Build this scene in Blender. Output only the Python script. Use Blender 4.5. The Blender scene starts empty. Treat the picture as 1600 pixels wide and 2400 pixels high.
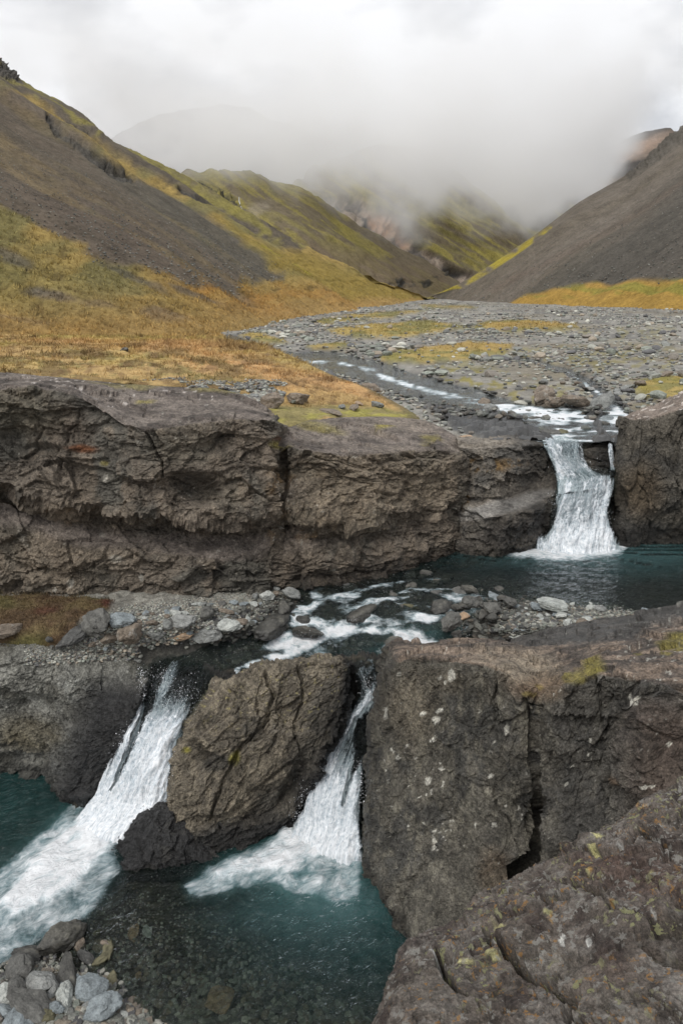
import bpy, math, random
import numpy as np

# ---------------------------------------------------------------- camera, light, exposure
scene = bpy.context.scene
F, PITCH = 1600.0, math.radians(18.17)
CT, ST = math.cos(PITCH), math.sin(PITCH)
cam_data = bpy.data.cameras.new('camera')
cam_data.sensor_fit = 'HORIZONTAL'
cam_data.sensor_width = 24.0
cam_data.lens = 24.0
cam_data.clip_start = 0.1
cam_data.clip_end = 6000
camera = bpy.data.objects.new('camera', cam_data)
camera.rotation_euler = (math.pi / 2 - PITCH, 0, 0)
scene.collection.objects.link(camera)
scene.camera = camera

SUN_EL, SUN_AZ = math.radians(52), math.radians(-35)      # soft overcast sun, high and slightly to the left, behind
world = bpy.data.worlds.new('World')
scene.world = world
world.use_nodes = True
wn, wl = world.node_tree.nodes, world.node_tree.links
wn.clear()
w_out = wn.new('ShaderNodeOutputWorld')
w_bg = wn.new('ShaderNodeBackground')
w_bg.inputs['Strength'].default_value = 0.1
w_sky = wn.new('ShaderNodeTexSky')
w_sky.sky_type = 'NISHITA'
w_sky.sun_disc = False
w_sky.sun_elevation = SUN_EL
w_sky.sun_rotation = SUN_AZ + math.pi
w_tc = wn.new('ShaderNodeTexCoord')
w_map = wn.new('ShaderNodeMapping')
w_map.inputs['Scale'].default_value = (1.0, 1.0, 2.2)
w_n = wn.new('ShaderNodeTexNoise')
w_n.inputs['Scale'].default_value = 4.6
w_n.inputs['Detail'].default_value = 7
w_n.inputs['Roughness'].default_value = 0.5
w_n.inputs['Distortion'].default_value = 0.15
w_r = wn.new('ShaderNodeValToRGB')
w_r.color_ramp.elements[0].position = 0.38
w_r.color_ramp.elements[0].color = (5.0, 5.1, 5.35, 1)
w_r.color_ramp.elements[1].position = 0.56
w_r.color_ramp.elements[1].color = (8.4, 8.45, 8.6, 1)
w_mix = wn.new('ShaderNodeMixRGB')
w_mix.inputs[0].default_value = 0.93
wl.new(w_tc.outputs['Generated'], w_map.inputs[0])
wl.new(w_map.outputs[0], w_n.inputs['Vector'])
wl.new(w_n.outputs[0], w_r.inputs[0])
wl.new(w_sky.outputs[0], w_mix.inputs[1])
wl.new(w_r.outputs[0], w_mix.inputs[2])
wl.new(w_mix.outputs[0], w_bg.inputs['Color'])
wl.new(w_bg.outputs[0], w_out.inputs['Surface'])

sun_data = bpy.data.lights.new('sun', 'SUN')
sun_data.energy = 1.7
sun_data.angle = math.radians(25)
sun_data.color = (1.0, 0.965, 0.92)
sun = bpy.data.objects.new('sun', sun_data)
sun.rotation_euler = (math.pi / 2 - SUN_EL, 0, SUN_AZ)
scene.collection.objects.link(sun)

scene.view_settings.view_transform = 'Standard'
scene.view_settings.look = 'None'
scene.view_settings.exposure = 0.42
scene.view_settings.gamma = 1.0
scene.view_settings.use_curve_mapping = False
cy = scene.cycles
cy.max_bounces = 24
cy.diffuse_bounces = 3
cy.glossy_bounces = 2
cy.transmission_bounces = 3
cy.transparent_max_bounces = 12
cy.volume_bounces = 24
cy.use_denoising = True
cy.denoising_prefilter = 'ACCURATE'
cy.caustics_reflective = False
cy.caustics_refractive = False

# ---------------------------------------------------------------- numeric helpers
def fr(px, py, d):
    """photograph pixel + world distance (d > 0) or world height (d < 0) -> (px, py, 1/depth)"""
    b = (1200.0 - py) / F
    w = d / (CT + b * ST) if d > 0 else d / (-ST + b * CT)
    return (px, py, 1.0 / w)

def to_world(px, py, iw):
    w = 1.0 / iw
    a = (px - 800.0) / F
    b = (1200.0 - py) / F
    return np.stack([w * a, w * (CT + b * ST), w * (-ST + b * CT)], -1)

def project(P):
    w = P[..., 1] * CT - P[..., 2] * ST
    u = P[..., 1] * ST + P[..., 2] * CT
    return 800 + F * P[..., 0] / w, 1200 - F * u / w

def hsh(ix, iy, iz, seed):
    h = (ix.astype(np.uint32) * np.uint32(374761393) + iy.astype(np.uint32) * np.uint32(668265263)
         + iz.astype(np.uint32) * np.uint32(2147483647 - 1) + np.uint32((seed * 1274126177) & 0xffffffff))
    h ^= iz.astype(np.uint32) * np.uint32(2246822519)
    h = (h ^ (h >> np.uint32(13))) * np.uint32(1274126177)
    h = (h ^ (h >> np.uint32(16))) * np.uint32(2654435761)
    h ^= h >> np.uint32(15)
    return h

def h01(ix, iy, iz, seed):
    return (hsh(ix, iy, iz, seed) >> np.uint32(8)).astype(np.float32) * np.float32(1.0 / 16777216.0)

def vn(P, seed=0):
    P = np.asarray(P, np.float32)
    fl = np.floor(P)
    f = P - fl
    i = fl.astype(np.int32)
    u = f * f * (3 - 2 * f)
    x, y, z = i[..., 0], i[..., 1], i[..., 2]
    ux, uy, uz = u[..., 0], u[..., 1], u[..., 2]
    def c(a, b, d):
        return h01(x + a, y + b, z + d, seed)
    x00 = c(0, 0, 0) * (1 - ux) + c(1, 0, 0) * ux
    x10 = c(0, 1, 0) * (1 - ux) + c(1, 1, 0) * ux
    x01 = c(0, 0, 1) * (1 - ux) + c(1, 0, 1) * ux
    x11 = c(0, 1, 1) * (1 - ux) + c(1, 1, 1) * ux
    r = (x00 * (1 - uy) + x10 * uy) * (1 - uz) + (x01 * (1 - uy) + x11 * uy) * uz
    return r * 2 - 1

ROT = np.array([[0.36, 0.48, -0.8], [-0.8, 0.6, 0.0], [0.48, 0.64, 0.6]], np.float32)

def fbm(P, octv=4, seed=0, gain=0.5):
    P = np.asarray(P, np.float32)
    s, a, t = 0, 1.0, 0
    for k in range(octv):
        s = s + a * vn(P, seed + 17 * k)
        t += a
        a *= gain
        P = (P @ ROT) * 2.03 + 3.1
    return s / t

def ridged(P, octv=4, seed=0, gain=0.5):
    P = np.asarray(P, np.float32)
    s, a, t = 0, 1.0, 0
    for k in range(octv):
        s = s + a * (1 - 2 * np.abs(vn(P, seed + 17 * k)))
        t += a
        a *= gain
        P = (P @ ROT) * 2.03 + 3.1
    return s / t

def cells(P, seed=0, facet=True):
    """nearest cell: (facet value, gap to the second nearest)"""
    P = np.asarray(P, np.float32)
    b = np.floor(P - 0.5).astype(np.int32)
    d1 = np.full(P.shape[:-1], 9.0, np.float32)
    d2 = d1.copy()
    val = np.zeros_like(d1)
    for a in (0, 1):
        for c in (0, 1):
            for e in (0, 1):
                x, y, z = b[..., 0] + a, b[..., 1] + c, b[..., 2] + e
                h = hsh(x, y, z, seed)
                j = np.stack([(h & np.uint32(1023)), ((h >> np.uint32(10)) & np.uint32(1023)), ((h >> np.uint32(20)) & np.uint32(1023))], -1).astype(np.float32) / 1023.0
                q = P - (np.stack([x, y, z], -1).astype(np.float32) + 0.5 + (j - 0.5) * 0.85)
                d = (q * q).sum(-1)
                h2 = hsh(x, y, z, seed + 91)
                g = np.stack([(h2 & np.uint32(1023)), ((h2 >> np.uint32(10)) & np.uint32(1023)), ((h2 >> np.uint32(20)) & np.uint32(1023))], -1).astype(np.float32) / 511.5 - 1
                v = (q * g).sum(-1) * (1.1 if facet else 0) + (j[..., 0] - 0.5) * 1.2
                near = d < d1
                d2 = np.where(near, d1, np.minimum(d2, d))
                d1 = np.where(near, d, d1)
                val = np.where(near, v, val)
    return val, np.sqrt(d2) - np.sqrt(d1)

def sstep(a, b, x):
    t = np.clip((x - a) / (b - a), 0, 1)
    return t * t * (3 - 2 * t)

def rock_disp(P, size, amp, aniso=(1, 1, 1), seed=0, crack=1.0, rot=None, fine=1.0):
    Q = P if rot is None else P @ rot
    Q = Q / np.array(aniso, np.float32)
    Q = Q + np.stack([fbm(Q / size, 3, seed + 5), fbm(Q / size + 7, 3, seed + 6), fbm(Q / size + 13, 3, seed + 7)], -1) * 0.35 * size
    f1, g1 = cells(Q / size, seed)
    f2, g2 = cells(Q / (size * 0.42) + 11, seed + 1)
    f3, g3 = cells(Q / (size * 0.17) + 23, seed + 2)
    f4, g4 = cells(Q / (size * 0.07) + 31, seed + 8)
    k1 = sstep(0.02, 0.22, fbm(Q / (size * 1.1) + 5, 2, seed + 9))
    k2 = sstep(0.0, 0.25, fbm(Q / (size * 0.6) + 15, 2, seed + 10))
    d = 0.85 * f1 + 0.55 * f2 + 0.30 * f3 * fine + 0.13 * f4 * fine
    d = d - crack * (0.32 * k1 * (1 - sstep(0, 0.05, g1)) + 0.26 * k2 * (1 - sstep(0, 0.06, g2)) + 0.10 * k1 * (1 - sstep(0, 0.12, g3)))
    d = d + (0.22 * fbm(Q / (size * 0.13), 4, seed + 3, 0.68) + 0.13 * fbm(Q / (size * 0.045), 2, seed + 14, 0.6)) * fine + 0.30 * fbm(Q / (size * 1.7), 3, seed + 4) + 0.08 * ridged(Q / (size * 0.5), 4, seed + 12, 0.6)
    return d * amp

def strata(P, h, amp, seed, dip=0.08):
    """stepped beds: each bed stands out a little at its foot and breaks back above"""
    z = P[..., 2] + dip * P[..., 0] + 0.30 * fbm(P / 2.2, 3, seed)
    q = z / h + 0.35 * fbm(P / (h * 1.2), 3, seed + 1)
    k = np.floor(q)
    f = q - k
    own = h01(k.astype(np.int32), np.floor(P[..., 0] / (h * 3.5) + 3 * h01(k.astype(np.int32), k.astype(np.int32) * 0, k.astype(np.int32) * 0, seed)).astype(np.int32), k.astype(np.int32) * 0, seed + 2)
    return amp * (own * 1.3 - 0.35 + 0.5 * (1 - f) * sstep(0, 0.1, f)) * sstep(-0.25, 0.2, fbm(P / (h * 4), 2, seed + 3))

def polymask(PX, PY, pts, soft):
    """1 inside the outline, falling to 0 over SOFT around its edge"""
    pts = np.array(pts, np.float32)
    x0, y0 = pts.min(0) - soft
    x1, y1 = pts.max(0) + soft
    m = np.zeros(PX.shape, np.float32)
    sel = (PX > x0) & (PX < x1) & (PY > y0) & (PY < y1)
    if not sel.any():
        return m
    x, y = PX[sel], PY[sel]
    inside = np.zeros(x.shape, bool)
    dd = np.full(x.shape, 1e9, np.float32)
    n = len(pts)
    for i in range(n):
        ax, ay = pts[i]
        bx, by = pts[(i + 1) % n]
        if ay != by:
            c = ((ay > y) != (by > y)) & (x < (bx - ax) * (y - ay) / (by - ay) + ax)
            inside ^= c
        t = np.clip(((x - ax) * (bx - ax) + (y - ay) * (by - ay)) / ((bx - ax) ** 2 + (by - ay) ** 2 + 1e-9), 0, 1)
        dd = np.minimum(dd, np.hypot(x - ax - t * (bx - ax), y - ay - t * (by - ay)))
    sd = np.where(inside, dd, -dd)
    m[sel] = sstep(-soft, soft, sd)
    return m

def linemask(PX, PY, pts, soft=0.5):
    """points (px, py, half width): 1 on the line, 0 beyond its width"""
    m = np.zeros(PX.shape, np.float32)
    for (ax, ay, aw), (bx, by, bw) in zip(pts[:-1], pts[1:]):
        r = max(aw, bw) * 1.3 + 1
        sel = (PX > min(ax, bx) - r) & (PX < max(ax, bx) + r) & (PY > min(ay, by) - r) & (PY < max(ay, by) + r)
        if not sel.any():
            continue
        x, y = PX[sel], PY[sel]
        t = np.clip(((x - ax) * (bx - ax) + (y - ay) * (by - ay)) / ((bx - ax) ** 2 + (by - ay) ** 2 + 1e-9), 0, 1)
        d = np.hypot(x - ax - t * (bx - ax), y - ay - t * (by - ay)) / (aw + (bw - aw) * t)
        m[sel] = np.maximum(m[sel], 1 - sstep(1 - soft, 1 + soft * 0.3, d))
    return m

def blobs(PX, PY, lst, hard=0.5):
    """(px, py, rx, ry, angle in degrees, strength)"""
    m = np.zeros(PX.shape, np.float32)
    for cx, cy_, rx, ry, an, s in lst:
        a = math.radians(an)
        dx, dy = PX - cx, PY - cy_
        u = (dx * math.cos(a) + dy * math.sin(a)) / rx
        v = (-dx * math.sin(a) + dy * math.cos(a)) / ry
        m = np.maximum(m, s * (1 - sstep(1 - hard, 1 + hard, np.hypot(u, v))))
    return m

def mixc(c, d, m):
    d = np.asarray(d, np.float32)
    return c * (1 - m[..., None]) + d * m[..., None]

# ---------------------------------------------------------------- patches: sheets through control points
def catmull(A, counts):
    """A (n, ..., 3) -> interpolated along axis 0"""
    n = len(A)
    out = []
    for i in range(n - 1):
        p1, p2 = A[i], A[i + 1]
        p0 = A[i - 1] if i > 0 else 2 * p1 - p2
        p3 = A[i + 2] if i + 2 < n else 2 * p2 - p1
        m = counts[i]
        for k in range(m):
            t = k / m
            lin = p1 + (p2 - p1) * t
            cr = 0.5 * ((2 * p1) + (-p0 + p2) * t + (2 * p0 - 5 * p1 + 4 * p2 - p3) * t * t + (-p0 + 3 * p1 - 3 * p2 + p3) * t ** 3)
            out.append(lin * (1 - SMOOTH) + cr * SMOOTH)
    out.append(A[-1])
    return np.array(out)

SMOOTH = 0.55

class Patch:
    def __init__(self, rows, res=2.4, smooth=0.55, cap=80):
        global SMOOTH
        SMOOTH = smooth
        A = np.array([[fr(*p) for p in r] for r in rows], np.float64)
        def counts(B):
            bx, by = np.clip(B[..., 0], -40, 1640), np.clip(B[..., 1], -40, 2440)
            L = np.hypot(np.diff(bx, axis=0), np.diff(by, axis=0)) + 0.04 * np.hypot(np.diff(B[..., 0], axis=0), np.diff(B[..., 1], axis=0)).clip(0, 400)
            return [int(min(cap, max(2, round(np.percentile(l, 75) / res)))) for l in L]
        A = catmull(A, counts(A))
        A = A.transpose(1, 0, 2)
        A = catmull(A, counts(A))
        G = A.transpose(1, 0, 2)
        self.PX, self.PY = G[..., 0].astype(np.float32), G[..., 1].astype(np.float32)
        self.P = to_world(G[..., 0], G[..., 1], G[..., 2]).astype(np.float32)
        n, m = self.PX.shape
        self.u, self.v = np.meshgrid(np.linspace(0, 1, m, dtype=np.float32), np.linspace(0, 1, n, dtype=np.float32))
        self.attr = {}
        self.col = None
    def normals(self):
        du = np.gradient(self.P, axis=1)
        dv = np.gradient(self.P, axis=0)
        n = np.cross(du, dv)
        n /= np.linalg.norm(n, axis=-1, keepdims=True) + 1e-9
        if (n * -self.P).sum(-1).mean() < 0:
            n = -n
        return n
    def smooth_normals(self, k=6):
        n = self.normals()
        for _ in range(k):
            q = np.pad(n, ((1, 1), (1, 1), (0, 0)), 'edge')
            n = (q[:-2, 1:-1] + q[2:, 1:-1] + q[1:-1, :-2] + q[1:-1, 2:] + q[1:-1, 1:-1]) / 5
        return n / (np.linalg.norm(n, axis=-1, keepdims=True) + 1e-9)
    def push(self, d, N=None):
        self.P = self.P + (self.smooth_normals() if N is None else N) * d[..., None]
    def area(self):
        du = np.gradient(self.P, axis=1)
        dv = np.gradient(self.P, axis=0)
        return np.linalg.norm(np.cross(du, dv), axis=-1)
    def at(self, px, py):
        i = np.argmin((self.PX - px) ** 2 + (self.PY - py) ** 2)
        return self.P.reshape(-1, 3)[i]
    def build(self, name, mat, parent=None, uv=None, smooth=True):
        n, m = self.PX.shape
        idx = np.arange(n * m).reshape(n, m)
        q = np.stack([idx[:-1, :-1], idx[:-1, 1:], idx[1:, 1:], idx[1:, :-1]], -1).reshape(-1, 4)
        nn = np.cross(self.P[0, 1] - self.P[0, 0], self.P[1, 0] - self.P[0, 0])
        c = np.cross(np.gradient(self.P, axis=1), np.gradient(self.P, axis=0))
        if (c * -self.P).sum(-1).mean() < 0:
            q = q[:, ::-1]
        return mesh_obj(name, self.P.reshape(-1, 3), q, mat, parent, self.col, self.attr, uv, smooth)

def mesh_obj(name, V, Fc, mat, parent=None, col=None, attr=None, uv=None, smooth=True, data=None):
    if data is None:
        k = Fc.shape[1]
        me = bpy.data.meshes.new(name)
        me.vertices.add(len(V))
        me.vertices.foreach_set('co', np.ascontiguousarray(V, np.float32).ravel())
        me.loops.add(Fc.size)
        me.loops.foreach_set('vertex_index', np.ascontiguousarray(Fc, np.int32).ravel())
        me.polygons.add(len(Fc))
        me.polygons.foreach_set('loop_start', np.arange(0, Fc.size, k, dtype=np.int32))
        me.polygons.foreach_set('use_smooth', np.full(len(Fc), smooth))
        if col is not None:
            c4 = np.ones((len(V), 4), np.float32)
            c4[:, :3] = np.clip(col.reshape(-1, 3), 0, 1)
            me.attributes.new('col', 'FLOAT_COLOR', 'POINT').data.foreach_set('color', c4.ravel())
        for k2, v in (attr or {}).items():
            me.attributes.new(k2, 'FLOAT', 'POINT').data.foreach_set('value', np.ascontiguousarray(v, np.float32).ravel())
        me.update(calc_edges=True)
        me.validate()
        if mat:
            me.materials.append(mat)
    else:
        me = data
    o = bpy.data.objects.new(name, me)
    scene.collection.objects.link(o)
    if parent:
        o.parent = parent
    return o

def tag(o, kind=None, label=None, cat=None, group=None):
    if kind: o['kind'] = kind
    if label: o['label'] = label
    if cat: o['category'] = cat
    if group: o['group'] = group
    return o

# ---------------------------------------------------------------- materials
class M:
    def __init__(self, name):
        self.m = bpy.data.materials.new(name)
        self.m.use_nodes = True
        self.t = self.m.node_tree
        self.t.nodes.clear()
        self.out = self.t.nodes.new('ShaderNodeOutputMaterial')
    def n(self, typ, ins=None, **kw):
        nd = self.t.nodes.new('ShaderNode' + typ)
        for k, v in kw.items():
            setattr(nd, k, v)
        for k, v in (ins or {}).items():
            s = nd.inputs[k]
            if isinstance(v, bpy.types.NodeSocket):
                self.t.links.new(v, s)
            else:
                s.default_value = v
        return nd
    def attr(self, name):
        return self.n('Attribute', attribute_name=name)
    def pos(self, scale=(1, 1, 1), rot=(0, 0, 0), obj=False):
        src = self.n('TexCoord').outputs['Object'] if obj else self.n('NewGeometry').outputs['Position']
        return self.n('Mapping', {0: src, 'Scale': scale, 'Rotation': rot}).outputs[0]
    def noise(self, vec, scale, detail=6, rough=0.55, dist=0.0):
        return self.n('TexNoise', {'Vector': vec, 'Scale': scale, 'Detail': detail, 'Roughness': rough, 'Distortion': dist}).outputs[0]
    def vor(self, vec, scale, feature='F1', out='Distance', rnd=1.0):
        return self.n('TexVoronoi', {'Vector': vec, 'Scale': scale, 'Randomness': rnd}, feature=feature).outputs[out]
    def ramp(self, fac, stops):
        r = self.n('ValToRGB', {0: fac})
        e = r.color_ramp.elements
        while len(e) < len(stops):
            e.new(0.5)
        for el, (p, c) in zip(e, stops):
            el.position = p
            el.color = (c, c, c, 1) if not isinstance(c, tuple) else tuple(c) + (1,)
        return r.outputs[0]
    def math(self, op, a, b=0.5, c=0.5, clamp=False):
        return self.n('Math', {0: a, 1: b, 2: c}, operation=op, use_clamp=clamp).outputs[0]
    def mix(self, fac, a, b, typ='MIX'):
        f = lambda v: v if isinstance(v, bpy.types.NodeSocket) else tuple(v) + (1,)
        return self.n('MixRGB', {0: fac, 1: f(a), 2: f(b)}, blend_type=typ).outputs[0]
    def bump(self, h, dist, strength=1.0, normal=None):
        ins = {'Height': h, 'Distance': dist, 'Strength': strength}
        if normal: ins['Normal'] = normal
        return self.n('Bump', ins).outputs[0]
    def done(self, shader):
        self.t.links.new(shader, self.out.inputs['Surface'])
        return self.m

def mat_rock(name, scale=1.0, var=0.5, speck=0.35, bump=0.03, grain=1.0, aniso=(1, 1, 1), rot=(0, 0, 0), lichen=False):
    m = M(name)
    p = m.pos((scale * aniso[0], scale * aniso[1], scale * aniso[2]), rot)
    col = m.attr('col').outputs['Color']
    wet = m.attr('wet').outputs['Fac']
    n1 = m.noise(p, 1.6, 9, 0.65)
    n2 = m.noise(p, 9.0, 9, 0.7)
    n3 = m.noise(p, 24.0 * grain, 5, 0.72)
    v = m.vor(p, 26.0 * grain)
    n1c = m.ramp(n1, [(0.40, 0.0), (0.60, 1.0)])
    n2c = m.ramp(n2, [(0.42, 0.0), (0.60, 1.0)])
    n3c = m.ramp(n3, [(0.36, 0.0), (0.66, 1.0)])
    k = m.math('MULTIPLY_ADD', n1c, 0.9 * var, 1.0 - 1.15 * var)
    k = m.math('MULTIPLY_ADD', n2c, 1.1 * var, k)
    k = m.math('MULTIPLY', k, m.math('MULTIPLY_ADD', n3c, 1.5 * speck, 1.0 - 0.62 * speck))
    k = m.math('MAXIMUM', k, 0.18)
    c = m.n('VectorMath', {0: col, 'Scale': k}, operation='SCALE').outputs[0]
    c = m.mix(1.0, c, (0.50, 0.495, 0.474), 'MULTIPLY')
    c = m.n('VectorMath', {0: c, 'Scale': 3.0}, operation='SCALE').outputs[0]
    light = m.ramp(v, [(0.10, 1.0), (0.2, 0.0)])
    pick = m.ramp(m.noise(p, 17.0, 2), [(0.52, 0.0), (0.6, 1.0)])
    c = m.mix(m.math('MULTIPLY', m.math('MULTIPLY', light, pick), speck), c, m.mix(0.5, c, (0.55, 0.52, 0.46)))
    if lichen:
        gp = m.pos()
        for sc, lo, hi, reg, colr, st in ((15.0, 0.565, 0.59, 0.48, (0.34, 0.33, 0.30), .8), (13.0, 0.58, 0.60, 0.50, (0.33, 0.33, 0.17), .85), (19.0, 0.60, 0.62, 0.50, (0.38, 0.21, 0.07), .8)):
            q = m.n('VectorMath', {0: gp, 1: (sc, 3.1 * sc, 7.7)}, operation='ADD').outputs[0]
            a = m.ramp(m.noise(q, sc, 6, 0.62, 0.3), [(lo, 0.0), (hi, 1.0)])
            b_ = m.ramp(m.noise(q, 1.7, 3), [(reg - .06, 0.0), (reg + .06, 1.0)])
            c = m.mix(m.math('MULTIPLY', m.math('MULTIPLY', a, b_), st), c, colr)
    c = m.mix(m.math('MULTIPLY', wet, 0.62), c, (0.012, 0.012, 0.013))
    h = m.math('ADD', m.math('MULTIPLY', m.noise(p, 5.0, 12, 0.72), 1.0), m.math('MULTIPLY', n3, 0.16))
    nb = m.bump(h, bump * 7.0 / scale, 1.0)
    r = m.ramp(wet, [(0.0, 0.9), (1.0, 0.22)])
    b = m.n('BsdfPrincipled', {'Base Color': c, 'Roughness': r, 'Normal': nb, 'Specular IOR Level': 0.4})
    return m.done(b.outputs[0])

def mat_ground(name, scale=1.0, var=0.35, bump=0.1, aniso=(1, 1, 1)):
    m = M(name)
    p = m.pos(tuple(scale * a for a in aniso))
    col = m.attr('col').outputs['Color']
    wet = m.attr('wet').outputs['Fac']
    n1 = m.noise(p, 1.0, 9, 0.72)
    n2 = m.noise(p, 6.0, 9, 0.78)
    n1c = m.ramp(n1, [(0.38, 0.0), (0.62, 1.0)])
    n2c = m.ramp(n2, [(0.40, 0.0), (0.60, 1.0)])
    k = m.math('MULTIPLY_ADD', n1c, 0.9 * var, 1.0 - 1.0 * var)
    k = m.math('MULTIPLY_ADD', n2c, 1.1 * var, k)
    c = m.n('VectorMath', {0: col, 'Scale': k}, operation='SCALE').outputs[0]
    c = m.mix(m.math('MULTIPLY', wet, 0.55), c, (0.014, 0.014, 0.014))
    nb = m.bump(m.math('ADD', n1, m.math('MULTIPLY', n2, 0.4)), bump / scale, 1.0)
    b = m.n('BsdfPrincipled', {'Base Color': c, 'Roughness': m.ramp(wet, [(0.0, 0.95), (1.0, 0.2)]), 'Normal': nb, 'Specular IOR Level': m.ramp(wet, [(0.0, 0.15), (1.0, 0.6)])})
    return m.done(b.outputs[0])

def mat_stone(name, c1, c2, wet=False, patches=(0.33, 0.33, 0.31)):
    m = M(name)
    p = m.pos(obj=True)
    rnd = m.n('ObjectInfo').outputs['Random']
    pv = m.n('VectorMath', {0: p, 1: m.n('CombineXYZ', {0: m.math('MULTIPLY', rnd, 37.0), 1: rnd, 2: 0.0}).outputs[0]}, operation='ADD').outputs[0]
    c = m.mix(rnd, c1, c2)
    n1 = m.noise(pv, 2.2, 8, 0.65)
    n2 = m.noise(pv, 13.0, 6, 0.75)
    k = m.math('ADD', m.math('MULTIPLY', m.ramp(n1, [(.4, 0.), (.6, 1.)]), 0.45), m.math('MULTIPLY', m.ramp(n2, [(.4, 0.), (.6, 1.)]), 0.45))
    k = m.math('ADD', k, 0.50)
    c = m.n('VectorMath', {0: c, 'Scale': k}, operation='SCALE').outputs[0]
    c = m.mix(m.math('MULTIPLY', m.ramp(m.noise(pv, 3.4, 5, 0.7), [(0.56, 0.0), (0.64, 1.0)]), 0.45), c, patches)
    if wet:
        z = m.n('SeparateXYZ', {0: p}).outputs[2]
        w = m.ramp(m.math('ADD', z, m.math('MULTIPLY', n1, 0.5)), [(0.3, 1.0), (0.75, 0.0)])
        c = m.mix(m.math('MULTIPLY', w, 0.7), c, (0.014, 0.014, 0.014))
        r = m.ramp(w, [(0.0, 0.75), (1.0, 0.18)])
    else:
        r = 0.85
    b = m.n('BsdfPrincipled', {'Base Color': c, 'Roughness': r, 'Normal': m.bump(m.math('ADD', n1, m.math('MULTIPLY', n2, 0.3)), 0.05, 0.8), 'Specular IOR Level': 0.35})
    return m.done(b.outputs[0])

def mat_water(name, deep=(0.006, 0.035, 0.036), tint=(0.72, 0.80, 0.78), ripple=1.0, rscale=4.0, foam_scale=2.2, stretch=(1, 1, 1), rot=0.0, lacew=0.12):
    m = M(name)
    p = m.n('Mapping', {0: m.pos((1, 1, 1), (0, 0, rot)), 'Scale': stretch}).outputs[0]
    dep = m.attr('deep').outputs['Fac']
    fo = m.attr('foam').outputs['Fac']
    n1 = m.noise(p, rscale, 4, 0.55, 0.4)
    n2 = m.noise(p, rscale * 3.6, 4, 0.6, 0.3)
    h = m.math('ADD', n1, m.math('MULTIPLY', n2, 0.35))
    nb = m.bump(h, 0.22 * ripple, 1.0)
    dcol = m.mix(m.ramp(m.noise(p, 0.9, 4), [(0.35, 0.0), (0.7, 1.0)]), deep, tuple(v * 1.7 for v in deep))
    dcol = m.mix(m.math('MULTIPLY', m.ramp(n2, [(0.45, 0.0), (0.75, 1.0)]), 0.35), dcol, tuple(v * 3.0 + 0.004 for v in deep))
    dcol = m.mix(m.attr('milk').outputs['Fac'], dcol, (0.075, 0.15, 0.155))
    deepb = m.n('BsdfDiffuse', {'Color': dcol})
    tr = m.n('BsdfTransparent', {'Color': tuple(tint) + (1,)})
    body = m.n('MixShader', {0: m.math('MULTIPLY', dep, 1.0, clamp=True), 1: tr.outputs[0], 2: deepb.outputs[0]})
    gl = m.n('BsdfGlossy', {'Roughness': 0.06, 'Normal': nb, 'Color': (0.9, 0.93, 0.95, 1)})
    fres = m.n('Fresnel', {'IOR': 1.33, 'Normal': nb})
    wat = m.n('MixShader', {0: fres.outputs[0], 1: body.outputs[0], 2: gl.outputs[0]})
    # foam: bright lace with holes where thin, solid where strong
    fw = m.n('VectorMath', {0: p, 1: m.n('VectorMath', {0: m.n('TexNoise', {'Vector': p, 'Scale': foam_scale * 0.9, 'Detail': 2}).outputs['Color'], 'Scale': 0.7 / foam_scale}, operation='SCALE').outputs[0]}, operation='ADD').outputs[0]
    cell = m.vor(fw, foam_scale * 1.7, 'DISTANCE_TO_EDGE')
    lace = m.ramp(cell, [(0.0, 1.0), (0.30, 0.0)])
    fn = m.noise(fw, foam_scale * 1.6, 10, 0.74, 0.35)
    fn2 = m.noise(fw, foam_scale * 5.0, 5, 0.6, 0.5)
    g = m.math('ADD', m.math('MULTIPLY', lace, lacew), m.math('MULTIPLY_ADD', fn, 0.85, m.math('MULTIPLY', fn2, 0.38)))
    k = m.math('ADD', m.math('MULTIPLY', fo, 1.45), m.math('SUBTRACT', g, 1.21))
    k = m.ramp(m.math('MULTIPLY', k, 1.9, clamp=True), [(0.0, 0.0), (1.0, 1.0)])
    shade = m.math('ADD', m.math('MULTIPLY', g, 1.25), m.math('MULTIPLY_ADD', fo, 0.62, -0.80))
    fcol = m.mix(m.ramp(shade, [(0.22, 0.0), (0.62, 1.0)]), (0.27, 0.40, 0.44), (0.88, 0.90, 0.92))
    foam = m.n('BsdfDiffuse', {'Color': fcol, 'Normal': m.bump(g, 0.16, 1.0)})
    fin = m.n('MixShader', {0: k, 1: wat.outputs[0], 2: foam.outputs[0]})
    return m.done(fin.outputs[0])

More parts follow.
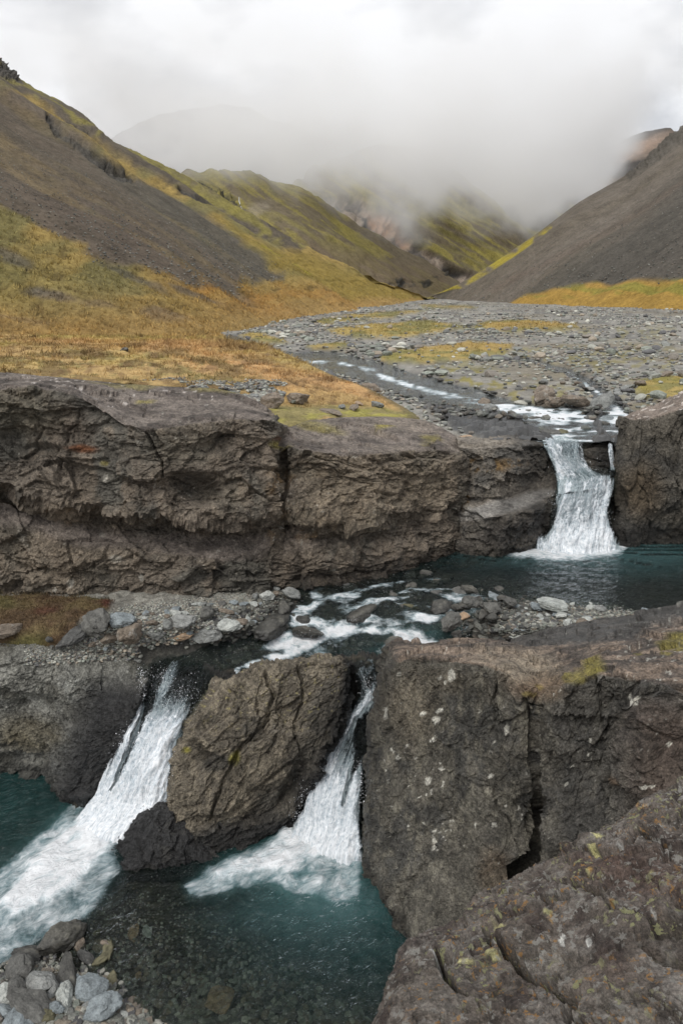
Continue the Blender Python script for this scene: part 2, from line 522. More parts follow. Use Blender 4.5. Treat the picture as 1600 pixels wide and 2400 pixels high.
def mat_fall(name, sx=60.0, sy=5.0):
    """falling water: white strands along the flow, holes between them; attributes fu (across), fv (along, metres)"""
    m = M(name)
    fu, fv = m.attr('fu').outputs['Fac'], m.attr('fv').outputs['Fac']
    fo = m.attr('foam').outputs['Fac']
    v = m.n('CombineXYZ', {0: m.math('MULTIPLY', fu, sx), 1: m.math('MULTIPLY', fv, sy), 2: 0.0}).outputs[0]
    v2 = m.n('CombineXYZ', {0: m.math('MULTIPLY', fu, sx * 0.9), 1: m.math('MULTIPLY', fv, sy * 7.0), 2: 3.0}).outputs[0]
    s1 = m.noise(v, 1.0, 7, 0.70, 2.2)
    s2 = m.noise(v2, 1.0, 9, 0.75, 0.4)
    g = m.math('ADD', m.math('MULTIPLY', s1, 0.60), m.math('MULTIPLY', s2, 0.50))
    k = m.math('ADD', m.math('MULTIPLY', fo, 1.25), m.math('SUBTRACT', g, 1.10))
    k = m.ramp(m.math('MULTIPLY', k, 4.0, clamp=True), [(0.0, 0.0), (1.0, 1.0)])
    fcol = m.mix(m.ramp(m.math('ADD', m.math('MULTIPLY', g, 1.0), m.math('MULTIPLY', fo, 0.2)), [(0.58, 0.0), (0.80, 1.0)]), (0.30, 0.37, 0.42), (0.88, 0.90, 0.92))
    foam = m.n('BsdfDiffuse', {'Color': fcol, 'Normal': m.bump(g, 0.05, 1.0)})
    nb = m.bump(g, 0.12, 1.0)
    gl = m.n('BsdfGlossy', {'Roughness': 0.12, 'Normal': nb, 'Color': (0.9, 0.93, 0.95, 1)})
    tr = m.n('BsdfTransparent', {'Color': (0.86, 0.9, 0.9, 1)})
    fres = m.n('Fresnel', {'IOR': 1.33, 'Normal': nb})
    edge = m.attr('body').outputs['Fac']
    wat = m.n('MixShader', {0: m.math('MULTIPLY', fres.outputs[0], edge), 1: tr.outputs[0], 2: gl.outputs[0]})
    fin = m.n('MixShader', {0: k, 1: wat.outputs[0], 2: foam.outputs[0]})
    return m.done(fin.outputs[0])

# ---------------------------------------------------------------- stones
def ico(sub):
    t = (1 + 5 ** 0.5) / 2
    V = np.array([(-1, t, 0), (1, t, 0), (-1, -t, 0), (1, -t, 0), (0, -1, t), (0, 1, t), (0, -1, -t), (0, 1, -t), (t, 0, -1), (t, 0, 1), (-t, 0, -1), (-t, 0, 1)], float)
    Fc = [(0, 11, 5), (0, 5, 1), (0, 1, 7), (0, 7, 10), (0, 10, 11), (1, 5, 9), (5, 11, 4), (11, 10, 2), (10, 7, 6), (7, 1, 8), (3, 9, 4), (3, 4, 2), (3, 2, 6), (3, 6, 8), (3, 8, 9), (4, 9, 5), (2, 4, 11), (6, 2, 10), (8, 6, 7), (9, 8, 1)]
    V /= np.linalg.norm(V, axis=1, keepdims=True)
    V = [tuple(v) for v in V]
    for _ in range(sub):
        mid, nf = {}, []
        def mp(a, b):
            k = (min(a, b), max(a, b))
            if k not in mid:
                c = np.array(V[a]) + np.array(V[b])
                V.append(tuple(c / np.linalg.norm(c)))
                mid[k] = len(V) - 1
            return mid[k]
        for a, b, c in Fc:
            d, e, f = mp(a, b), mp(b, c), mp(c, a)
            nf += [(a, d, f), (b, e, d), (c, f, e), (d, e, f)]
        Fc = nf
    return np.array(V), np.array(Fc)

ICO = {s: ico(s) for s in (0, 1, 2, 3)}

def stone_shape(seed, sub=3, angular=0.75, planes=17):
    r = np.random.default_rng(seed)
    V, Fc = ICO[sub]
    n = r.normal(size=(planes, 3))
    n /= np.linalg.norm(n, axis=1, keepdims=True)
    h = r.uniform(0.62, 1.0, planes)
    d = V @ n.T
    t = np.where(d > 0.08, h / np.maximum(d, 0.08), 9.0)
    t = np.sort(t, axis=1)
    k = 70.0
    soft = -np.log(np.exp(-k * t).sum(1)) / k
    rad = np.clip(soft, 0.5, 1.12) * angular + (1 - angular) * 0.85
    rad = rad / rad.mean() * 0.8
    W = V * rad[:, None]
    if sub >= 2:
        W = W * (1 + 0.13 * fbm(V * 2.2 + seed, 4, seed, .65)[:, None] + 0.09 * cells(V * 2.0 + seed, seed)[0][:, None])
    W *= np.array([1.0, r.uniform(0.65, 0.95), r.uniform(0.5, 0.8)])
    W -= W.mean(0)
    return W.astype(np.float32), Fc

STONES = {}
def stone_mesh(seed, sub, mat, angular=0.75):
    k = (seed, sub, mat.name, angular)
    if k not in STONES:
        W, Fc = stone_shape(seed, sub, angular)
        o = mesh_obj('stone', W, Fc, mat, smooth=False)
        STONES[k] = o.data
        bpy.data.objects.remove(o)
    return STONES[k]

def put_stone(name, P, size, seed, mat, label, cat, group=None, sub=3, angular=0.9, sc=(1, 1, 1), rot=None, sink=0.25):
    r = random.Random(seed * 7 + 1)
    o = bpy.data.objects.new(name, stone_mesh(seed % 13, sub, mat, angular))
    o.location = (P[0], P[1], P[2] + size * sc[2] * (0.6 - sink))
    o.scale = (size * sc[0], size * sc[1], size * sc[2])
    o.rotation_euler = rot if rot is not None else (r.uniform(-.35, .35), r.uniform(-.35, .35), r.uniform(0, 6.28))
    scene.collection.objects.link(o)
    return tag(o, None, label, cat, group)

def stones_joined(name, P, size, cols, seed=0, sub=1, variants=12, mat=None, flat=0.65, parent=None, wet=None, sink=0.2):
    """many loose stones as one mesh"""
    r = np.random.default_rng(seed)
    n = len(P)
    shp = [stone_shape(seed * 31 + i, sub, 0.85, 11) for i in range(variants)]
    Fb = shp[0][1]
    S = np.stack([s[0] for s in shp])
    pick = r.integers(0, variants, n)
    a = r.uniform(0, 2 * math.pi, n)
    b = r.uniform(-.5, .5, n)
    ca, sa, cb, sb = np.cos(a), np.sin(a), np.cos(b), np.sin(b)
    V = S[pick] * (size[:, None, None])
    V = V * np.stack([np.ones(n), r.uniform(0.8, 1.1, n), r.uniform(flat * 0.8, flat * 1.4, n)], -1)[:, None, :]
    x, y, z = V[..., 0], V[..., 1], V[..., 2]
    y, z = y * cb[:, None] - z * sb[:, None], y * sb[:, None] + z * cb[:, None]
    x, y = x * ca[:, None] - y * sa[:, None], x * sa[:, None] + y * ca[:, None]
    V = np.stack([x, y, z], -1) + P[:, None, :]
    V[..., 2] += (size * (0.45 - sink))[:, None]
    k = V.shape[1]
    Fa = (Fb[None] + (np.arange(n) * k)[:, None, None]).reshape(-1, 3)
    C = np.repeat(cols, k, axis=0)
    W = np.repeat(np.zeros(n) if wet is None else wet, k)
    o = mesh_obj(name, V.reshape(-1, 3), Fa, mat, parent, C, {'wet': W}, smooth=(sub > 1))
    o['kind'] = 'stuff'
    return o

def pick_pts(pt, mask, n, seed=0, minpx=None):
    """N random points of a patch, even over its real area where MASK is set"""
    r = np.random.default_rng(seed)
    w = (pt.area() * mask).ravel().astype(np.float64)
    w /= w.sum()
    i = r.choice(len(w), n, p=w)
    P = pt.P.reshape(-1, 3)[i].copy()
    P[:, :2] += r.normal(0, 1, (n, 2)) * np.sqrt(pt.area().ravel()[i])[:, None] * 0.6
    return P, i

STONE_PAL = np.array([(0.20, 0.205, 0.19), (0.14, 0.145, 0.14), (0.27, 0.275, 0.25), (0.23, 0.20, 0.165), (0.10, 0.10, 0.105), (0.34, 0.34, 0.31), (0.17, 0.155, 0.14), (0.18, 0.195, 0.175)], np.float32)
def stone_cols(n, seed, k=1.0):
    r = np.random.default_rng(seed)
    return STONE_PAL[r.integers(0, len(STONE_PAL), n)] * r.uniform(0.75, 1.25, (n, 1)).astype(np.float32) * k
# ================================================================ MATERIALS
M_HILL = mat_ground('hillside', 0.30, 0.42, 0.3)
M_GROUND = mat_ground('turf_and_gravel', 1.5, 0.45, 0.12)
M_CLIFF = mat_rock('cliff_rock', 1.0, 0.50, 0.50, 0.040)
M_ROCK = mat_rock('basalt', 1.4, 0.56, 0.66, 0.040)
M_NEAR = mat_rock('lichened_rock', 2.8, 0.52, 0.50, 0.030, lichen=True)
M_BED = mat_rock('stream_bed', 1.6, 0.40, 0.45, 0.03)

SCREE = (0.148, 0.120, 0.090)
SCREE2 = (0.128, 0.107, 0.080)
GRASS_OR = (0.37, 0.20, 0.055)
GRASS_YE = (0.34, 0.245, 0.085)
GRASS_OL = (0.22, 0.19, 0.078)
GRASS_GR = (0.25, 0.215, 0.075)
ROCKD = (0.092, 0.086, 0.076)

def fall_coords(P, c, f, sc, sf, z=0.0):
    """coordinates stretched along the fall line f and measured along the contour c"""
    c, f = np.array(c, np.float32), np.array(f, np.float32)
    return np.stack([(P @ c) / sc, (P @ f) / sf, np.full(P.shape[:-1], z, np.float32)], -1)

def warp(pt, amp, sc, seed):
    Q = np.stack([pt.PX / sc, pt.PY / sc * 2, np.zeros_like(pt.PX)], -1)
    return pt.PX + amp * fbm(Q, 4, seed), pt.PY + amp * 0.5 * fbm(Q + 9, 4, seed + 3)

# ================================================================ GROUND SHEET under everything
V = np.array([(-1500, -60, -13.2), (1500, -60, -13.2), (1500, 3500, -13.2), (-1500, 3500, -13.2)], np.float32)
tag(mesh_obj('ground', V, np.array([[0, 1, 2, 3]]), M_GROUND, None, np.tile(np.array(SCREE, np.float32), (4, 1))), 'structure')

# ================================================================ LEFT HILL
foot = [(-420, 830, 36), (-200, 812, 42), (0, 800, 47), (200, 798, 51), (330, 795, 55), (470, 790, 61), (640, 762, 84), (800, 735, 114), (900, 720, 150), (985, 710, 205), (1060, 706, 260)]
crest = [(-420, -190, 166), (-200, -30, 161), (0, 127, 158), (66, 189, 157), (184, 255, 156), (265, 327, 155), (398, 393, 156), (560, 490, 160), (720, 578, 169), (860, 652, 184), (1000, 700, 215)]
rows = []
back = [(a, b + 60, d * 1.35) for a, b, d in crest]
rows.append(back)
for t in (1.0, 0.8, 0.58, 0.36, 0.16, 0.0):
    r = []
    for (a, b, d), (e, f, g) in zip(foot, crest):
        tt = t
        i0, i1 = fr(a, b, d)[2], fr(e, f, g)[2]
        px, py = a + (e - a) * tt, b + (f - b) * tt
        iw = i0 + (i1 - i0) * tt
        w = 1 / iw
        Y = w * (CT + (1200 - py) / F * ST)
        r.append((px, py, Y))
    rows.append(r)
rows.append([(a, b + 40, d * 0.86) for a, b, d in foot])
lh = Patch(rows, 4.2, 0.4)
C1, F1 = (0.29, 0.957, 0), (0.80, -0.24, -0.52)
Q = fall_coords(lh.P, C1, F1, 6.0, 26.0)
X, Y = warp(lh, 16, 90, 3)
q2 = fall_coords(lh.P, C1, F1, 2.6, 30.0)
gul = fbm(q2, 5, 21)
px, py = lh.PX, lh.PY
# the scree apron and its ragged lower edge
scree = polymask(X, Y + 10 * fbm(np.stack([lh.PX / 40, lh.PY / 14, 0 * lh.PX], -1), 3, 5), [(-500, 0), (0, 200), (120, 275), (300, 410), (420, 460), (520, 530), (600, 590), (668, 645), (600, 655), (560, 640), (560, 700), (440, 670), (330, 640), (240, 622), (130, 560), (60, 520), (0, 490), (-500, 300)], 14)
scree = np.clip(scree * (0.75 + 0.6 * sstep(-0.3, 0.3, fbm(Q, 4, 8) + 0.25)), 0, 1)
col = np.broadcast_to(np.array(GRASS_YE, np.float32), lh.P.shape).copy()
g1 = fbm(np.stack([px / 120, py / 40, 0 * px], -1), 4, 31)
col = mixc(col, GRASS_OL, sstep(-0.15, 0.3, g1))
ogreen = blobs(px, py, [(60, 660, 200, 70, 22, 1), (230, 730, 180, 25, 14, .8), (40, 600, 110, 40, 30, .6)], 0.5)
col = mixc(col, (0.27, 0.225, 0.085), ogreen * 0.6)
lo = blobs(px, py, [(560, 700, 190, 42, 14, 1), (760, 700, 150, 25, 12, .8), (0, 760, 320, 35, 4, .7), (420, 650, 120, 20, 25, .6)], 0.5)
col = mixc(col, GRASS_OR, lo * (0.45 + 0.4 * sstep(-.2, .3, fbm(np.stack([px / 60, py / 16, 0 * px], -1), 4, 41))))
# dark sparse patches and rills in the grass
Qd = np.stack([(px + py) / 44, (py - .35 * px) / 7, 0 * px], -1)
dk = sstep(0.18, 0.42, fbm(Qd, 5, 44, 0.6))
col = mixc(col, (0.115, 0.085, 0.04), dk * 0.6)
dk2 = blobs(X, Y, [(120, 690, 60, 9, 12, 1), (380, 745, 60, 14, 8, 1), (310, 660, 90, 7, 22, .7), (30, 610, 50, 14, 25, .8), (450, 700, 70, 7, 20, .8), (540, 690, 60, 14, 24, .6), (230, 715, 50, 6, 10, .7), (60, 735, 70, 6, 4, .6)], 0.4)
col = mixc(col, (0.105, 0.10, 0.095), dk2 * 0.85)
sc_col = mixc(np.broadcast_to(np.array(SCREE, np.float32), lh.P.shape), SCREE2, sstep(-0.25, 0.3, gul))
sc_col = mixc(sc_col, (0.112, 0.100, 0.078), blobs(X, Y, [(500, 545, 240, 42, 33, 1), (330, 440, 160, 26, 38, .8)], 0.6))
sc_col = mixc(sc_col, (0.125, 0.098, 0.076), 0.6 * blobs(X, Y, [(230, 540, 220, 60, 26, 1)], 0.7))
sc_col *= (1 + 0.12 * fbm(fall_coords(lh.P, C1, F1, 0.7, 9.0), 3, 55))[..., None]
col = mixc(col, sc_col, scree)
scree_lh = scree
# upper strip: moss and crags below the crest line
up = polymask(X, Y, [(-500, -300), (0, 100), (200, 240), (400, 380), (560, 478), (720, 570), (700, 590), (560, 520), (400, 430), (300, 372), (180, 285), (60, 215), (0, 195), (-500, -100)], 6)
upm = fbm(np.stack([px / 40, py / 22, 0 * px], -1), 4, 61)
col = mixc(col, (0.122, 0.103, 0.080), up * 0.97)
col = mixc(col, GRASS_GR, up * sstep(-0.0, 0.25, upm - 0.22 + 0.30 * sstep(330, 480, px)) * .8)
strip = linemask(X, Y, [(0, 172, 7), (60, 196, 6), (120, 228, 4), (280, 335, 5), (400, 402, 10), (480, 448, 10), (560, 492, 8), (640, 540, 6)], 0.7)
col = mixc(col, (0.27, 0.235, 0.06), strip * 0.7)
green2 = polymask(X, Y, [(500, 500), (600, 560), (730, 600), (860, 655), (990, 704), (930, 712), (820, 690), (700, 650), (640, 620)], 10)
col = mixc(col, (0.27, 0.20, 0.05), green2 * 0.8)
col = mixc(col, (0.30, 0.26, 0.04), linemask(X, Y, [(600, 570, 5), (700, 620, 6), (780, 655, 4)], 0.8) * 0.7 * sstep(-.2, .2, upm))
crag = linemask(X, Y, [(110, 278, 7), (160, 320, 5), (240, 376, 9), (300, 410, 13), (318, 424, 6)], 0.6)
crag = np.maximum(crag, linemask(X, Y, [(420, 436, 3), (480, 470, 8), (506, 484, 4)], 0.6))
crag = np.maximum(crag, blobs(X, Y, [(10, 150, 60, 20, 30, 1), (200, 300, 30, 5, 38, .8), (230, 330, 30, 5, 38, .6)], 0.4))
col = mixc(col, ROCKD, np.clip(crag, 0, 1) * 0.9)
fm_ = sstep(.74, .90, lh.v + .03 * g1)
col = mixc(col, (0.42, 0.27, 0.105), fm_ * .65)
lh.attr['wet'] = np.zeros_like(px)
lh.col = col
Nn = lh.smooth_normals(3)
ang = 1.6 * fbm(fall_coords(lh.P, C1, F1, 9, 40), 4, 71) + 0.16 * (1 - scree) * fbm(lh.P / 1.3, 4, 72) * np.clip(lh.P[..., 1] / 80, .5, 2)
ang = ang + crag * (1.0 * fbm(lh.P / 3.5, 4, 73) - 0.7) - 0.2 * dk * (1 - scree)
edge = sstep(0.0, 0.1, np.minimum(lh.u, 1 - lh.u) + 0.05)
lh.push(ang, Nn)
lh.push(rock_disp(lh.P, 4.0, .7, seed=77) * crag, Nn)
tag(lh.build('hill', M_HILL), 'structure', 'steep dark scree slope with mossy grass foot on the left of the valley', None)

# thin cascades falling over the crags of the hills
M_WHITE = M('white_water')
M_WHITE = M_WHITE.done(M_WHITE.n('BsdfDiffuse', {'Color': (0.5, 0.52, 0.54, 1)}).outputs[0])
def trickle(name, pts, lift=0.4, src=None):
    V = []
    for (a, b, w) in pts:
        p = src.at(a, b)
        n = -p / np.linalg.norm(p)
        hw = w * np.linalg.norm(p) / F * 0.5
        for s in (-1, 1):
            V.append(p + n * lift + np.array([s * hw, 0, 0]))
    k = len(pts)
    Fc = np.array([[2 * i, 2 * i + 1, 2 * i + 3, 2 * i + 2] for i in range(k - 1)])
    return tag(mesh_obj(name, np.array(V), Fc, M_WHITE), 'structure')

# ================================================================ RIGHT HILL
foot = [(985, 709, 250), (1080, 714, 200), (1200, 722, 170), (1300, 730, 146), (1400, 738, 130), (1500, 745, 116), (1600, 753, 105), (1800, 772, 90), (2050, 800, 78)]
crest = [(1003, 699, 246), (1071, 663, 224), (1173, 602, 221), (1265, 541, 222), (1357, 474, 227), (1469, 408, 235), (1531, 354, 240), (1600, 296, 246), (1900, 80, 260)]
rows = [[(a, b + 30, d * 1.3) for a, b, d in crest]]
for t in (1.0, 0.75, 0.5, 0.28, 0.12, 0.0):
    r = []
    for (a, b, d), (e, f, g) in zip(foot, crest):
        i0, i1 = fr(a, b, d)[2], fr(e, f, g)[2]
        px_, py_ = a + (e - a) * t, b + (f - b) * t
        w = 1 / (i0 + (i1 - i0) * t)
        r.append((px_, py_, w * (CT + (1200 - py_) / F * ST)))
    rows.append(r)
rows.append([(a, b + 8, d * 0.985) for a, b, d in foot])
rows.append([(a, b + 30, d * 0.97) for a, b, d in foot])
rh = Patch(rows, 4.2, 0.4)
px, py = rh.PX, rh.PY
X, Y = warp(rh, 14, 80, 103)
C2, F2 = (-0.196, 0.98, 0), (-0.82, -0.16, -0.5)
col = np.broadcast_to(np.array((0.135, 0.116, 0.092), np.float32), rh.P.shape).copy()
st = fbm(fall_coords(rh.P, C2, F2, 5, 40), 5, 111)
col = mixc(col, (0.150, 0.130, 0.107), sstep(-0.1, 0.3, st))
col = mixc(col, (0.092, 0.084, 0.068), 0.7 * sstep(0.05, 0.35, fbm(fall_coords(rh.P, C2, F2, 11, 60), 4, 113)))
col = mixc(col, (0.088, 0.081, 0.070), 0.75 * polymask(X, Y, [(1620, 400), (1700, 700), (1250, 700), (1400, 600), (1500, 520)], 30))
col = mixc(col, (0.14, 0.11, 0.088), 0.5 * linemask(X, Y, [(1600, 430, 10), (1450, 530, 12), (1300, 600, 10), (1150, 680, 8)], .9))
col *= (1 + 0.18 * fbm(fall_coords(rh.P, C2, F2, 0.9, 8.0), 3, 115))[..., None]
gl = linemask(X, Y, [(1000, 700, 3), (1080, 664, 8), (1173, 608, 11), (1240, 568, 10), (1290, 535, 5)], 0.6)
col = mixc(col, (0.33, 0.27, 0.045), gl * sstep(-.45, .1, fbm(np.stack([px / 30, py / 20, 0 * px], -1), 4, 117)))
fb = fb_rh = polymask(X, Y, [(1165, 724), (1215, 698), (1310, 678), (1400, 655), (1430, 668), (1520, 660), (1640, 650), (2100, 640), (2100, 900), (1150, 800)], 7)
gc = mixc(np.broadcast_to(np.array((0.37, 0.235, 0.06), np.float32), rh.P.shape), (0.26, 0.225, 0.05), sstep(-.1, .3, fbm(np.stack([px / 50, py / 9, 0 * px], -1), 4, 119)) * (py < 700) + 0)
col = mixc(col, gc, fb)
col = mixc(col, (0.10, 0.075, 0.05), sstep(0.93, 0.97, rh.v) * 0.0 + linemask(X, Y, [(1330, 735, 2), (1420, 741, 5), (1462, 751, 6), (1530, 748, 3), (1600, 757, 5), (1800, 776, 6)], .7) * 0.8)
crag = polymask(X, Y, [(1462, 404), (1530, 345), (1600, 280), (1700, 220), (1700, 310), (1600, 345), (1540, 385), (1480, 425)], 7)
col = mixc(col, (0.125, 0.113, 0.095), crag)
rh.col = col
rh.attr['wet'] = np.zeros_like(px)
Nn = rh.smooth_normals(3)
rh.push(1.2 * fbm(fall_coords(rh.P, C2, F2, 12, 60), 4, 121) + fb * 0.5 * fbm(rh.P / 3, 4, 122), Nn)
rh.push(rock_disp(rh.P, 6.0, 1.0, seed=123) * crag, Nn)
tag(rh.build('hill', M_HILL), 'structure', 'smooth grey scree slope closing the valley on the right', None)

# ================================================================ RIDGES in the middle distance
def ridge(name, top, bottom, dback, colfn, dispf, seed, label, mids=(0.75, 0.5, 0.25), res=3.0, bulge=0.0):
    rows = [[(a, b + 25, d * dback) for a, b, d in top]]
    for t in (1.0,) + mids + (0.0,):
        r = []
        for (a, b, d), (e, f, g) in zip(bottom, top):
            i0, i1 = fr(a, b, d)[2], fr(e, f, g)[2]
            x, y = a + (e - a) * t, b + (f - b) * t
            w = 1 / (i0 + (i1 - i0) * t)
            r.append((x, y, w * (CT + (1200 - y) / F * ST)))
        rows.append(r)
    p = Patch(rows, res, 0.4)
    p.attr['wet'] = np.zeros_like(p.PX)
    p.col = colfn(p)
    dispf(p)
    tag(p.build(name, M_HILL), 'structure', label)
    return p

def S2(p, a, b, rot=0.0, seed=0, o=4):
    c, s = math.cos(math.radians(rot)), math.sin(math.radians(rot))
    return fbm(np.stack([(p.PX * c + p.PY * s) / a, (-p.PX * s + p.PY * c) / b, 0 * p.PX], -1), o, seed)

def c_r2(p):
    X, Y = warp(p, 16, 70, 203)
    col = np.broadcast_to(np.array((0.215, 0.185, 0.075), np.float32), p.P.shape).copy()
    col = mixc(col, (0.165, 0.135, 0.095), .9 * sstep(-0.2, 0.2, S2(p, 110, 10, 33, 205, 5)))
    col = mixc(col, (0.30, 0.255, 0.07), 0.7 * sstep(0.05, 0.3, S2(p, 80, 8, 33, 207, 5)) * (Y < 600 + 0 * Y))
    col = mixc(col, (0.17, 0.13, 0.085), polymask(X, Y, [(700, 560), (850, 590), (960, 620), (1060, 650), (1040, 700), (900, 670), (780, 640), (700, 600)], 20) * 0.65)
    rk = linemask(X, Y, [(590, 520, 8), (650, 550, 14), (700, 585, 18), (750, 605, 10), (800, 630, 7), (900, 660, 6), (1000, 665, 9), (1050, 650, 6)], 0.5)
    rk = np.maximum(rk, linemask(X, Y, [(450, 430, 5), (500, 455, 8), (560, 472, 8), (578, 490, 6)], 0.5))
    rk = np.maximum(rk, linemask(X, Y, [(530, 490, 8), (570, 500, 10)], 0.5))
    rk = np.maximum(rk, linemask(X, Y, [(690, 430, 3), (712, 440, 6), (740, 462, 4)], .6) * .8)
    rk = rk * sstep(-0.25, 0.15, S2(p, 30, 9, 25, 209))
    col = mixc(col, (0.065, 0.064, 0.058), np.clip(rk, 0, 1) * 0.9)
    col = mixc(col, (0.26, 0.225, 0.17), 0.6 * blobs(X, Y, [(600, 490, 34, 14, -30, 1)], .5))
    p.rk = rk
    return col

def d_r2(p):
    N = p.smooth_normals(3)
    p.push(2.0 * S2(p, 110, 20, 33, 211, 5) + 0.6 * fbm(p.P / 4, 4, 212), N)
    p.push((rock_disp(p.P, 5, 2.2, seed=213) - 1.5) * p.rk, N)

r2 = ridge('hill',
    [(300, 470, 235), (400, 410, 240), (470, 398, 246), (540, 396, 250), (620, 410, 258), (700, 437, 266), (750, 470, 272), (850, 532, 286), (930, 580, 300), (1000, 618, 310), (1075, 665, 320)],
    [(300, 520, 165), (400, 520, 168), (470, 560, 172), (560, 590, 178), (640, 620, 184), (720, 660, 190), (800, 690, 196), (860, 700, 205), (930, 712, 215), (985, 716, 232), (1075, 712, 255)],
    1.25, c_r2, d_r2, 200, 'mossy green ridge with a dark gully behind the left scree slope')
trickle('cascade', [(559, 462, .8), (561, 470, 1.4), (565, 483, 1.8), (567, 490, 1.4)], .3, r2)

def c_r3(p):
    X, Y = warp(p, 16, 60, 303)
    col = np.broadcast_to(np.array((0.225, 0.195, 0.075), np.float32), p.P.shape).copy()
    col = mixc(col, (0.165, 0.135, 0.095), .9 * sstep(-0.2, 0.2, S2(p, 100, 9, 30, 305, 5)))
    col = mixc(col, (0.34, 0.29, 0.075), 0.7 * sstep(0.08, 0.3, S2(p, 70, 8, 33, 307, 5)))
    er = polymask(X, Y, [(745, 470), (800, 452), (850, 462), (880, 490), (930, 505), (960, 540), (1010, 590), (1060, 625), (1110, 640), (1120, 680), (1000, 640), (900, 590), (850, 550), (800, 510)], 6)
    ec = mixc(np.broadcast_to(np.array((0.33, 0.27, 0.215), np.float32), p.P.shape), (0.15, 0.135, 0.12), sstep(-.1, .25, S2(p, 18, 40, 20, 309)))
    ec = mixc(ec, (0.46, 0.38, 0.30), 0.6 * sstep(.1, .3, S2(p, 14, 26, -20, 311)))
    ec = mixc(ec, (0.50, 0.30, 0.18), 0.85 * blobs(X, Y, [(905, 510, 34, 22, 20, 1), (950, 545, 26, 16, 40, .7)], .5))
    ec = mixc(ec, (0.075, 0.07, 0.065), blobs(X, Y, [(770, 480, 26, 10, 15, .8), (852, 525, 8, 30, 0, .9), (1070, 630, 40, 14, 10, 1), (835, 490, 20, 8, 30, .6)], .5))
    col = mixc(col, ec, er)
    p.er = er
    return col

def d_r3(p):
    N = p.smooth_normals(3)
    p.push(3.0 * S2(p, 120, 24, 30, 311, 5), N)
    p.push((3.0 * S2(p, 16, 50, 25, 313, 5) - 3.0) * p.er, N)

ridge('hill',
    [(640, 460, 370), (740, 385, 370), (850, 345, 372), (950, 345, 376), (1050, 385, 382), (1130, 440, 388), (1205, 520, 396), (1262, 590, 400), (1340, 640, 405)],
    [(640, 480, 280), (740, 530, 285), (850, 600, 300), (950, 650, 315), (1040, 690, 325), (1100, 705, 335), (1200, 712, 345), (1260, 712, 350), (1340, 714, 355)],
    1.25, c_r3, d_r3, 300, 'mossy ridge with a pale eroded gully in the middle of the valley')

def c_r4(p):
    col = np.broadcast_to(np.array((0.10, 0.095, 0.08), np.float32), p.P.shape).copy()
    col = mixc(col, (0.20, 0.17, 0.05), sstep(0.0, 0.25, S2(p, 60, 14, 20, 405)))
    return col
def d_r4(p):
    p.push(5.0 * S2(p, 40, 60, 10, 411, 5), p.smooth_normals(3))
ridge('hill', [(950, 500, 520), (1100, 455, 520), (1180, 470, 520), (1260, 478, 520), (1330, 480, 520), (1420, 520, 520), (1550, 560, 520)],
    [(950, 600, 440), (1100, 650, 430), (1180, 700, 430), (1260, 712, 430), (1330, 712, 430), (1420, 712, 430), (1550, 712, 430)], 1.2, c_r4, d_r4, 400, 'dark far ridge below the cloud beyond the mossy ridges')

def c_r5(p):
    col = np.broadcast_to(np.array((0.16, 0.13, 0.105), np.float32), p.P.shape).copy()
    col = mixc(col, (0.07, 0.065, 0.06), sstep(-0.1, 0.2, S2(p, 90, 12, -8, 505)))
    return mixc(col, (0.30, 0.20, 0.14), 0.6 * blobs(p.PX, p.PY, [(1500, 345, 60, 18, -25, 1)], .6))
def d_r5(p):
    p.push(4.0 * S2(p, 60, 16, -8, 511, 5), p.smooth_normals(3))
ridge('mountain', [(900, 560, 700), (1130, 400, 700), (1215, 335, 700), (1330, 352, 700), (1400, 352, 700), (1440, 332, 700), (1480, 316, 700), (1530, 303, 700), (1570, 300, 700), (1620, 330, 700), (1800, 360, 700)],
    [(900, 600, 640), (1130, 580, 600), (1215, 560, 600), (1330, 560, 600), (1400, 560, 600), (1440, 560, 600), (1480, 560, 600), (1530, 560, 600), (1570, 560, 600), (1620, 560, 600), (1800, 560, 600)],
    1.2, c_r5, d_r5, 500, 'brown banded mountain top showing through the cloud on the right', res=5)
def c_r6(p):
    col = np.broadcast_to(np.array((0.055, 0.056, 0.06), np.float32), p.P.shape).copy()
    return mixc(col, (0.12, 0.11, 0.09), sstep(-0.1, 0.2, S2(p, 70, 16, 8, 605)))
ridge('mountain', [(150, 420, 560), (300, 300, 560), (420, 255, 560), (560, 250, 560), (700, 300, 560), (850, 360, 560), (1000, 470, 560)],
    [(150, 500, 440), (300, 500, 440), (420, 520, 440), (560, 520, 440), (700, 560, 440), (850, 560, 440), (1000, 600, 440)],
    1.2, c_r6, d_r5, 600, 'dark mountain wall half hidden in the cloud above the mossy ridges', res=5)

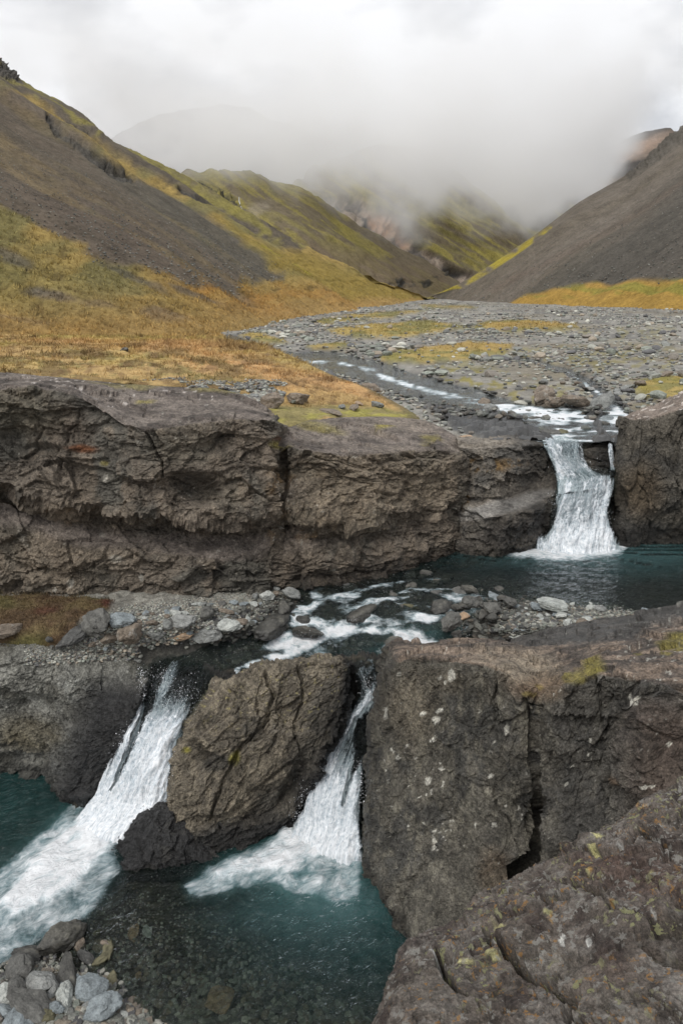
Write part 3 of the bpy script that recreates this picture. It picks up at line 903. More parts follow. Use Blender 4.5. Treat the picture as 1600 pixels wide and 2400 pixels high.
# ================================================================ CLOUD (real volume, hanging in front of the far ridges)
def make_cloud():
    ng = bpy.data.node_groups.new('cloud_field', 'GeometryNodeTree')
    ng.interface.new_socket('Geometry', in_out='INPUT', socket_type='NodeSocketGeometry')
    ng.interface.new_socket('Geometry', in_out='OUTPUT', socket_type='NodeSocketGeometry')
    N, L = ng.nodes, ng.links
    gi, go = N.new('NodeGroupInput'), N.new('NodeGroupOutput')
    vc = N.new('GeometryNodeVolumeCube')
    lo, hi = (-330, 205, 18), (420, 545, 260)
    vc.inputs['Min'].default_value = lo
    vc.inputs['Max'].default_value = hi
    for k, a in zip(('Resolution X', 'Resolution Y', 'Resolution Z'), range(3)):
        vc.inputs[k].default_value = int((hi[a] - lo[a]) / 2.6)
    pos = N.new('GeometryNodeInputPosition')
    def noise(scale, detail, rough, off=(0, 0, 0), sc=(1, 1, 1)):
        va = N.new('ShaderNodeVectorMath'); va.operation = 'MULTIPLY_ADD'
        L.new(pos.outputs[0], va.inputs[0]); va.inputs[1].default_value = sc; va.inputs[2].default_value = off
        t = N.new('ShaderNodeTexNoise')
        L.new(va.outputs[0], t.inputs['Vector'])
        t.inputs['Scale'].default_value = scale; t.inputs['Detail'].default_value = detail; t.inputs['Roughness'].default_value = rough
        return t.outputs[0]
    def mth(op, a, b=0.0, c=0.0, clamp=False):
        m = N.new('ShaderNodeMath'); m.operation = op; m.use_clamp = clamp
        for i, v in enumerate((a, b, c)):
            if isinstance(v, bpy.types.NodeSocket): L.new(v, m.inputs[i])
            else: m.inputs[i].default_value = v
        return m.outputs[0]
    sep = N.new('ShaderNodeSeparateXYZ'); L.new(pos.outputs[0], sep.inputs[0])
    x, y, z = sep.outputs
    # apparent elevation in the valley: height of the cloud base rises with distance and towards both sides
    fc = N.new('ShaderNodeFloatCurve')
    cm = fc.mapping.curves[0]
    cur = CLOUD_BASE
    xs = mth('DIVIDE', x, y)                       # bearing
    xn = mth('MULTIPLY_ADD', xs, 1 / 1.4, 0.5, clamp=True)
    L.new(xn, fc.inputs['Value'])
    for i, (a, b) in enumerate(cur):
        if i < 2: cm.points[i].location = (a, b)
        else: cm.points.new(a, b)
    fc.mapping.update()
    base = mth('MULTIPLY', fc.outputs[0], y)       # base height = curve * distance
    n1 = noise(0.024, 3, 0.55, (7, 3, 1), (1, .7, 1.15))
    n2 = noise(0.075, 6, 0.66, (2, 9, 4), (1, .8, 0.9))
    h = mth('SUBTRACT', z, base)
    h = mth('ADD', h, mth('MULTIPLY', mth('SUBTRACT', n1, 0.5), 85.0))
    h = mth('ADD', h, mth('MULTIPLY', mth('SUBTRACT', n2, 0.5), 85.0))
    n3 = noise(0.046, 7, 0.7, (5, 1, 8), (.8, .6, 1.1))
    d = mth('MULTIPLY_ADD', h, 1 / 15.0, 0.0, clamp=True)
    d = mth('MULTIPLY', d, mth('MULTIPLY_ADD', n3, 7.0, -2.55, clamp=False))
    d = mth('MAXIMUM', d, 0.0)
    # thin again upwards and at the box's faces
    top = mth('MULTIPLY_ADD', z, -1 / 48.0, 92 / 48.0, clamp=True)
    fr1 = mth('MULTIPLY_ADD', y, 1 / 18.0, -210 / 18.0, clamp=True)
    fr2 = mth('MULTIPLY_ADD', y, -1 / 30.0, 540 / 30.0, clamp=True)
    sd1 = mth('MULTIPLY_ADD', x, 1 / 30.0, 325 / 30.0, clamp=True)
    sd2 = mth('MULTIPLY_ADD', x, -1 / 30.0, 415 / 30.0, clamp=True)
    for v in (top, fr1, fr2, sd1, sd2): d = mth('MULTIPLY', d, v)
    L.new(d, vc.inputs['Density'])
    sm = N.new('GeometryNodeSetMaterial')
    mt = bpy.data.materials.new('cloud_vapour')
    mt.use_nodes = True
    t = mt.node_tree; t.nodes.clear()
    o = t.nodes.new('ShaderNodeOutputMaterial')
    pv = t.nodes.new('ShaderNodeVolumePrincipled')
    pv.inputs['Color'].default_value = (0.999, 0.999, 0.999, 1)
    pv.inputs['Density'].default_value = CLOUD_DENSITY
    pv.inputs['Anisotropy'].default_value = 0.2
    t.links.new(pv.outputs[0], o.inputs['Volume'])
    sm.inputs['Material'].default_value = mt
    L.new(vc.outputs[0], sm.inputs[0]); L.new(sm.outputs[0], go.inputs[0])
    me = bpy.data.meshes.new('cloud')
    ob = bpy.data.objects.new('cloud', me)
    me.materials.append(mt)
    scene.collection.objects.link(ob)
    md = ob.modifiers.new('field', 'NODES'); md.node_group = ng
    tag(ob, 'stuff', 'grey white cloud bank hanging low over the mountains')
CLOUD_DENSITY = 0.032
# bearing (x/y, 0 = -0.7, 1 = 0.7) -> base height / distance
CLOUD_BASE = [(0.0, 0.30), (0.20, 0.22), (0.30, 0.165), (0.36, 0.135), (0.43, 0.118), (0.50, 0.098), (0.60, 0.100), (0.70, 0.096), (0.73, 0.112), (0.76, 0.155), (0.79, 0.215), (0.83, 0.27), (1.0, 0.33)]
make_cloud()
# ================================================================ VALLEY FLOOR: gravel plain with the braided stream
def zrow(py, zs, xs=(-600, 0, 300, 600, 900, 1200, 1600, 2100)):
    return [(x, py, z) for x, z in zip(xs, zs)]
rows = [zrow(699, [-3.3] * 8), zrow(706, [-3.38] * 8), zrow(722, [-3.55, -3.55, -3.55, -3.6, -3.6, -3.5, -3.1, -2.9]),
        zrow(745, [-3.8] * 5 + [-3.75, -3.5, -3.2]), zrow(780, [-4.0] * 5 + [-3.9, -3.7, -3.4]), zrow(825, [-4.1] * 5 + [-4.0, -3.8, -3.6]),
        zrow(880, [-4.2] * 5 + [-4.15, -3.95, -3.7]), zrow(930, [-4.27] * 6 + [-4.0, -3.8]), zrow(985, [-4.33] * 6 + [-4.33, -4.33]), zrow(1036, [-4.40] * 8)]
rows_vf = rows
vf = Patch(rows, 3.4, 0.3, cap=200)
px, py = vf.PX, vf.PY
D = vf.P[..., 1]
X, Y = px + 10 * fbm(np.stack([px / 50, py / 14, 0 * px], -1), 3, 701), py + 4 * fbm(np.stack([px / 50, py / 14, 5 + 0 * px], -1), 3, 702)
isl = np.zeros_like(px)
for poly in ([(725, 752), (790, 742), (880, 736), (960, 728), (1005, 728), (920, 742), (840, 752), (760, 762)],
             [(768, 774), (860, 760), (980, 754), (1085, 760), (1100, 770), (1020, 780), (920, 796), (840, 792)],
             [(1106, 762), (1200, 750), (1355, 758), (1360, 770), (1230, 778), (1120, 774)],
             [(560, 786), (600, 780), (665, 794), (680, 802), (640, 806), (590, 796)],
             [(715, 812), (800, 802), (842, 812), (800, 822), (730, 820)],
             [(890, 836), (980, 816), (1100, 802), (1214, 810), (1190, 826), (1080, 846), (990, 856), (900, 850)],
             [(1490, 900), (1560, 885), (1640, 880), (1700, 930), (1600, 945), (1510, 935)],
             [(990, 716), (1100, 717), (1112, 722), (1000, 724)]):
    isl = np.maximum(isl, polymask(X + 22 * fbm(np.stack([px / 22, py / 6, 7 + 0 * px], -1), 4, 731), Y + 5 * fbm(np.stack([px / 22, py / 6, 0 * px], -1), 4, 732), poly, 6))
spk = sstep(0.05, 0.3, fbm(np.stack([px / 28, py / 10, 0 * px], -1), 4, 703))
mossy = blobs(px, py, [(1080, 885, 150, 28, 4, 1), (1270, 830, 160, 20, 0, .7), (1480, 850, 160, 40, 0, .6), (1250, 925, 110, 26, 0, .8), (1000, 850, 120, 20, 5, .7), (1450, 780, 200, 16, 0, .5), (1540, 910, 80, 40, 0, .8)], .6) * spk
# water channels
main = [(470, 797, 16), (545, 800, 18), (603, 818, 17), (690, 842, 18), (757, 840, 26), (832, 858, 28), (890, 875, 30), (958, 900, 32), (1007, 912, 34), (1067, 926, 32), (1113, 934, 30), (1176, 950, 22), (1230, 962, 24), (1300, 985, 40), (1340, 1010, 60)]
br = [(1250, 846, 6), (1330, 868, 9), (1360, 889, 13), (1389, 907, 17), (1412, 926, 20), (1440, 946, 22), (1440, 985, 40)]
br2 = [(700, 838, 6), (640, 822, 8), (560, 812, 6)]
chan = np.maximum(linemask(X, Y, main, .35), np.maximum(linemask(X, Y, br, .35), linemask(X, Y, br2, .4)))
chan = np.maximum(chan, linemask(X, Y, [(1180, 838, 5), (1260, 846, 7), (1310, 862, 8)], .4) * .6)
shelf = polymask(X, Y, [(1000, 950), (1180, 945), (1300, 950), (1470, 950), (1480, 1060), (1200, 1060), (1080, 1020), (1040, 990)], 8)
col = np.broadcast_to(np.array((0.25, 0.24, 0.215), np.float32), vf.P.shape).copy()
gn = fbm(vf.P / 1.2, 4, 705)
col = mixc(col, (0.15, 0.145, 0.135), sstep(-.1, .3, gn))
col = mixc(col, (0.185, 0.16, 0.115), 0.7 * sstep(-.05, .35, fbm(vf.P / 5, 3, 706)) * sstep(1000, 1300, px))
grc = mixc(np.broadcast_to(np.array((0.33, 0.25, 0.09), np.float32), vf.P.shape), (0.20, 0.18, 0.07), sstep(-.1, .2, fbm(np.stack([px / 40, py / 7, 0 * px], -1), 4, 707)))
grc = mixc(grc, (0.33, 0.22, 0.08), .6 * blobs(px, py, [(1100, 815, 120, 12, 0, 1), (1250, 765, 110, 8, 0, 1)], .5))
col = mixc(col, grc, isl)
col = mixc(col, (0.22, 0.19, 0.05), np.clip(mossy, 0, 1) * 0.85)
col = mixc(col, (0.085, 0.085, 0.082), np.maximum(chan, shelf))
vf.col = col
mossy_v = np.clip(mossy, 0, 1)
vf.attr['wet'] = np.maximum(chan, shelf) * 0.8
depth = chan * 0.26
vf.P[..., 2] += isl * 0.16 - depth + 0.10 * fbm(vf.P / 2.5, 4, 708) * np.clip(D / 40, .6, 2.5) + isl * 0.10 * fbm(vf.P / 0.5, 3, 709)
# layered wet slabs of the shelf above the upper fall
Qs = vf.P * np.array([0.9, 2.4, 1.0], np.float32)
vf.P[..., 2] += shelf * (0.13 * cells(Qs / 0.9, 710)[0] + 0.08 * cells(Qs / 0.35, 711)[0] + 0.055)
tag(vf.build('terrain', M_GROUND), 'structure', 'grey gravel river plain with grassy islands')

# ================================================================ LEFT TERRACE: orange grass
tr_rows = [
    [(-500, 775, 40), (0, 782, 50), (250, 786, 55), (400, 786, 60), (480, 790, 63), (490, 796, 63)],
    [(-500, 800, 34), (0, 797, 44), (250, 797, 48), (450, 799, 54), (565, 800, 56), (575, 812, 55)],
    [(-500, 818, -2.6), (0, 812, -2.75), (250, 812, -3.0), (470, 812, -3.3), (628, 812, -3.62), (640, 826, -4.2)],
    [(-500, 845, -2.52), (0, 838, -2.62), (250, 838, -2.85), (480, 838, -3.1), (690, 838, -3.62), (702, 854, -4.25)],
    [(-500, 875, -2.45), (0, 866, -2.42), (250, 868, -2.66), (520, 870, -2.95), (770, 876, -3.70), (784, 890, -4.3)],
    [(-500, 910, -2.40), (0, 890, -2.32), (240, 900, -2.6), (540, 905, -3.0), (850, 906, -3.86), (862, 918, -4.35)],
    [(-500, 940, -2.7), (0, 915, -2.75), (240, 925, -3.1), (590, 938, -3.35), (918, 943, -4.02), (932, 952, -4.4)],
    [(-500, 960, -3.6), (0, 935, -3.8), (300, 950, -4.0), (655, 985, -3.66), (960, 972, -4.16), (985, 978, -4.45)],
    [(-500, 980, -5.0), (0, 960, -5.0), (300, 975, -5.0), (668, 1045, -4.2), (985, 1010, -4.4), (1010, 1015, -4.6)],
]
tr = Patch(tr_rows, 3.4, 0.4, cap=200)
px, py = tr.PX, tr.PY
X, Y = px + 12 * fbm(np.stack([px / 50, py / 16, 0 * px], -1), 4, 721), py + 6 * fbm(np.stack([px / 50, py / 16, 5 + 0 * px], -1), 4, 722)
tus = fbm(tr.P * np.array([1.1, 1.1, 1], np.float32) / 0.5, 4, 723, 0.6)
tus2 = fbm(np.stack([px / 60, py / 10, 0 * px], -1), 5, 724, .6)
col = np.broadcast_to(np.array((0.40, 0.275, 0.12), np.float32), tr.P.shape).copy()
col = mixc(col, (0.38, 0.30, 0.105), sstep(-.1, .35, fbm(np.stack([px / 140, py / 18, 0 * px], -1), 3, 725)) * sstep(900, 800, py))
col = mixc(col, (0.46, 0.275, 0.125), 0.8 * blobs(px, py, [(560, 860, 180, 30, 14, 1), (780, 900, 130, 16, 14, 1), (350, 812, 260, 12, 2, .8)], .5))
col = mixc(col, (0.225, 0.19, 0.075), 0.95 * sstep(-0.08, 0.12, tus2) * blobs(px, py, [(200, 850, 420, 34, 2, 1), (100, 880, 260, 25, 4, .8), (500, 890, 160, 18, 6, 1), (60, 800, 160, 10, 0, .5)], .6))
col = mixc(col, (0.20, 0.13, 0.06), 0.7 * sstep(0.06, 0.24, tus2))
col = mixc(col, (0.14, 0.085, 0.045), 0.5 * sstep(0.12, 0.34, fbm(np.stack([px / 26, py / 7, 3 + 0 * px], -1), 4, 726)))
crk = linemask(X * .5 + px * .5, Y * .5 + py * .5, [(650, 870, 4), (668, 885, 5), (690, 898, 4), (730, 908, 4), (770, 918, 3), (830, 925, 2)], .5)
col = mixc(col, (0.06, 0.05, 0.04), crk * .9)
green = polymask(X, Y, [(600, 940), (720, 950), (960, 960), (1000, 985), (900, 990), (760, 985), (735, 1010), (665, 1040), (640, 1000), (630, 960)], 6)
col = mixc(col, (0.215, 0.19, 0.085), green * 0.9)
col = mixc(col, (0.29, 0.265, 0.07), green * sstep(-.05, .2, tus2) * 0.8)
gravl = blobs(X, Y, [(560, 925, 110, 14, 5, 1), (450, 895, 90, 6, 3, .6), (610, 905, 50, 10, 0, .7)], .5) * sstep(-.1, .2, tus)
col = mixc(col, (0.16, 0.145, 0.125), gravl * .8)
bank = sstep(0.965, 0.985, tr.u)
col = mixc(col, (0.13, 0.11, 0.06), bank * 0.8)
tr.col = col
tr.attr['wet'] = 0 * px
dd = np.clip(tr.P[..., 1] / 30, .5, 1.6)
tr.P[..., 2] += (0.15 * tus * dd + 0.16 * fbm(tr.P / 2.2, 4, 727) - 0.30 * crk) * (1 - bank) * sstep(0, 0.1, tr.v + .03)
tag(tr.build('terrain', M_GROUND), 'structure', 'orange autumn grass terrace above the left cliff')

# grass blades standing on the terrace, too many to count
def tufts(name, pt, mask, n, seed, h=(0.10, 0.22), colfn=None, blades=4):
    P, i = pick_pts(pt, mask, n, seed)
    r = np.random.default_rng(seed + 1)
    cols = pt.col.reshape(-1, 3)[i] * r.uniform(0.75, 1.35, (n, 1))
    P = np.repeat(P, blades, 0)
    cols = np.repeat(cols, blades, 0)
    k = len(P)
    hh = r.uniform(*h, k) * np.clip(P[:, 1] / 30, .8, 2)
    a = r.uniform(0, 6.28, k)
    lean = r.normal(0, 0.5, (k, 2)) * hh[:, None]
    w = hh * 0.12
    P = P + np.stack([r.normal(0, .06, k), r.normal(0, .06, k), np.full(k, -0.02)], -1)
    dx = np.stack([np.cos(a) * w, np.sin(a) * w, 0 * a], -1)
    tip = P + np.stack([lean[:, 0], lean[:, 1], hh], -1)
    V = np.stack([P - dx, P + dx, tip], 1).reshape(-1, 3)
    Fc = np.arange(k * 3).reshape(-1, 3)
    o = mesh_obj(name, V, Fc, M_GROUND, None, np.repeat(cols, 3, 0), {'wet': np.zeros(k * 3)}, smooth=False)
    return tag(o, 'stuff')
tufts('grass', tr, (tr.v > 0.05) * (tr.v < 0.85) * (1 - gravl) * (1 - crk) * (1 - bank) * (1 - 0.3 * green) * (tr.PX > -60) * (.15 + sstep(-.15, .15, fbm(tr.P / .9, 3, 741))), 15000, 31, (.05, .13))
tufts('grass', tr, (tr.v > 0.05) * (tr.v < 0.85) * (1 - gravl) * (1 - bank) * (tr.PX > -60) * sstep(.1, .3, fbm(tr.P / .7, 3, 743)), 2200, 37, (.12, .24))

tufts('grass', lh, (1 - scree_lh) * sstep(.45, .6, lh.v) * (lh.v < .97) * (lh.PX > -60) / np.clip(lh.P[..., 1] / 50, .6, 9) ** 1.5, 8000, 41, (.07, .18))
tufts('grass', vf, isl * (vf.PX > 500) * (vf.PX < 1660), 5000, 43, (.05, .12))
# ================================================================ LEFT CLIFF
# columns from left to right; every column runs from the hidden back of the top over the edge and down to the foot
def colm(px, tb, te, m1, led, und, bul, base, Dt, Db, back=1.8, undin=0.35, ledout=0.28):
    """px values may drift: each entry is (dx, py)"""
    r = []
    f = lambda q: q if isinstance(q, tuple) else (0, q)
    (a, y) = f(tb)
    r.append((px + a, y + 8, Dt + back + 1.2))
    r.append((px + a, y, Dt + back))
    (a2, y2) = f(te)
    ym = y + (y2 - y) * 0.6
    r.append((px + a * .4 + a2 * .6, ym, Dt + back * 0.42))
    r.append((px + a2, y2, Dt))
    (a3, y3) = f(m1); r.append((px + a3, y3, Dt - 0.10))
    (a4, y4) = f(led); t = (y4 - y2) / (base - y2)
    r.append((px + a4, y4 - 6, Dt + (Db - Dt) * t - ledout * (undin > .05)))
    (a5, y5) = f(und); t = (y5 - y2) / (base - y2)
    r.append((px + a5, y5, Dt + (Db - Dt) * t + undin * 1.3))
    (a6, y6) = f(bul); t = (y6 - y2) / (base - y2)
    r.append((px + a6, y6, Dt + (Db - Dt) * t + undin * 0.2))
    r.append((px, base, Db))
    r.append((px, base + 30, Db + 0.05))
    return r
cols_ = [
    colm(-330, 850, 905, 1000, 1110, 1140, 1250, 1425, 15.4, 14.6, 3.0, .4),
    colm(-120, 862, 908, 1010, 1120, 1150, 1260, 1420, 15.5, 14.7, 3.0, .4),
    colm(0, 872, 914, 1000, 1136, 1165, 1250, 1414, 15.6, 14.85, 2.9, .45),
    colm(90, 880, 908, 1020, 1165, 1190, 1270, 1410, 15.7, 14.9, 2.9, .4),
    colm(150, 886, 922, 1040, 1185, 1210, 1290, 1405, 15.6, 14.9, 2.8, .4),
    colm(218, 892, 938, 1040, 1195, 1220, 1300, 1398, 15.6, 15.0, 2.7, .45),
    colm(290, 900, 985, 1060, 1202, 1225, 1300, 1396, 15.3, 15.05, 3.0, .45),
    colm(345, 903, 1006, 1080, 1206, 1230, 1310, 1400, 15.2, 15.1, 3.2, .45),
    colm(410, 907, 1002, 1080, 1212, 1235, 1310, 1406, 15.3, 15.05, 3.2, .5),
    colm(500, 912, 990, 1080, 1218, 1245, 1320, 1403, 15.6, 15.1, 3.0, .5),
    colm(570, 926, 982, 1080, 1212, 1240, 1320, 1398, 15.8, 15.2, 2.6, .45),
    colm(635, (-15, 950), 986, 1080, 1200, 1228, 1310, 1384, 15.9, 15.4, 2.2, .4),
    colm(660, (-12, 985), 1030, 1100, 1198, 1225, 1310, 1381, 16.5, 15.6, 1.2, .35),
    colm(678, (0, 1000), 1046, 1110, 1200, 1225, 1310, 1378, 16.5, 15.65, 2.2, .3),
    colm(745, (-20, 985), 1062, 1120, 1215, 1240, 1300, 1372, 16.5, 15.9, 3.6, .25),
    colm(830, (-10, 978), 1068, 1130, 1222, 1240, 1290, 1356, 16.8, 16.2, 4.0, .15),
    colm(905, (0, 976), 1062, 1130, 1210, 1230, 1275, 1336, 17.2, 16.8, 4.4, .1),
    colm(985, (10, 985), 1056, 1120, 1200, 1220, 1260, 1318, 17.8, 17.4, 4.2, .05),
    colm(1050, (0, 1010), 1058, 1110, 1180, 1200, 1245, 1296, 18.3, 18.0, 2.6, 0),
    colm(1078, (2, 1030), (4, 1080), (8, 1120), (4, 1190), (-2, 1205), (-6, 1245), 1288, 18.7, 18.35, 1.5, 0, 0),
    colm(1092, (0, 1040), (0, 1095), (0, 1130), (0, 1190), (-4, 1210), (-8, 1250), 1286, 19.6, 19.4, 1.2, 0, 0),
]
lc = Patch([list(r) for r in zip(*cols_)], 3.0, 0.6, cap=90)
N = lc.smooth_normals(14)
top = sstep(0.5, 0.85, N[..., 2])
dsp = rock_disp(lc.P, 1.5, 0.20, (1.4, 1.4, 0.8), 801, crack=.8)
dsp += 0.10 * rock_disp(lc.P, 3.2, 1.0, (1.0, 1.0, 1.0), 811, crack=0.3)
lay = rock_disp(lc.P, 1.3, 0.09, (1.7, 1.1, 0.8), 805, crack=0.8, fine=.12)
dsp = (dsp + strata(lc.P, .62, .15, 831) + strata(lc.P, .23, .06, 835)) * (1 - 0.92 * top) + lay * (0.25 + .8 * top)
# hand placed forms: overhang on the left, dark hollows, cracks
px, py = lc.PX, lc.PY
hol = blobs(px, py, [(20, 1080, 60, 70, 20, 1.0), (70, 1045, 70, 12, 8, .8), (455, 1145, 60, 30, 15, .9), (520, 1040, 40, 16, -20, .5), (390, 1160, 40, 26, 0, .5), (485, 1360, 60, 22, -15, .6), (940, 1230, 50, 26, 0, .2), (240, 965, 70, 22, 38, .35)], .5)
dsp -= 0.42 * hol
cr = linemask(px + 5 * fbm(lc.P / .3, 3, 812), py, [(664, 1020, 10), (668, 1080, 6), (672, 1140, 5), (660, 1190, 8)], .7)
cr = np.maximum(cr, linemask(px + 6 * fbm(lc.P / .3, 3, 813), py, [(218, 940, 3), (250, 975, 4), (340, 1010, 3), (380, 1080, 3), (385, 1120, 2)], .7) * .6)
dsp -= 0.35 * cr
fade = sstep(0, 0.06, lc.v)
lc.push(dsp * fade, N)
n1 = fbm(lc.P / 1.1, 4, 821)
n2 = fbm(lc.P * np.array([1, 1, .35], np.float32) / 0.45, 4, 822)
X, Y = px + 14 * fbm(lc.P / .8, 3, 823), py + 12 * fbm(lc.P / .8, 3, 824)
col = np.broadcast_to(np.array((0.150, 0.127, 0.104), np.float32), lc.P.shape).copy()
col = mixc(col, (0.098, 0.092, 0.080), sstep(-.15, .3, n1))
col = mixc(col, (0.185, 0.152, 0.120), 0.7 * sstep(0.0, .35, n2))
col = mixc(col, (0.205, 0.168, 0.125), 0.75 * blobs(X, Y, [(800, 1150, 150, 90, 0, 1), (950, 1130, 120, 70, 0, .9), (120, 1290, 170, 90, 0, .5), (520, 1150, 60, 40, 0, .5)], .6))
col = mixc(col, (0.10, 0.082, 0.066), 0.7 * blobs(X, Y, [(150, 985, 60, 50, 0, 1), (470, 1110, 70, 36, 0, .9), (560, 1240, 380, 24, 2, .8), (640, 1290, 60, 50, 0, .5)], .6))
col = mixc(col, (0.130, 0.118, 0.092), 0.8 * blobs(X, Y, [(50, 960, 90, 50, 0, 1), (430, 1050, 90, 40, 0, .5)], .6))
col = mixc(col, (0.24, 0.14, 0.05), 0.5 * sstep(.1, .35, fbm(lc.P / .35, 4, 825)) * blobs(X, Y, [(660, 1150, 30, 50, 0, 1), (700, 1255, 90, 24, 0, .8), (720, 1230, 60, 20, 0, .7), (140, 1225, 80, 26, 0, .6)], .6))
col = mixc(col, (0.13, 0.05, 0.02), 0.9 * blobs(X, Y, [(195, 1048, 34, 9, 0, 1), (665, 1030, 16, 8, 0, .9)], .5))
tcol = mixc(np.broadcast_to(np.array((0.175, 0.150, 0.134), np.float32), lc.P.shape), (0.095, 0.080, 0.072), sstep(-.1, .25, fbm(lc.P * np.array([.6, 1.6, 1], np.float32) / 0.5, 4, 826)))
tcol = mixc(tcol, (0.235, 0.20, 0.17), sstep(-.2, .2, n1) * 0.6 * (px > 660))
tcol = mixc(tcol, (0.52, 0.48, 0.46), 0.85 * sstep(.42, .5, fbm(lc.P / .16, 3, 827)) * (px < 500) * (py < 950))
col = mixc(col, tcol, np.clip(top * 1.2, 0, 1))
gsp = fbm(lc.P / .5, 4, 828)
col = mixc(col, (0.25, 0.215, 0.05), 0.85 * blobs(X, Y, [(905, 1002, 24, 7, 0, 1), (740, 1000, 60, 12, 8, .6), (345, 948, 24, 5, 0, .8), (660, 1045, 24, 9, 0, .8), (1010, 1030, 24, 9, 0, .7), (520, 915, 60, 6, 3, .7), (300, 905, 80, 6, 2, .5), (240, 1082, 8, 6, 0, .6)], .5))
lic = sstep(.50, .57, fbm(lc.P / .10, 3, 829)) * sstep(0, .25, fbm(lc.P / 1.3, 2, 830))
lic = np.maximum(lic, blobs(px, py, [(168, 1365, 7, 9, 0, 1), (130, 1382, 5, 5, 0, 1), (330, 1355, 7, 8, 0, 1), (130, 1400, 5, 5, 0, 1), (240, 1255, 8, 6, 0, .7), (275, 1310, 14, 8, 0, .6), (60, 1265, 30, 5, 60, .4), (240, 1120, 5, 12, 0, .8), (700, 925, 1, 1, 0, 1)], .3))
col = mixc(col, (0.42, 0.40, 0.36), np.clip(lic, 0, 1) * 0.75 * (1 - .6 * top))
base_w = sstep(0, 1, (lc.v - 0.94) / 0.05)
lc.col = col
lc.attr['wet'] = np.clip(sstep(-6.75, -7.0, lc.P[..., 2]) * sstep(600, 680, px) * .8 + sstep(700, 900, px) * sstep(0.80, 0.9, lc.v) * 0.6 + .25 * hol, 0, 1)  # hol term darkens and smooths the placed hollows
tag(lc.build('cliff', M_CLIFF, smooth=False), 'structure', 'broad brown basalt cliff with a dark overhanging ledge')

# ================================================================ ROCK STEPS beside and behind the upper fall
# columns: from the left cliff corner to the right cliff
def C(*a): return list(a)
uf_cols = [
    C((1062, 1000, -4.5), (1068, 1030, -4.30), (1074, 1048, 19.3), (1070, 1100, 19.2), (1066, 1160, 19.0), (1062, 1186, 18.7), (1060, 1230, 18.45), (1058, 1296, 18.2), (1058, 1330, 18.2)),
    C((1100, 1000, -4.5), (1104, 1034, -4.30), (1106, 1052, 19.0), (1108, 1120, 18.9), (1108, 1172, 18.8), (1100, 1186, 18.3), (1098, 1230, 18.1), (1096, 1290, 18.0), (1096, 1325, 18.0)),
    C((1150, 995, -4.5), (1155, 1032, -4.30), (1160, 1048, 19.1), (1162, 1120, 19.0), (1160, 1172, 18.9), (1134, 1214, 17.6), (1134, 1242, 17.6), (1136, 1286, 17.7), (1136, 1320, 17.9)),
    C((1205, 990, -4.5), (1212, 1030, -4.30), (1216, 1046, 19.3), (1214, 1110, 19.2), (1205, 1160, 19.1), (1205, 1204, 17.9), (1205, 1234, 17.9), (1205, 1276, 18.0), (1205, 1310, 18.2)),
    C((1240, 985, -4.55), (1248, 1026, -4.42), (1262, 1042, 19.9), (1258, 1100, 19.7), (1250, 1140, 19.5), (1260, 1190, 18.3), (1262, 1222, 18.3), (1264, 1262, 18.4), (1264, 1300, 18.6)),
    C((1275, 980, -4.55), (1282, 1020, -4.42), (1284, 1044, 20.0), (1286, 1090, 19.9), (1300, 1125, 19.7), (1290, 1170, 19.2), (1292, 1210, 19.2), (1294, 1250, 19.2), (1294, 1290, 19.0)),
    C((1330, 980, -4.55), (1340, 1022, -4.42), (1350, 1050, 20.1), (1350, 1090, 20.0), (1355, 1125, 19.8), (1345, 1170, 19.6), (1345, 1210, 19.5), (1345, 1250, 19.5), (1345, 1290, 19.2)),
    C((1390, 980, -4.55), (1395, 1026, -4.42), (1400, 1060, 20.1), (1402, 1096, 20.0), (1405, 1125, 19.8), (1400, 1170, 19.7), (1400, 1210, 19.6), (1400, 1252, 19.6), (1400, 1290, 19.2)),
    C((1430, 985, -4.55), (1436, 1026, -4.42), (1440, 1060, 20.3), (1442, 1096, 20.2), (1446, 1125, 20.1), (1446, 1170, 20.0), (1446, 1210, 20.0), (1446, 1252, 20.0), (1446, 1290, 19.4)),
    C((1490, 985, -4.55), (1500, 1026, -4.42), (1500, 1060, 20.3), (1500, 1096, 20.2), (1500, 1125, 20.1), (1500, 1170, 20.0), (1500, 1210, 20.0), (1500, 1252, 20.0), (1500, 1290, 19.4)),
]
uf = Patch([list(r) for r in zip(*uf_cols)], 2.5, 0.35)
N = uf.smooth_normals(6)
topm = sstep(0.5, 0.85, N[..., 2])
px, py = uf.PX, uf.PY
uf.push((rock_disp(uf.P, 1.1, 0.13, (1.3, 1, .9), 841, crack=.9) + strata(uf.P, .5, .12, 861)) * (1 - .9 * topm) + rock_disp(uf.P, .9, 0.06, (1.5, 1.1, .8), 842, fine=.12) * topm, N)
wet = np.clip(sstep(1180, 1240, px + .4 * (py - 1100)) + sstep(.75, .9, uf.v) * .6 + blobs(px, py, [(1200, 1190, 110, 30, -14, .35)], .5), 0, 1)
wet = np.maximum(wet, sstep(1185, 1235, px))
col = np.broadcast_to(np.array((0.165, 0.148, 0.128), np.float32), uf.P.shape).copy()
col = mixc(col, (0.10, 0.095, 0.088), sstep(-.1, .3, fbm(uf.P / .8, 4, 843)))
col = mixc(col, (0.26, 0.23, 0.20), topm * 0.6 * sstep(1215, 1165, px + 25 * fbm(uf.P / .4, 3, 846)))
col = mixc(col, (0.20, 0.115, 0.03), 0.8 * sstep(0, .25, fbm(uf.P / .25, 3, 844)) * blobs(px, py, [(1130, 1090, 50, 18, 0, 1), (1085, 1160, 16, 30, 0, .9), (1190, 1085, 40, 10, 0, .7)], .5))
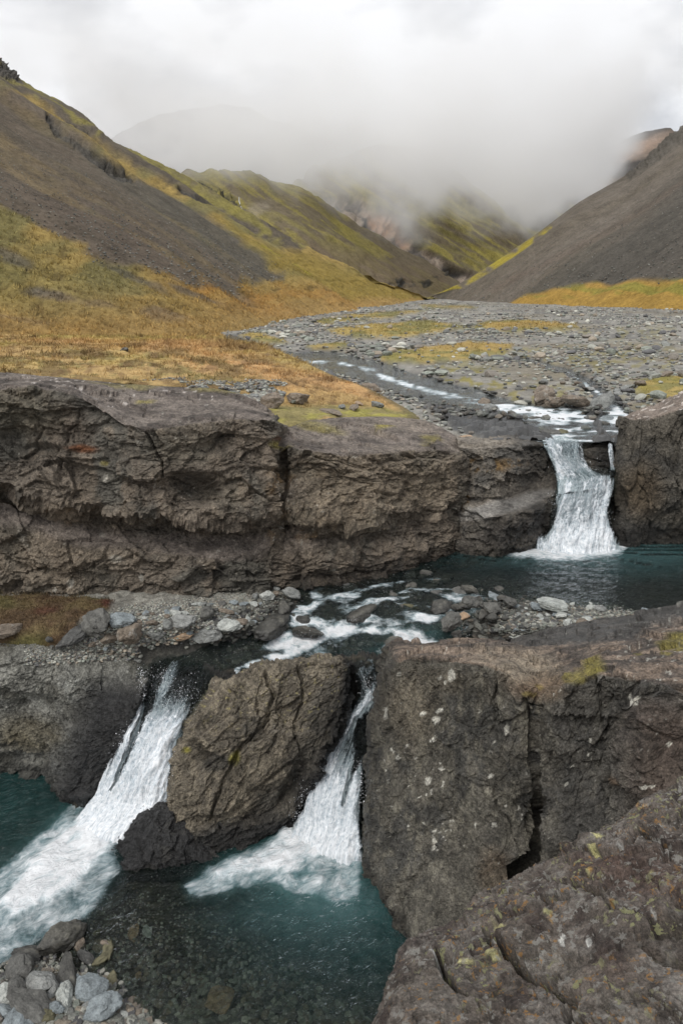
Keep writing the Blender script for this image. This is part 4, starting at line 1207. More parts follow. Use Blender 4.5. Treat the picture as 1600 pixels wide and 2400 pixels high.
col = mixc(col, (0.36, 0.345, 0.33), blobs(px, py, [(1170, 1190, 100, 17, -14, .95), (1255, 1160, 44, 12, -10, .9)], .4))  # ledge top lightened in the colour, as if lit, to set off the step
col = mixc(col, (0.10, 0.092, 0.085), blobs(px, py, [(1200, 1245, 110, 26, -14, .8)], .4))  # ledge front darkened in the colour, as its shaded side
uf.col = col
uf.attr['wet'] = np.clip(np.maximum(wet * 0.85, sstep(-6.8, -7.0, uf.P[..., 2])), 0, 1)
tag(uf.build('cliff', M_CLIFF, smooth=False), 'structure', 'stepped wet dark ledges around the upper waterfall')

# ================================================================ RIGHT CLIFF BLOCK
rc_cols = [
    C((1462, 985, 22.6), (1460, 992, 20.6), (1452, 1040, 20.8), (1450, 1110, 20.8), (1450, 1190, 20.6), (1446, 1250, 20.4), (1446, 1290, 20.4)),
    C((1468, 975, 21.5), (1462, 984, 19.4), (1452, 1040, 19.3), (1447, 1110, 19.2), (1448, 1190, 19.1), (1428, 1262, 18.9), (1426, 1300, 18.9)),
    C((1492, 962, 21.4), (1482, 984, 18.9), (1472, 1040, 18.8), (1468, 1110, 18.7), (1470, 1190, 18.6), (1466, 1268, 18.6), (1466, 1306, 18.7)),
    C((1545, 944, 21.4), (1530, 978, 18.7), (1526, 1040, 18.6), (1520, 1110, 18.5), (1520, 1190, 18.5), (1520, 1266, 18.7), (1520, 1306, 18.8)),
    C((1600, 918, 21.6), (1592, 958, 18.5), (1590, 1040, 18.4), (1590, 1110, 18.35), (1590, 1185, 18.4), (1590, 1256, 18.8), (1590, 1300, 18.9)),
    C((1660, 890, 21.8), (1660, 935, 18.3), (1660, 1040, 18.2), (1660, 1110, 18.2), (1660, 1190, 18.3), (1660, 1262, 18.8), (1660, 1300, 18.9)),
    C((1900, 850, 21.8), (1900, 900, 18.0), (1900, 1040, 17.9), (1900, 1110, 17.8), (1900, 1190, 17.8), (1900, 1290, 17.9), (1900, 1340, 17.9)),
]
rc = Patch([list(r) for r in zip(*rc_cols)], 2.3, 0.4)
N = rc.smooth_normals(8)
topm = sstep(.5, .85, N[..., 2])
px, py = rc.PX, rc.PY
rc.push(rock_disp(rc.P, 1.6, 0.15, (.8, .8, 1.7), 851, crack=.8) * (1 - .85 * topm) + 0.06 * rock_disp(rc.P, .9, 1, (1.5, 1.1, .5), 852, fine=.15) * topm, N)
col = np.broadcast_to(np.array((0.105, 0.095, 0.080), np.float32), rc.P.shape).copy()
col = mixc(col, (0.070, 0.066, 0.060), sstep(-.1, .3, fbm(rc.P / .9, 4, 853)))
col = mixc(col, (0.13, 0.085, 0.04), 0.4 * blobs(px, py, [(1500, 1150, 50, 60, 0, 1)], .6))
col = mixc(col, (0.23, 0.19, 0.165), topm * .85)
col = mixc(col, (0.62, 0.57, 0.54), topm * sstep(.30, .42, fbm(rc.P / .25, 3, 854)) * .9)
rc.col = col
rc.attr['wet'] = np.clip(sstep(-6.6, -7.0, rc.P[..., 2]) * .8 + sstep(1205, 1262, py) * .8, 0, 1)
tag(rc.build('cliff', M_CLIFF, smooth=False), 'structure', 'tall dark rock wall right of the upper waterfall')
# ================================================================ STREAM BED of the middle reach, with its gravel bars
Z_UP = -7.18
def row(py, lst): return [(x, py, z) for x, z in lst]
bed_rows = [
    row(1225, [(-400, -7.6), (150, -7.6), (450, -7.6), (700, -7.6), (900, -7.7), (1100, -8.2), (1300, -9.0), (1500, -8.8), (1750, -8.8), (2000, -8.8)]),
    row(1300, [(-400, -7.4), (150, -7.4), (450, -7.4), (700, -7.4), (900, -7.5), (1100, -8.2), (1300, -9.0), (1500, -8.8), (1750, -8.8), (2000, -8.8)]),
    row(1360, [(-400, -7.1), (150, -7.1), (450, -7.1), (700, -7.3), (850, -7.45), (1050, -7.6), (1300, -7.9), (1500, -8.0), (1750, -8.0), (2000, -8.0)]),
    row(1400, [(-400, -6.95), (100, -6.95), (350, -6.98), (600, -7.1), (800, -7.45), (1020, -7.42), (1280, -7.24), (1450, -7.5), (1700, -7.6), (2000, -7.6)]),
    row(1430, [(-400, -6.9), (80, -6.9), (300, -6.95), (590, -7.2), (780, -7.55), (1030, -7.42), (1270, -7.16), (1430, -7.24), (1700, -7.3), (2000, -7.3)]),
    row(1470, [(-400, -6.95), (60, -6.95), (250, -7.0), (560, -7.35), (760, -7.75), (1030, -7.62), (1240, -7.22), (1420, -7.2), (1700, -7.2), (2000, -7.2)]),
    row(1505, [(-400, -7.05), (60, -7.1), (280, -7.35), (540, -7.8), (740, -7.95), (1000, -7.95), (1200, -7.7), (1420, -7.6), (1700, -7.6), (2000, -7.6)]),
    row(1545, [(-400, -7.5), (60, -7.45), (310, -7.85), (520, -8.05), (740, -8.15), (1000, -8.3), (1200, -8.2), (1420, -8.2), (1700, -8.2), (2000, -8.2)]),
    row(1600, [(-400, -7.9), (60, -8.1), (320, -8.2), (500, -8.35), (740, -8.5), (1000, -8.8), (1200, -8.8), (1420, -8.8), (1700, -8.8), (2000, -8.8)]),
]
bd = Patch(bed_rows, 4.0, 0.4, cap=200)
px, py = bd.PX, bd.PY
X, Y = px + 14 * fbm(bd.P / .8, 3, 901), py + 7 * fbm(bd.P / .8, 3, 902)
bar = polymask(X, Y, [(-500, 1380), (620, 1380), (690, 1385), (640, 1420), (590, 1455), (420, 1480), (330, 1500), (300, 1530), (-500, 1540)], 8)
bar2 = polymask(X, Y, [(1180, 1405), (1290, 1400), (1400, 1415), (1470, 1440), (1420, 1470), (1330, 1500), (1200, 1490), (1150, 1460)], 8)
col = np.broadcast_to(np.array((0.085, 0.083, 0.076), np.float32), bd.P.shape).copy()
col = mixc(col, (0.13, 0.125, 0.11), sstep(0, .3, fbm(bd.P / .3, 4, 903)))
gravel_c = mixc(np.broadcast_to(np.array((0.23, 0.225, 0.205), np.float32), bd.P.shape), (0.15, 0.145, 0.13), sstep(-.1, .3, fbm(bd.P / .12, 3, 904)))
col = mixc(col, gravel_c, np.maximum(bar, bar2 * .6))
moss = polymask(X, Y, [(-500, 1395), (120, 1402), (262, 1408), (258, 1432), (190, 1455), (170, 1490), (130, 1520), (70, 1545), (-500, 1560)], 5)
mc = mixc(np.broadcast_to(np.array((0.092, 0.060, 0.034), np.float32), bd.P.shape), (0.115, 0.085, 0.042), sstep(-.15, .25, fbm(bd.P / .4, 4, 905)))
mc = mixc(mc, (0.11, 0.10, 0.038), np.maximum(blobs(X, Y, [(40, 1530, 60, 22, -20, 1), (235, 1408, 30, 5, 0, .9), (10, 1420, 30, 14, 0, .7)], .5), 0))
mc = mixc(mc, (0.085, 0.03, 0.02), blobs(X, Y, [(250, 1420, 12, 8, 0, .9), (110, 1440, 30, 8, 0, .6)], .5))
col = mixc(col, mc, moss)
bd.col = col
wetb = np.clip(1 - bar - bar2, 0, 1)
bd.attr['wet'] = wetb * .8
bd.P[..., 2] += 0.05 * fbm(bd.P / .35, 4, 906, .6) + 0.03 * fbm(bd.P / .08, 3, 907) * (1 - moss) + moss * (0.10 + 0.06 * fbm(bd.P / .22, 4, 908, .6))
bd.P[..., 2] += wetb * (1 - sstep(1500, 1530, py) * 0) * 0.05 * rock_disp(bd.P, .6, 1, (1, 1, .6), 909, crack=.4)
tag(bd.build('terrain', M_BED), 'structure', 'gravel and rock bed of the stream between the two cliffs')
bd.moss = moss
tufts('moss', bd, moss, 9000, 933, (0.04, 0.10), None, 3)

# ================================================================ ROCK MASSES around the lower falls
def rock_mass(name, rows, res, smooth, colf, disp, nsm, mat, label, kind='structure', cat=None, cap=90, attrs=None):
    p = Patch(rows, res, smooth, cap)
    p.N = p.smooth_normals(nsm)
    p.topm = sstep(0.55, 0.88, p.N[..., 2])
    p.attr['wet'] = 0 * p.PX
    d = disp(p)
    p.P = p.P + p.N * d[..., None]
    p.col = colf(p)
    wl = sstep(-10.05, -10.35, p.P[..., 2] + .12 * fbm(p.P / .3, 3, 777))
    p.attr['wet'] = np.clip(np.maximum(p.attr['wet'], wl * .85), 0, 1)
    o = p.build(name, mat, smooth=False)
    tag(o, kind, label, cat)
    return p

# left bank: grey rock with a polished dark corner by the left fall
lb_cols = [
    [(-420, 1500, -7.1), (-420, 1545, -7.3), (-420, 1580, -7.6), (-420, 1650, 12.7), (-420, 1720, 12.65), (-420, 1780, 12.75), (-420, 1830, 12.9)],
    [(-100, 1500, -7.1), (-100, 1545, -7.25), (-100, 1580, -7.55), (-100, 1650, 12.7), (-100, 1720, 12.65), (-100, 1770, 12.8), (-100, 1820, 12.95)],
    [(30, 1510, -7.1), (30, 1548, -7.28), (30, 1590, -7.6), (30, 1660, 12.65), (28, 1720, 12.6), (20, 1784, 12.8), (20, 1830, 12.9)],
    [(110, 1505, -7.15), (112, 1540, -7.35), (112, 1590, -7.7), (110, 1660, 12.5), (105, 1730, 12.3), (100, 1796, 12.6), (100, 1840, 12.8)],
    [(190, 1500, -7.25), (195, 1535, -7.5), (195, 1590, -7.8), (180, 1660, 12.3), (150, 1740, 11.95), (118, 1822, 12.1), (115, 1850, 12.4)],
    [(250, 1500, -7.4), (262, 1530, -7.65), (262, 1590, -7.95), (232, 1660, 12.2), (195, 1750, 11.8), (150, 1858, 11.75), (145, 1880, 12)],
    [(300, 1505, -7.75), (320, 1540, -7.85), (318, 1590, -8.05), (285, 1660, 12.2), (235, 1760, 11.8), (200, 1866, 11.6), (195, 1890, 11.9)],
    [(330, 1520, -8.0), (332, 1560, -8.05), (338, 1600, 12.55), (315, 1670, 12.2), (270, 1770, 11.9), (225, 1868, 11.7), (222, 1890, 11.9)],
    [(345, 1530, -8.3), (348, 1570, 13.0), (350, 1610, 12.9), (335, 1680, 12.6), (295, 1780, 12.3), (250, 1870, 12.1), (245, 1890, 12.2)],
    [(360, 1540, -8.5), (362, 1580, 13.4), (362, 1620, 13.3), (350, 1690, 13), (315, 1790, 12.7), (275, 1870, 12.5), (265, 1890, 12.6)],
]
def d_lb(p):
    d = rock_disp(p.P, 0.9, 0.12, (1.2, 1, .8), 921, crack=.8) * (1 - .7 * p.topm)
    dark = sstep(150, 260, p.PX + 0.35 * (p.PY - 1600)) * sstep(1560, 1640, p.PY)
    p.dark = dark
    return d * (1 - .25 * dark) - 0.15 * blobs(p.PX, p.PY, [(60, 1780, 60, 12, 0, 1)], .6)
def c_lb(p):
    col = np.broadcast_to(np.array((0.175, 0.174, 0.160), np.float32), p.P.shape).copy()
    col = mixc(col, (0.10, 0.098, 0.086), sstep(-.1, .3, fbm(p.P / .5, 4, 923)))
    col = mixc(col, (0.24, 0.24, 0.225), 0.75 * sstep(.05, .3, fbm(p.P / .3, 4, 924)) * sstep(1500, 1650, p.PY * 0 + 1700 - abs(p.PY - 1600)))
    col = mixc(col, (0.26, 0.27, 0.265), 0.8 * blobs(p.PX, p.PY, [(170, 1740, 40, 30, 0, .8), (150, 1790, 30, 30, 0, .6), (190, 1620, 60, 30, 0, .5)], .6) * sstep(-.1, .2, fbm(p.P / .15, 3, 925)))
    col = mixc(col, (0.12, 0.10, 0.06), .6 * blobs(p.PX, p.PY, [(60, 1720, 80, 40, 0, 1)], .6))
    col = mixc(col, (0.052, 0.052, 0.054), p.dark * .95)
    p.attr['wet'] = np.clip(p.dark * 0.75 + sstep(1775, 1800, p.PY) * .5 * (p.PX < 130), 0, 1)
    return col
lb = rock_mass('cliff', [list(r) for r in zip(*lb_cols)], 2.5, .5, c_lb, d_lb, 8, M_ROCK, 'grey rock bank left of the lower waterfalls')

# the leaning boulder ridge between the two lower falls
mr_cols = [
    [(512, 1600, -8.05), (492, 1622, 12.6), (437, 1690, 12.3), (400, 1760, 11.9), (384, 1820, 11.6), (386, 1880, 11.4), (380, 1960, 11.2), (372, 2030, 11.0)],
    [(530, 1592, -7.9), (507, 1616, 12.25), (452, 1685, 11.85), (415, 1752, 11.45), (396, 1820, 11.15), (400, 1886, 10.95), (410, 1975, 10.8), (405, 2030, 10.7)],
    [(560, 1574, -7.75), (545, 1596, 12.2), (500, 1670, 11.7), (470, 1745, 11.25), (450, 1830, 10.95), (446, 1910, 10.75), (455, 2000, 10.6), (455, 2040, 10.6)],
    [(615, 1550, -7.7), (612, 1572, 12.3), (580, 1655, 11.7), (548, 1740, 11.2), (520, 1835, 10.9), (505, 1925, 10.7), (515, 2005, 10.6), (515, 2040, 10.6)],
    [(690, 1532, -7.75), (692, 1556, 12.4), (665, 1645, 11.8), (630, 1735, 11.25), (598, 1835, 10.95), (572, 1920, 10.8), (580, 1990, 10.75), (580, 2020, 10.7)],
    [(765, 1522, -7.8), (768, 1547, 12.45), (748, 1640, 11.9), (715, 1730, 11.4), (672, 1832, 11.1), (640, 1910, 11.0), (640, 1962, 11.0), (640, 2000, 11)],
    [(815, 1524, -7.9), (820, 1552, 12.5), (812, 1640, 12.1), (788, 1728, 11.65), (738, 1832, 11.35), (700, 1900, 11.2), (694, 1948, 11.2), (690, 1990, 11.1)],
    [(832, 1530, -8.3), (834, 1565, 13.1), (828, 1648, 12.8), (812, 1730, 12.4), (765, 1836, 12.0), (722, 1905, 11.8), (708, 1948, 11.7), (700, 1990, 11.6)],
    [(840, 1545, -8.8), (842, 1575, 13.6), (838, 1650, 13.3), (824, 1735, 12.9), (785, 1840, 12.5), (745, 1905, 12.2), (730, 1948, 12.1), (720, 1990, 12)],
]
def d_mr(p):
    R = np.array([[0.8, -0.1, -0.6], [0.1, 1, 0], [0.6, 0, 0.8]], np.float32)
    d = rock_disp(p.P, 1.0, 0.14, (1.5, 1, .7), 941, crack=.8, rot=R)
    d += 0.22 * fbm(p.P / 1.3, 3, 942)
    cr = linemask(p.PX + 8 * fbm(p.P / .2, 3, 943), p.PY, [(622, 1575, 4), (640, 1630, 6), (620, 1700, 5), (560, 1760, 7), (520, 1840, 6), (490, 1930, 4)], .6)
    cr = np.maximum(cr, .7 * linemask(p.PX + 8 * fbm(p.P / .2, 3, 944), p.PY, [(700, 1560, 3), (710, 1640, 4), (690, 1700, 5), (700, 1760, 3)], .6))
    return d - .16 * cr - .25 * blobs(p.PX, p.PY, [(700, 1830, 26, 70, 20, .8), (500, 1780, 40, 10, 20, .4)], .6)
def c_mr(p):
    col = np.broadcast_to(np.array((0.158, 0.138, 0.108), np.float32), p.P.shape).copy()
    col = mixc(col, (0.105, 0.092, 0.074), sstep(-.15, .25, fbm(p.P / .5, 4, 945)))
    col = mixc(col, (0.205, 0.178, 0.138), .75 * sstep(0, .35, fbm(p.P / .16, 4, 946)))
    col = mixc(col, (0.060, 0.057, 0.052), .85 * blobs(p.PX + 14 * fbm(p.P / .4, 3, 947), p.PY + 14 * fbm(p.P / .4, 3, 948), [(505, 1790, 34, 22, -10, .9), (590, 1700, 20, 26, 10, .6), (770, 1660, 50, 90, 20, .8), (720, 1800, 50, 80, 25, .9), (660, 1900, 60, 60, 0, .8)], .5))
    col = mixc(col, (0.22, 0.20, 0.03), blobs(p.PX, p.PY, [(548, 1782, 12, 16, 20, .8), (430, 1757, 8, 8, 0, .8)], .6))
    col = mixc(col, (0.35, 0.31, 0.14), .7 * sstep(.42, .5, fbm(p.P / .06, 3, 949)) * sstep(1780, 1600, p.PY))
    col = mixc(col, (0.30, 0.29, 0.28), .7 * blobs(p.PX, p.PY, [(525, 1950, 30, 22, -30, 1), (640, 1700, 20, 40, 0, .2)], .5) * sstep(-.1, .2, fbm(p.P / .1, 3, 950)))
    dark = np.maximum(sstep(1925, 1965, p.PY + .18 * (p.PX - 500)), sstep(.82, .9, p.u))
    col = mixc(col, (0.055, 0.055, 0.056), dark * .9)
    p.attr['wet'] = np.clip(dark * .8 + .3 * sstep(.7, .85, p.u), 0, 1)
    return col
mr = rock_mass('rock', [list(r) for r in zip(*mr_cols)], 2.3, .5, c_mr, d_mr, 8, M_ROCK, 'huge brown rock leaning between the two lower waterfalls', None, 'rock')

# black polished rock at its foot
bf_cols = [
    [(275, 1930, 11.4), (262, 1975, 11.15), (256, 2010, 10.7), (262, 2040, 10.35), (268, 2075, 10.2)],
    [(300, 1915, 11.4), (292, 1945, 11.05), (280, 1995, 10.6), (285, 2045, 10.2), (290, 2085, 10.1)],
    [(328, 1885, 11.4), (325, 1915, 11.0), (320, 1970, 10.55), (325, 2035, 10.15), (330, 2080, 10.1)],
    [(380, 1870, 11.3), (375, 1895, 10.95), (370, 1955, 10.5), (372, 2025, 10.2), (375, 2070, 10.1)],
    [(430, 1880, 11.2), (425, 1915, 10.85), (420, 1970, 10.45), (420, 2015, 10.3), (420, 2060, 10.2)],
    [(480, 1930, 11.2), (475, 1965, 10.8), (470, 1995, 10.5), (470, 2015, 10.4), (470, 2060, 10.3)],
    [(520, 1960, 11.2), (520, 1985, 10.9), (520, 2005, 10.7), (520, 2020, 10.5), (520, 2060, 10.4)],
]
def d_bf(p): return rock_disp(p.P, 0.55, 0.10, (1, 1, 1), 961, crack=1.0, fine=.5)
def c_bf(p):
    p.attr['wet'] = 0 * p.PX + .72
    return mixc(np.broadcast_to(np.array((0.055, 0.055, 0.057), np.float32), p.P.shape).copy(), (0.085, 0.083, 0.08), sstep(0, .3, fbm(p.P / .3, 4, 963)))
rock_mass('rock', [list(r) for r in zip(*bf_cols)], 2.6, .5, c_bf, d_bf, 6, M_ROCK, 'black polished wet rock at the foot of the huge leaning rock', None, 'rock')

# rocky chutes the water runs down
def chute(rows, seed, amp=.12):
    def dd(p): return rock_disp(p.P, .6, amp, (1, 1, .7), seed, crack=.8)
    def cc(p):
        p.attr['wet'] = 0 * p.PX + .75
        return mixc(np.broadcast_to(np.array((0.062, 0.060, 0.056), np.float32), p.P.shape).copy(), (0.10, 0.09, 0.07), sstep(0, .3, fbm(p.P / .3, 4, seed + 1)))
    return rock_mass('terrain', rows, 4, .5, cc, dd, 6, M_ROCK, 'wet dark rock chute under a waterfall')
ch1 = chute([
    [(300, 1500, -8.0), (420, 1500, -8.1), (540, 1500, -8.1), (640, 1500, -8.15)],
    [(310, 1560, -8.15), (420, 1560, -8.15), (520, 1560, -8.1), (620, 1560, -8.2)],
    [(315, 1600, 12.95), (400, 1600, 12.75), (500, 1610, 12.7), (590, 1610, 12.9)],
    [(290, 1660, 12.7), (360, 1665, 12.5), (450, 1680, 12.4), (530, 1690, 12.6)],
    [(240, 1760, 12.3), (300, 1765, 12.1), (400, 1780, 11.9), (470, 1790, 12)],
    [(180, 1860, 12), (250, 1870, 11.8), (370, 1890, 11.5), (440, 1900, 11.6)],
    [(100, 1960, 11.8), (200, 1970, 11.5), (330, 1980, 11.3), (400, 1990, 11.4)]], 971)
ch2 = chute([
    [(780, 1520, -8.1), (850, 1520, -8.1), (900, 1520, -8.1), (950, 1520, -8.2)],
    [(790, 1560, 13.1), (850, 1560, 13.1), (895, 1560, 13.0), (940, 1560, 13.0)],
    [(800, 1610, 13.1), (850, 1615, 13.0), (895, 1615, 12.8), (940, 1620, 12.6)],
    [(790, 1700, 12.7), (835, 1700, 12.6), (880, 1700, 12.4), (930, 1700, 12.2)],
    [(730, 1800, 12.1), (790, 1800, 12.0), (850, 1800, 11.8), (900, 1800, 11.6)],
    [(670, 1900, 11.6), (760, 1900, 11.5), (840, 1900, 11.3), (900, 1900, 11.1)],
    [(630, 2000, 11.2), (740, 2000, 11.1), (830, 2000, 11), (900, 2000, 10.8)]], 981)

# big foreground block: cleaved grey face with white lichen, sloping top, cleft
fb_cols = [
    # inner side wall along the right fall
    [(905, 1520, 13.6), (898, 1535, 13.4), (885, 1560, 13.2), (880, 1640, 12.8), (870, 1720, 12.5), (866, 1850, 11.9), (862, 1960, 11.3), (860, 2040, 11), (880, 2160, 10.6), (950, 2260, 10)],
    [(915, 1514, 13.6), (908, 1532, 12.4), (900, 1575, 11.6), (896, 1650, 11.3), (868, 1690, 11.4), (860, 1850, 10.9), (850, 1955, 10.55), (858, 2060, 10.1), (885, 2165, 9.3), (952, 2262, 8.5)],
    [(935, 1508, 13.7), (930, 1520, 12.4), (922, 1552, 10.75), (925, 1640, 10.6), (905, 1740, 10.5), (895, 1850, 10.3), (888, 1955, 10.05), (892, 2065, 9.7), (920, 2160, 9.1), (975, 2262, 8.4)],
    [(1025, 1505, 13.7), (1022, 1518, 12.2), (1012, 1545, 9.95), (1012, 1640, 9.85), (1000, 1745, 9.75), (990, 1850, 9.55), (985, 1960, 9.3), (990, 2070, 8.9), (1015, 2170, 8.4), (1060, 2290, 7.8)],
    [(1120, 1502, 13.7), (1120, 1513, 12.1), (1115, 1550, 9.3), (1112, 1640, 9.25), (1105, 1745, 9.15), (1098, 1850, 8.95), (1095, 1960, 8.7), (1100, 2070, 8.3), (1115, 2170, 7.9), (1140, 2310, 7.4)],
    [(1185, 1500, 13.6), (1190, 1508, 12.0), (1195, 1572, 8.95), (1195, 1645, 8.9), (1195, 1745, 8.8), (1190, 1850, 8.65), (1188, 1960, 8.45), (1188, 2070, 8.1), (1195, 2180, 7.6), (1200, 2320, 7.1)],
    [(1225, 1492, 13.6), (1232, 1502, 12.0), (1232, 1610, 8.7), (1238, 1660, 8.75), (1240, 1745, 8.75), (1240, 1850, 8.7), (1228, 1960, 8.6), (1215, 2070, 8.2), (1215, 2180, 7.6), (1220, 2330, 7.1)],
    # cleft
    [(1250, 1484, 13.7), (1262, 1498, 12.0), (1262, 1600, 9.2), (1256, 1655, 8.75), (1256, 1745, 8.75), (1262, 1850, 8.8), (1258, 1960, 9.1), (1240, 2060, 9.2), (1235, 2180, 8.6), (1240, 2330, 8)],
    [(1280, 1478, 13.7), (1292, 1494, 12.0), (1288, 1590, 9.3), (1272, 1640, 8.6), (1270, 1745, 8.55), (1280, 1850, 8.5), (1282, 1950, 8.4), (1268, 2050, 8.3), (1262, 2180, 8), (1270, 2330, 7.5)],
    [(1340, 1465, 13.8), (1352, 1484, 12.0), (1345, 1560, 9.5), (1330, 1608, 8.35), (1330, 1720, 8.3), (1335, 1830, 8.2), (1335, 1940, 8.1), (1335, 2050, 7.9), (1340, 2180, 7.6), (1350, 2330, 7.1)],
    [(1420, 1450, 13.9), (1430, 1472, 12.0), (1425, 1530, 9.7), (1410, 1580, 8.2), (1410, 1700, 8.1), (1410, 1820, 8.0), (1410, 1930, 7.9), (1410, 2050, 7.7), (1420, 2180, 7.4), (1430, 2330, 6.9)],
    [(1500, 1436, 14.0), (1510, 1458, 12.0), (1505, 1520, 9.7), (1490, 1590, 8.0), (1500, 1640, 7.9), (1490, 1740, 7.6), (1490, 1880, 7.5), (1490, 2000, 7.4), (1500, 2180, 7.1), (1510, 2330, 6.6)],
    [(1590, 1420, 14.1), (1600, 1440, 12.1), (1600, 1510, 9.7), (1580, 1590, 7.9), (1590, 1640, 7.6), (1590, 1740, 7.3), (1590, 1880, 7.2), (1590, 2000, 7.1), (1600, 2180, 6.8), (1610, 2330, 6.3)],
    [(1750, 1400, 14.2), (1750, 1425, 12.1), (1750, 1500, 9.7), (1750, 1590, 7.7), (1750, 1640, 7.3), (1750, 1740, 7.0), (1750, 1880, 6.9), (1750, 2000, 6.8), (1750, 2180, 6.5), (1750, 2330, 6.0)],
    [(2100, 1370, 14.2), (2100, 1400, 12.1), (2100, 1480, 9.7), (2100, 1590, 7.5), (2100, 1640, 7.1), (2100, 1740, 6.8), (2100, 1880, 6.7), (2100, 2000, 6.6), (2100, 2180, 6.3), (2100, 2330, 5.8)],
]
def d_fb(p):
    R = np.array([[0.95, -0.3, 0], [0.3, 0.95, 0], [0, 0, 1]], np.float32)
    right = sstep(1240, 1300, p.PX)
    d = rock_disp(p.P, 1.0, 0.12, (.9, .9, 1.3), 1001, crack=.8, rot=R) * (.8 + .4 * right)
    d += strata(p.P, .45, .10, 1005, -.2) * right + strata(p.P, .30, .05, 1007, .3) * (1 - right)
    d += 0.03 * fbm(p.P / np.array([.16, .16, .34], np.float32), 4, 1002, .65)
    t = rock_disp(p.P, .8, 0.10, (1.6, 1.1, 1.0), 1003, crack=1.2, fine=.05)
    d = d * (1 - p.topm) + t * p.topm
    xx = p.PX + 8 * fbm(p.P / .25, 3, 1004)
    cl = linemask(xx, p.PY, [(1228, 1640, 5), (1246, 1700, 8), (1250, 1790, 12), (1262, 1850, 12), (1262, 1930, 14), (1240, 2010, 22), (1215, 2080, 26), (1180, 2140, 24), (1150, 2200, 10)], .7)
    p.cleft = cl
    d -= (.12 + .4 * sstep(1850, 1990, p.PY)) * cl
    sm = linemask(xx, p.PY, [(1165, 1560, 3), (1160, 1640, 3), (1170, 1700, 2)], .7)
    sm = np.maximum(sm, linemask(xx, p.PY, [(1180, 1600, 3), (1215, 1650, 5), (1260, 1655, 5)], .7))
    sm = np.maximum(sm, linemask(xx, p.PY, [(1160, 1850, 2), (1165, 1900, 4), (1200, 1930, 4), (1215, 1990, 5)], .7))
    sm = np.maximum(sm, linemask(xx, p.PY, [(1400, 1590, 4), (1410, 1700, 3), (1440, 1800, 4), (1430, 1880, 5)], .7))
    d -= .10 * sm
    d -= .5 * blobs(xx, p.PY, [(1590, 1720, 50, 90, 10, .7), (1190, 2090, 50, 60, -20, .8)], .6)
    return d
LICHEN = [(1057, 1583, 9, 14), (1029, 1590, 5, 4), (1043, 1600, 3, 4), (932, 1582, 4, 5), (996, 1672, 4, 5), (1025, 1668, 6, 5), (1020, 1687, 8, 8), (1021, 1693, 5, 4), (1119, 1671, 2, 4), (1060, 1687, 2, 3), (1023, 1726, 4, 5), (1007, 1737, 3, 3), (1015, 1735, 4, 6), (960, 1748, 3, 4), (914, 1757, 3, 4), (919, 1762, 3, 4), (931, 1776, 5, 6), (895, 1785, 3, 5), (899, 1807, 2, 3), (1037, 1802, 3, 5), (1036, 1788, 3, 3), (1007, 1830, 5, 9), (1041, 1836, 5, 8), (1012, 1855, 2, 7), (1001, 1862, 3, 4), (1184, 1712, 5, 12), (1157, 1741, 3, 3), (1155, 1815, 6, 5), (1383, 1738, 4, 7), (1383, 1790, 2, 8), (1336, 1804, 3, 5), (1327, 1837, 4, 4), (1376, 1775, 3, 4), (1009, 1969, 6, 11), (1009, 1989, 6, 6), (1019, 1993, 3, 4), (1018, 1949, 3, 4), (1159, 1933, 6, 6), (1117, 1933, 2, 7), (997, 1930, 3, 4), (1051, 1928, 3, 4), (958, 1936, 3, 3), (960, 1841, 3, 2), (1049, 1950, 2, 3), (1185, 1892, 4, 3), (908, 1672, 4, 14), (1150, 1762, 3, 3), (985, 1868, 2, 2), (1494, 1628, 12, 7), (1480, 1634, 7, 6), (1500, 1650, 8, 6), (1530, 1838, 6, 4), (1513, 1838, 8, 5), (1560, 1760, 6, 6)]
def lich_rot(l, dy=0): return [(a, b + dy, c, d, 0, 1.0) for a, b, c, d in l]
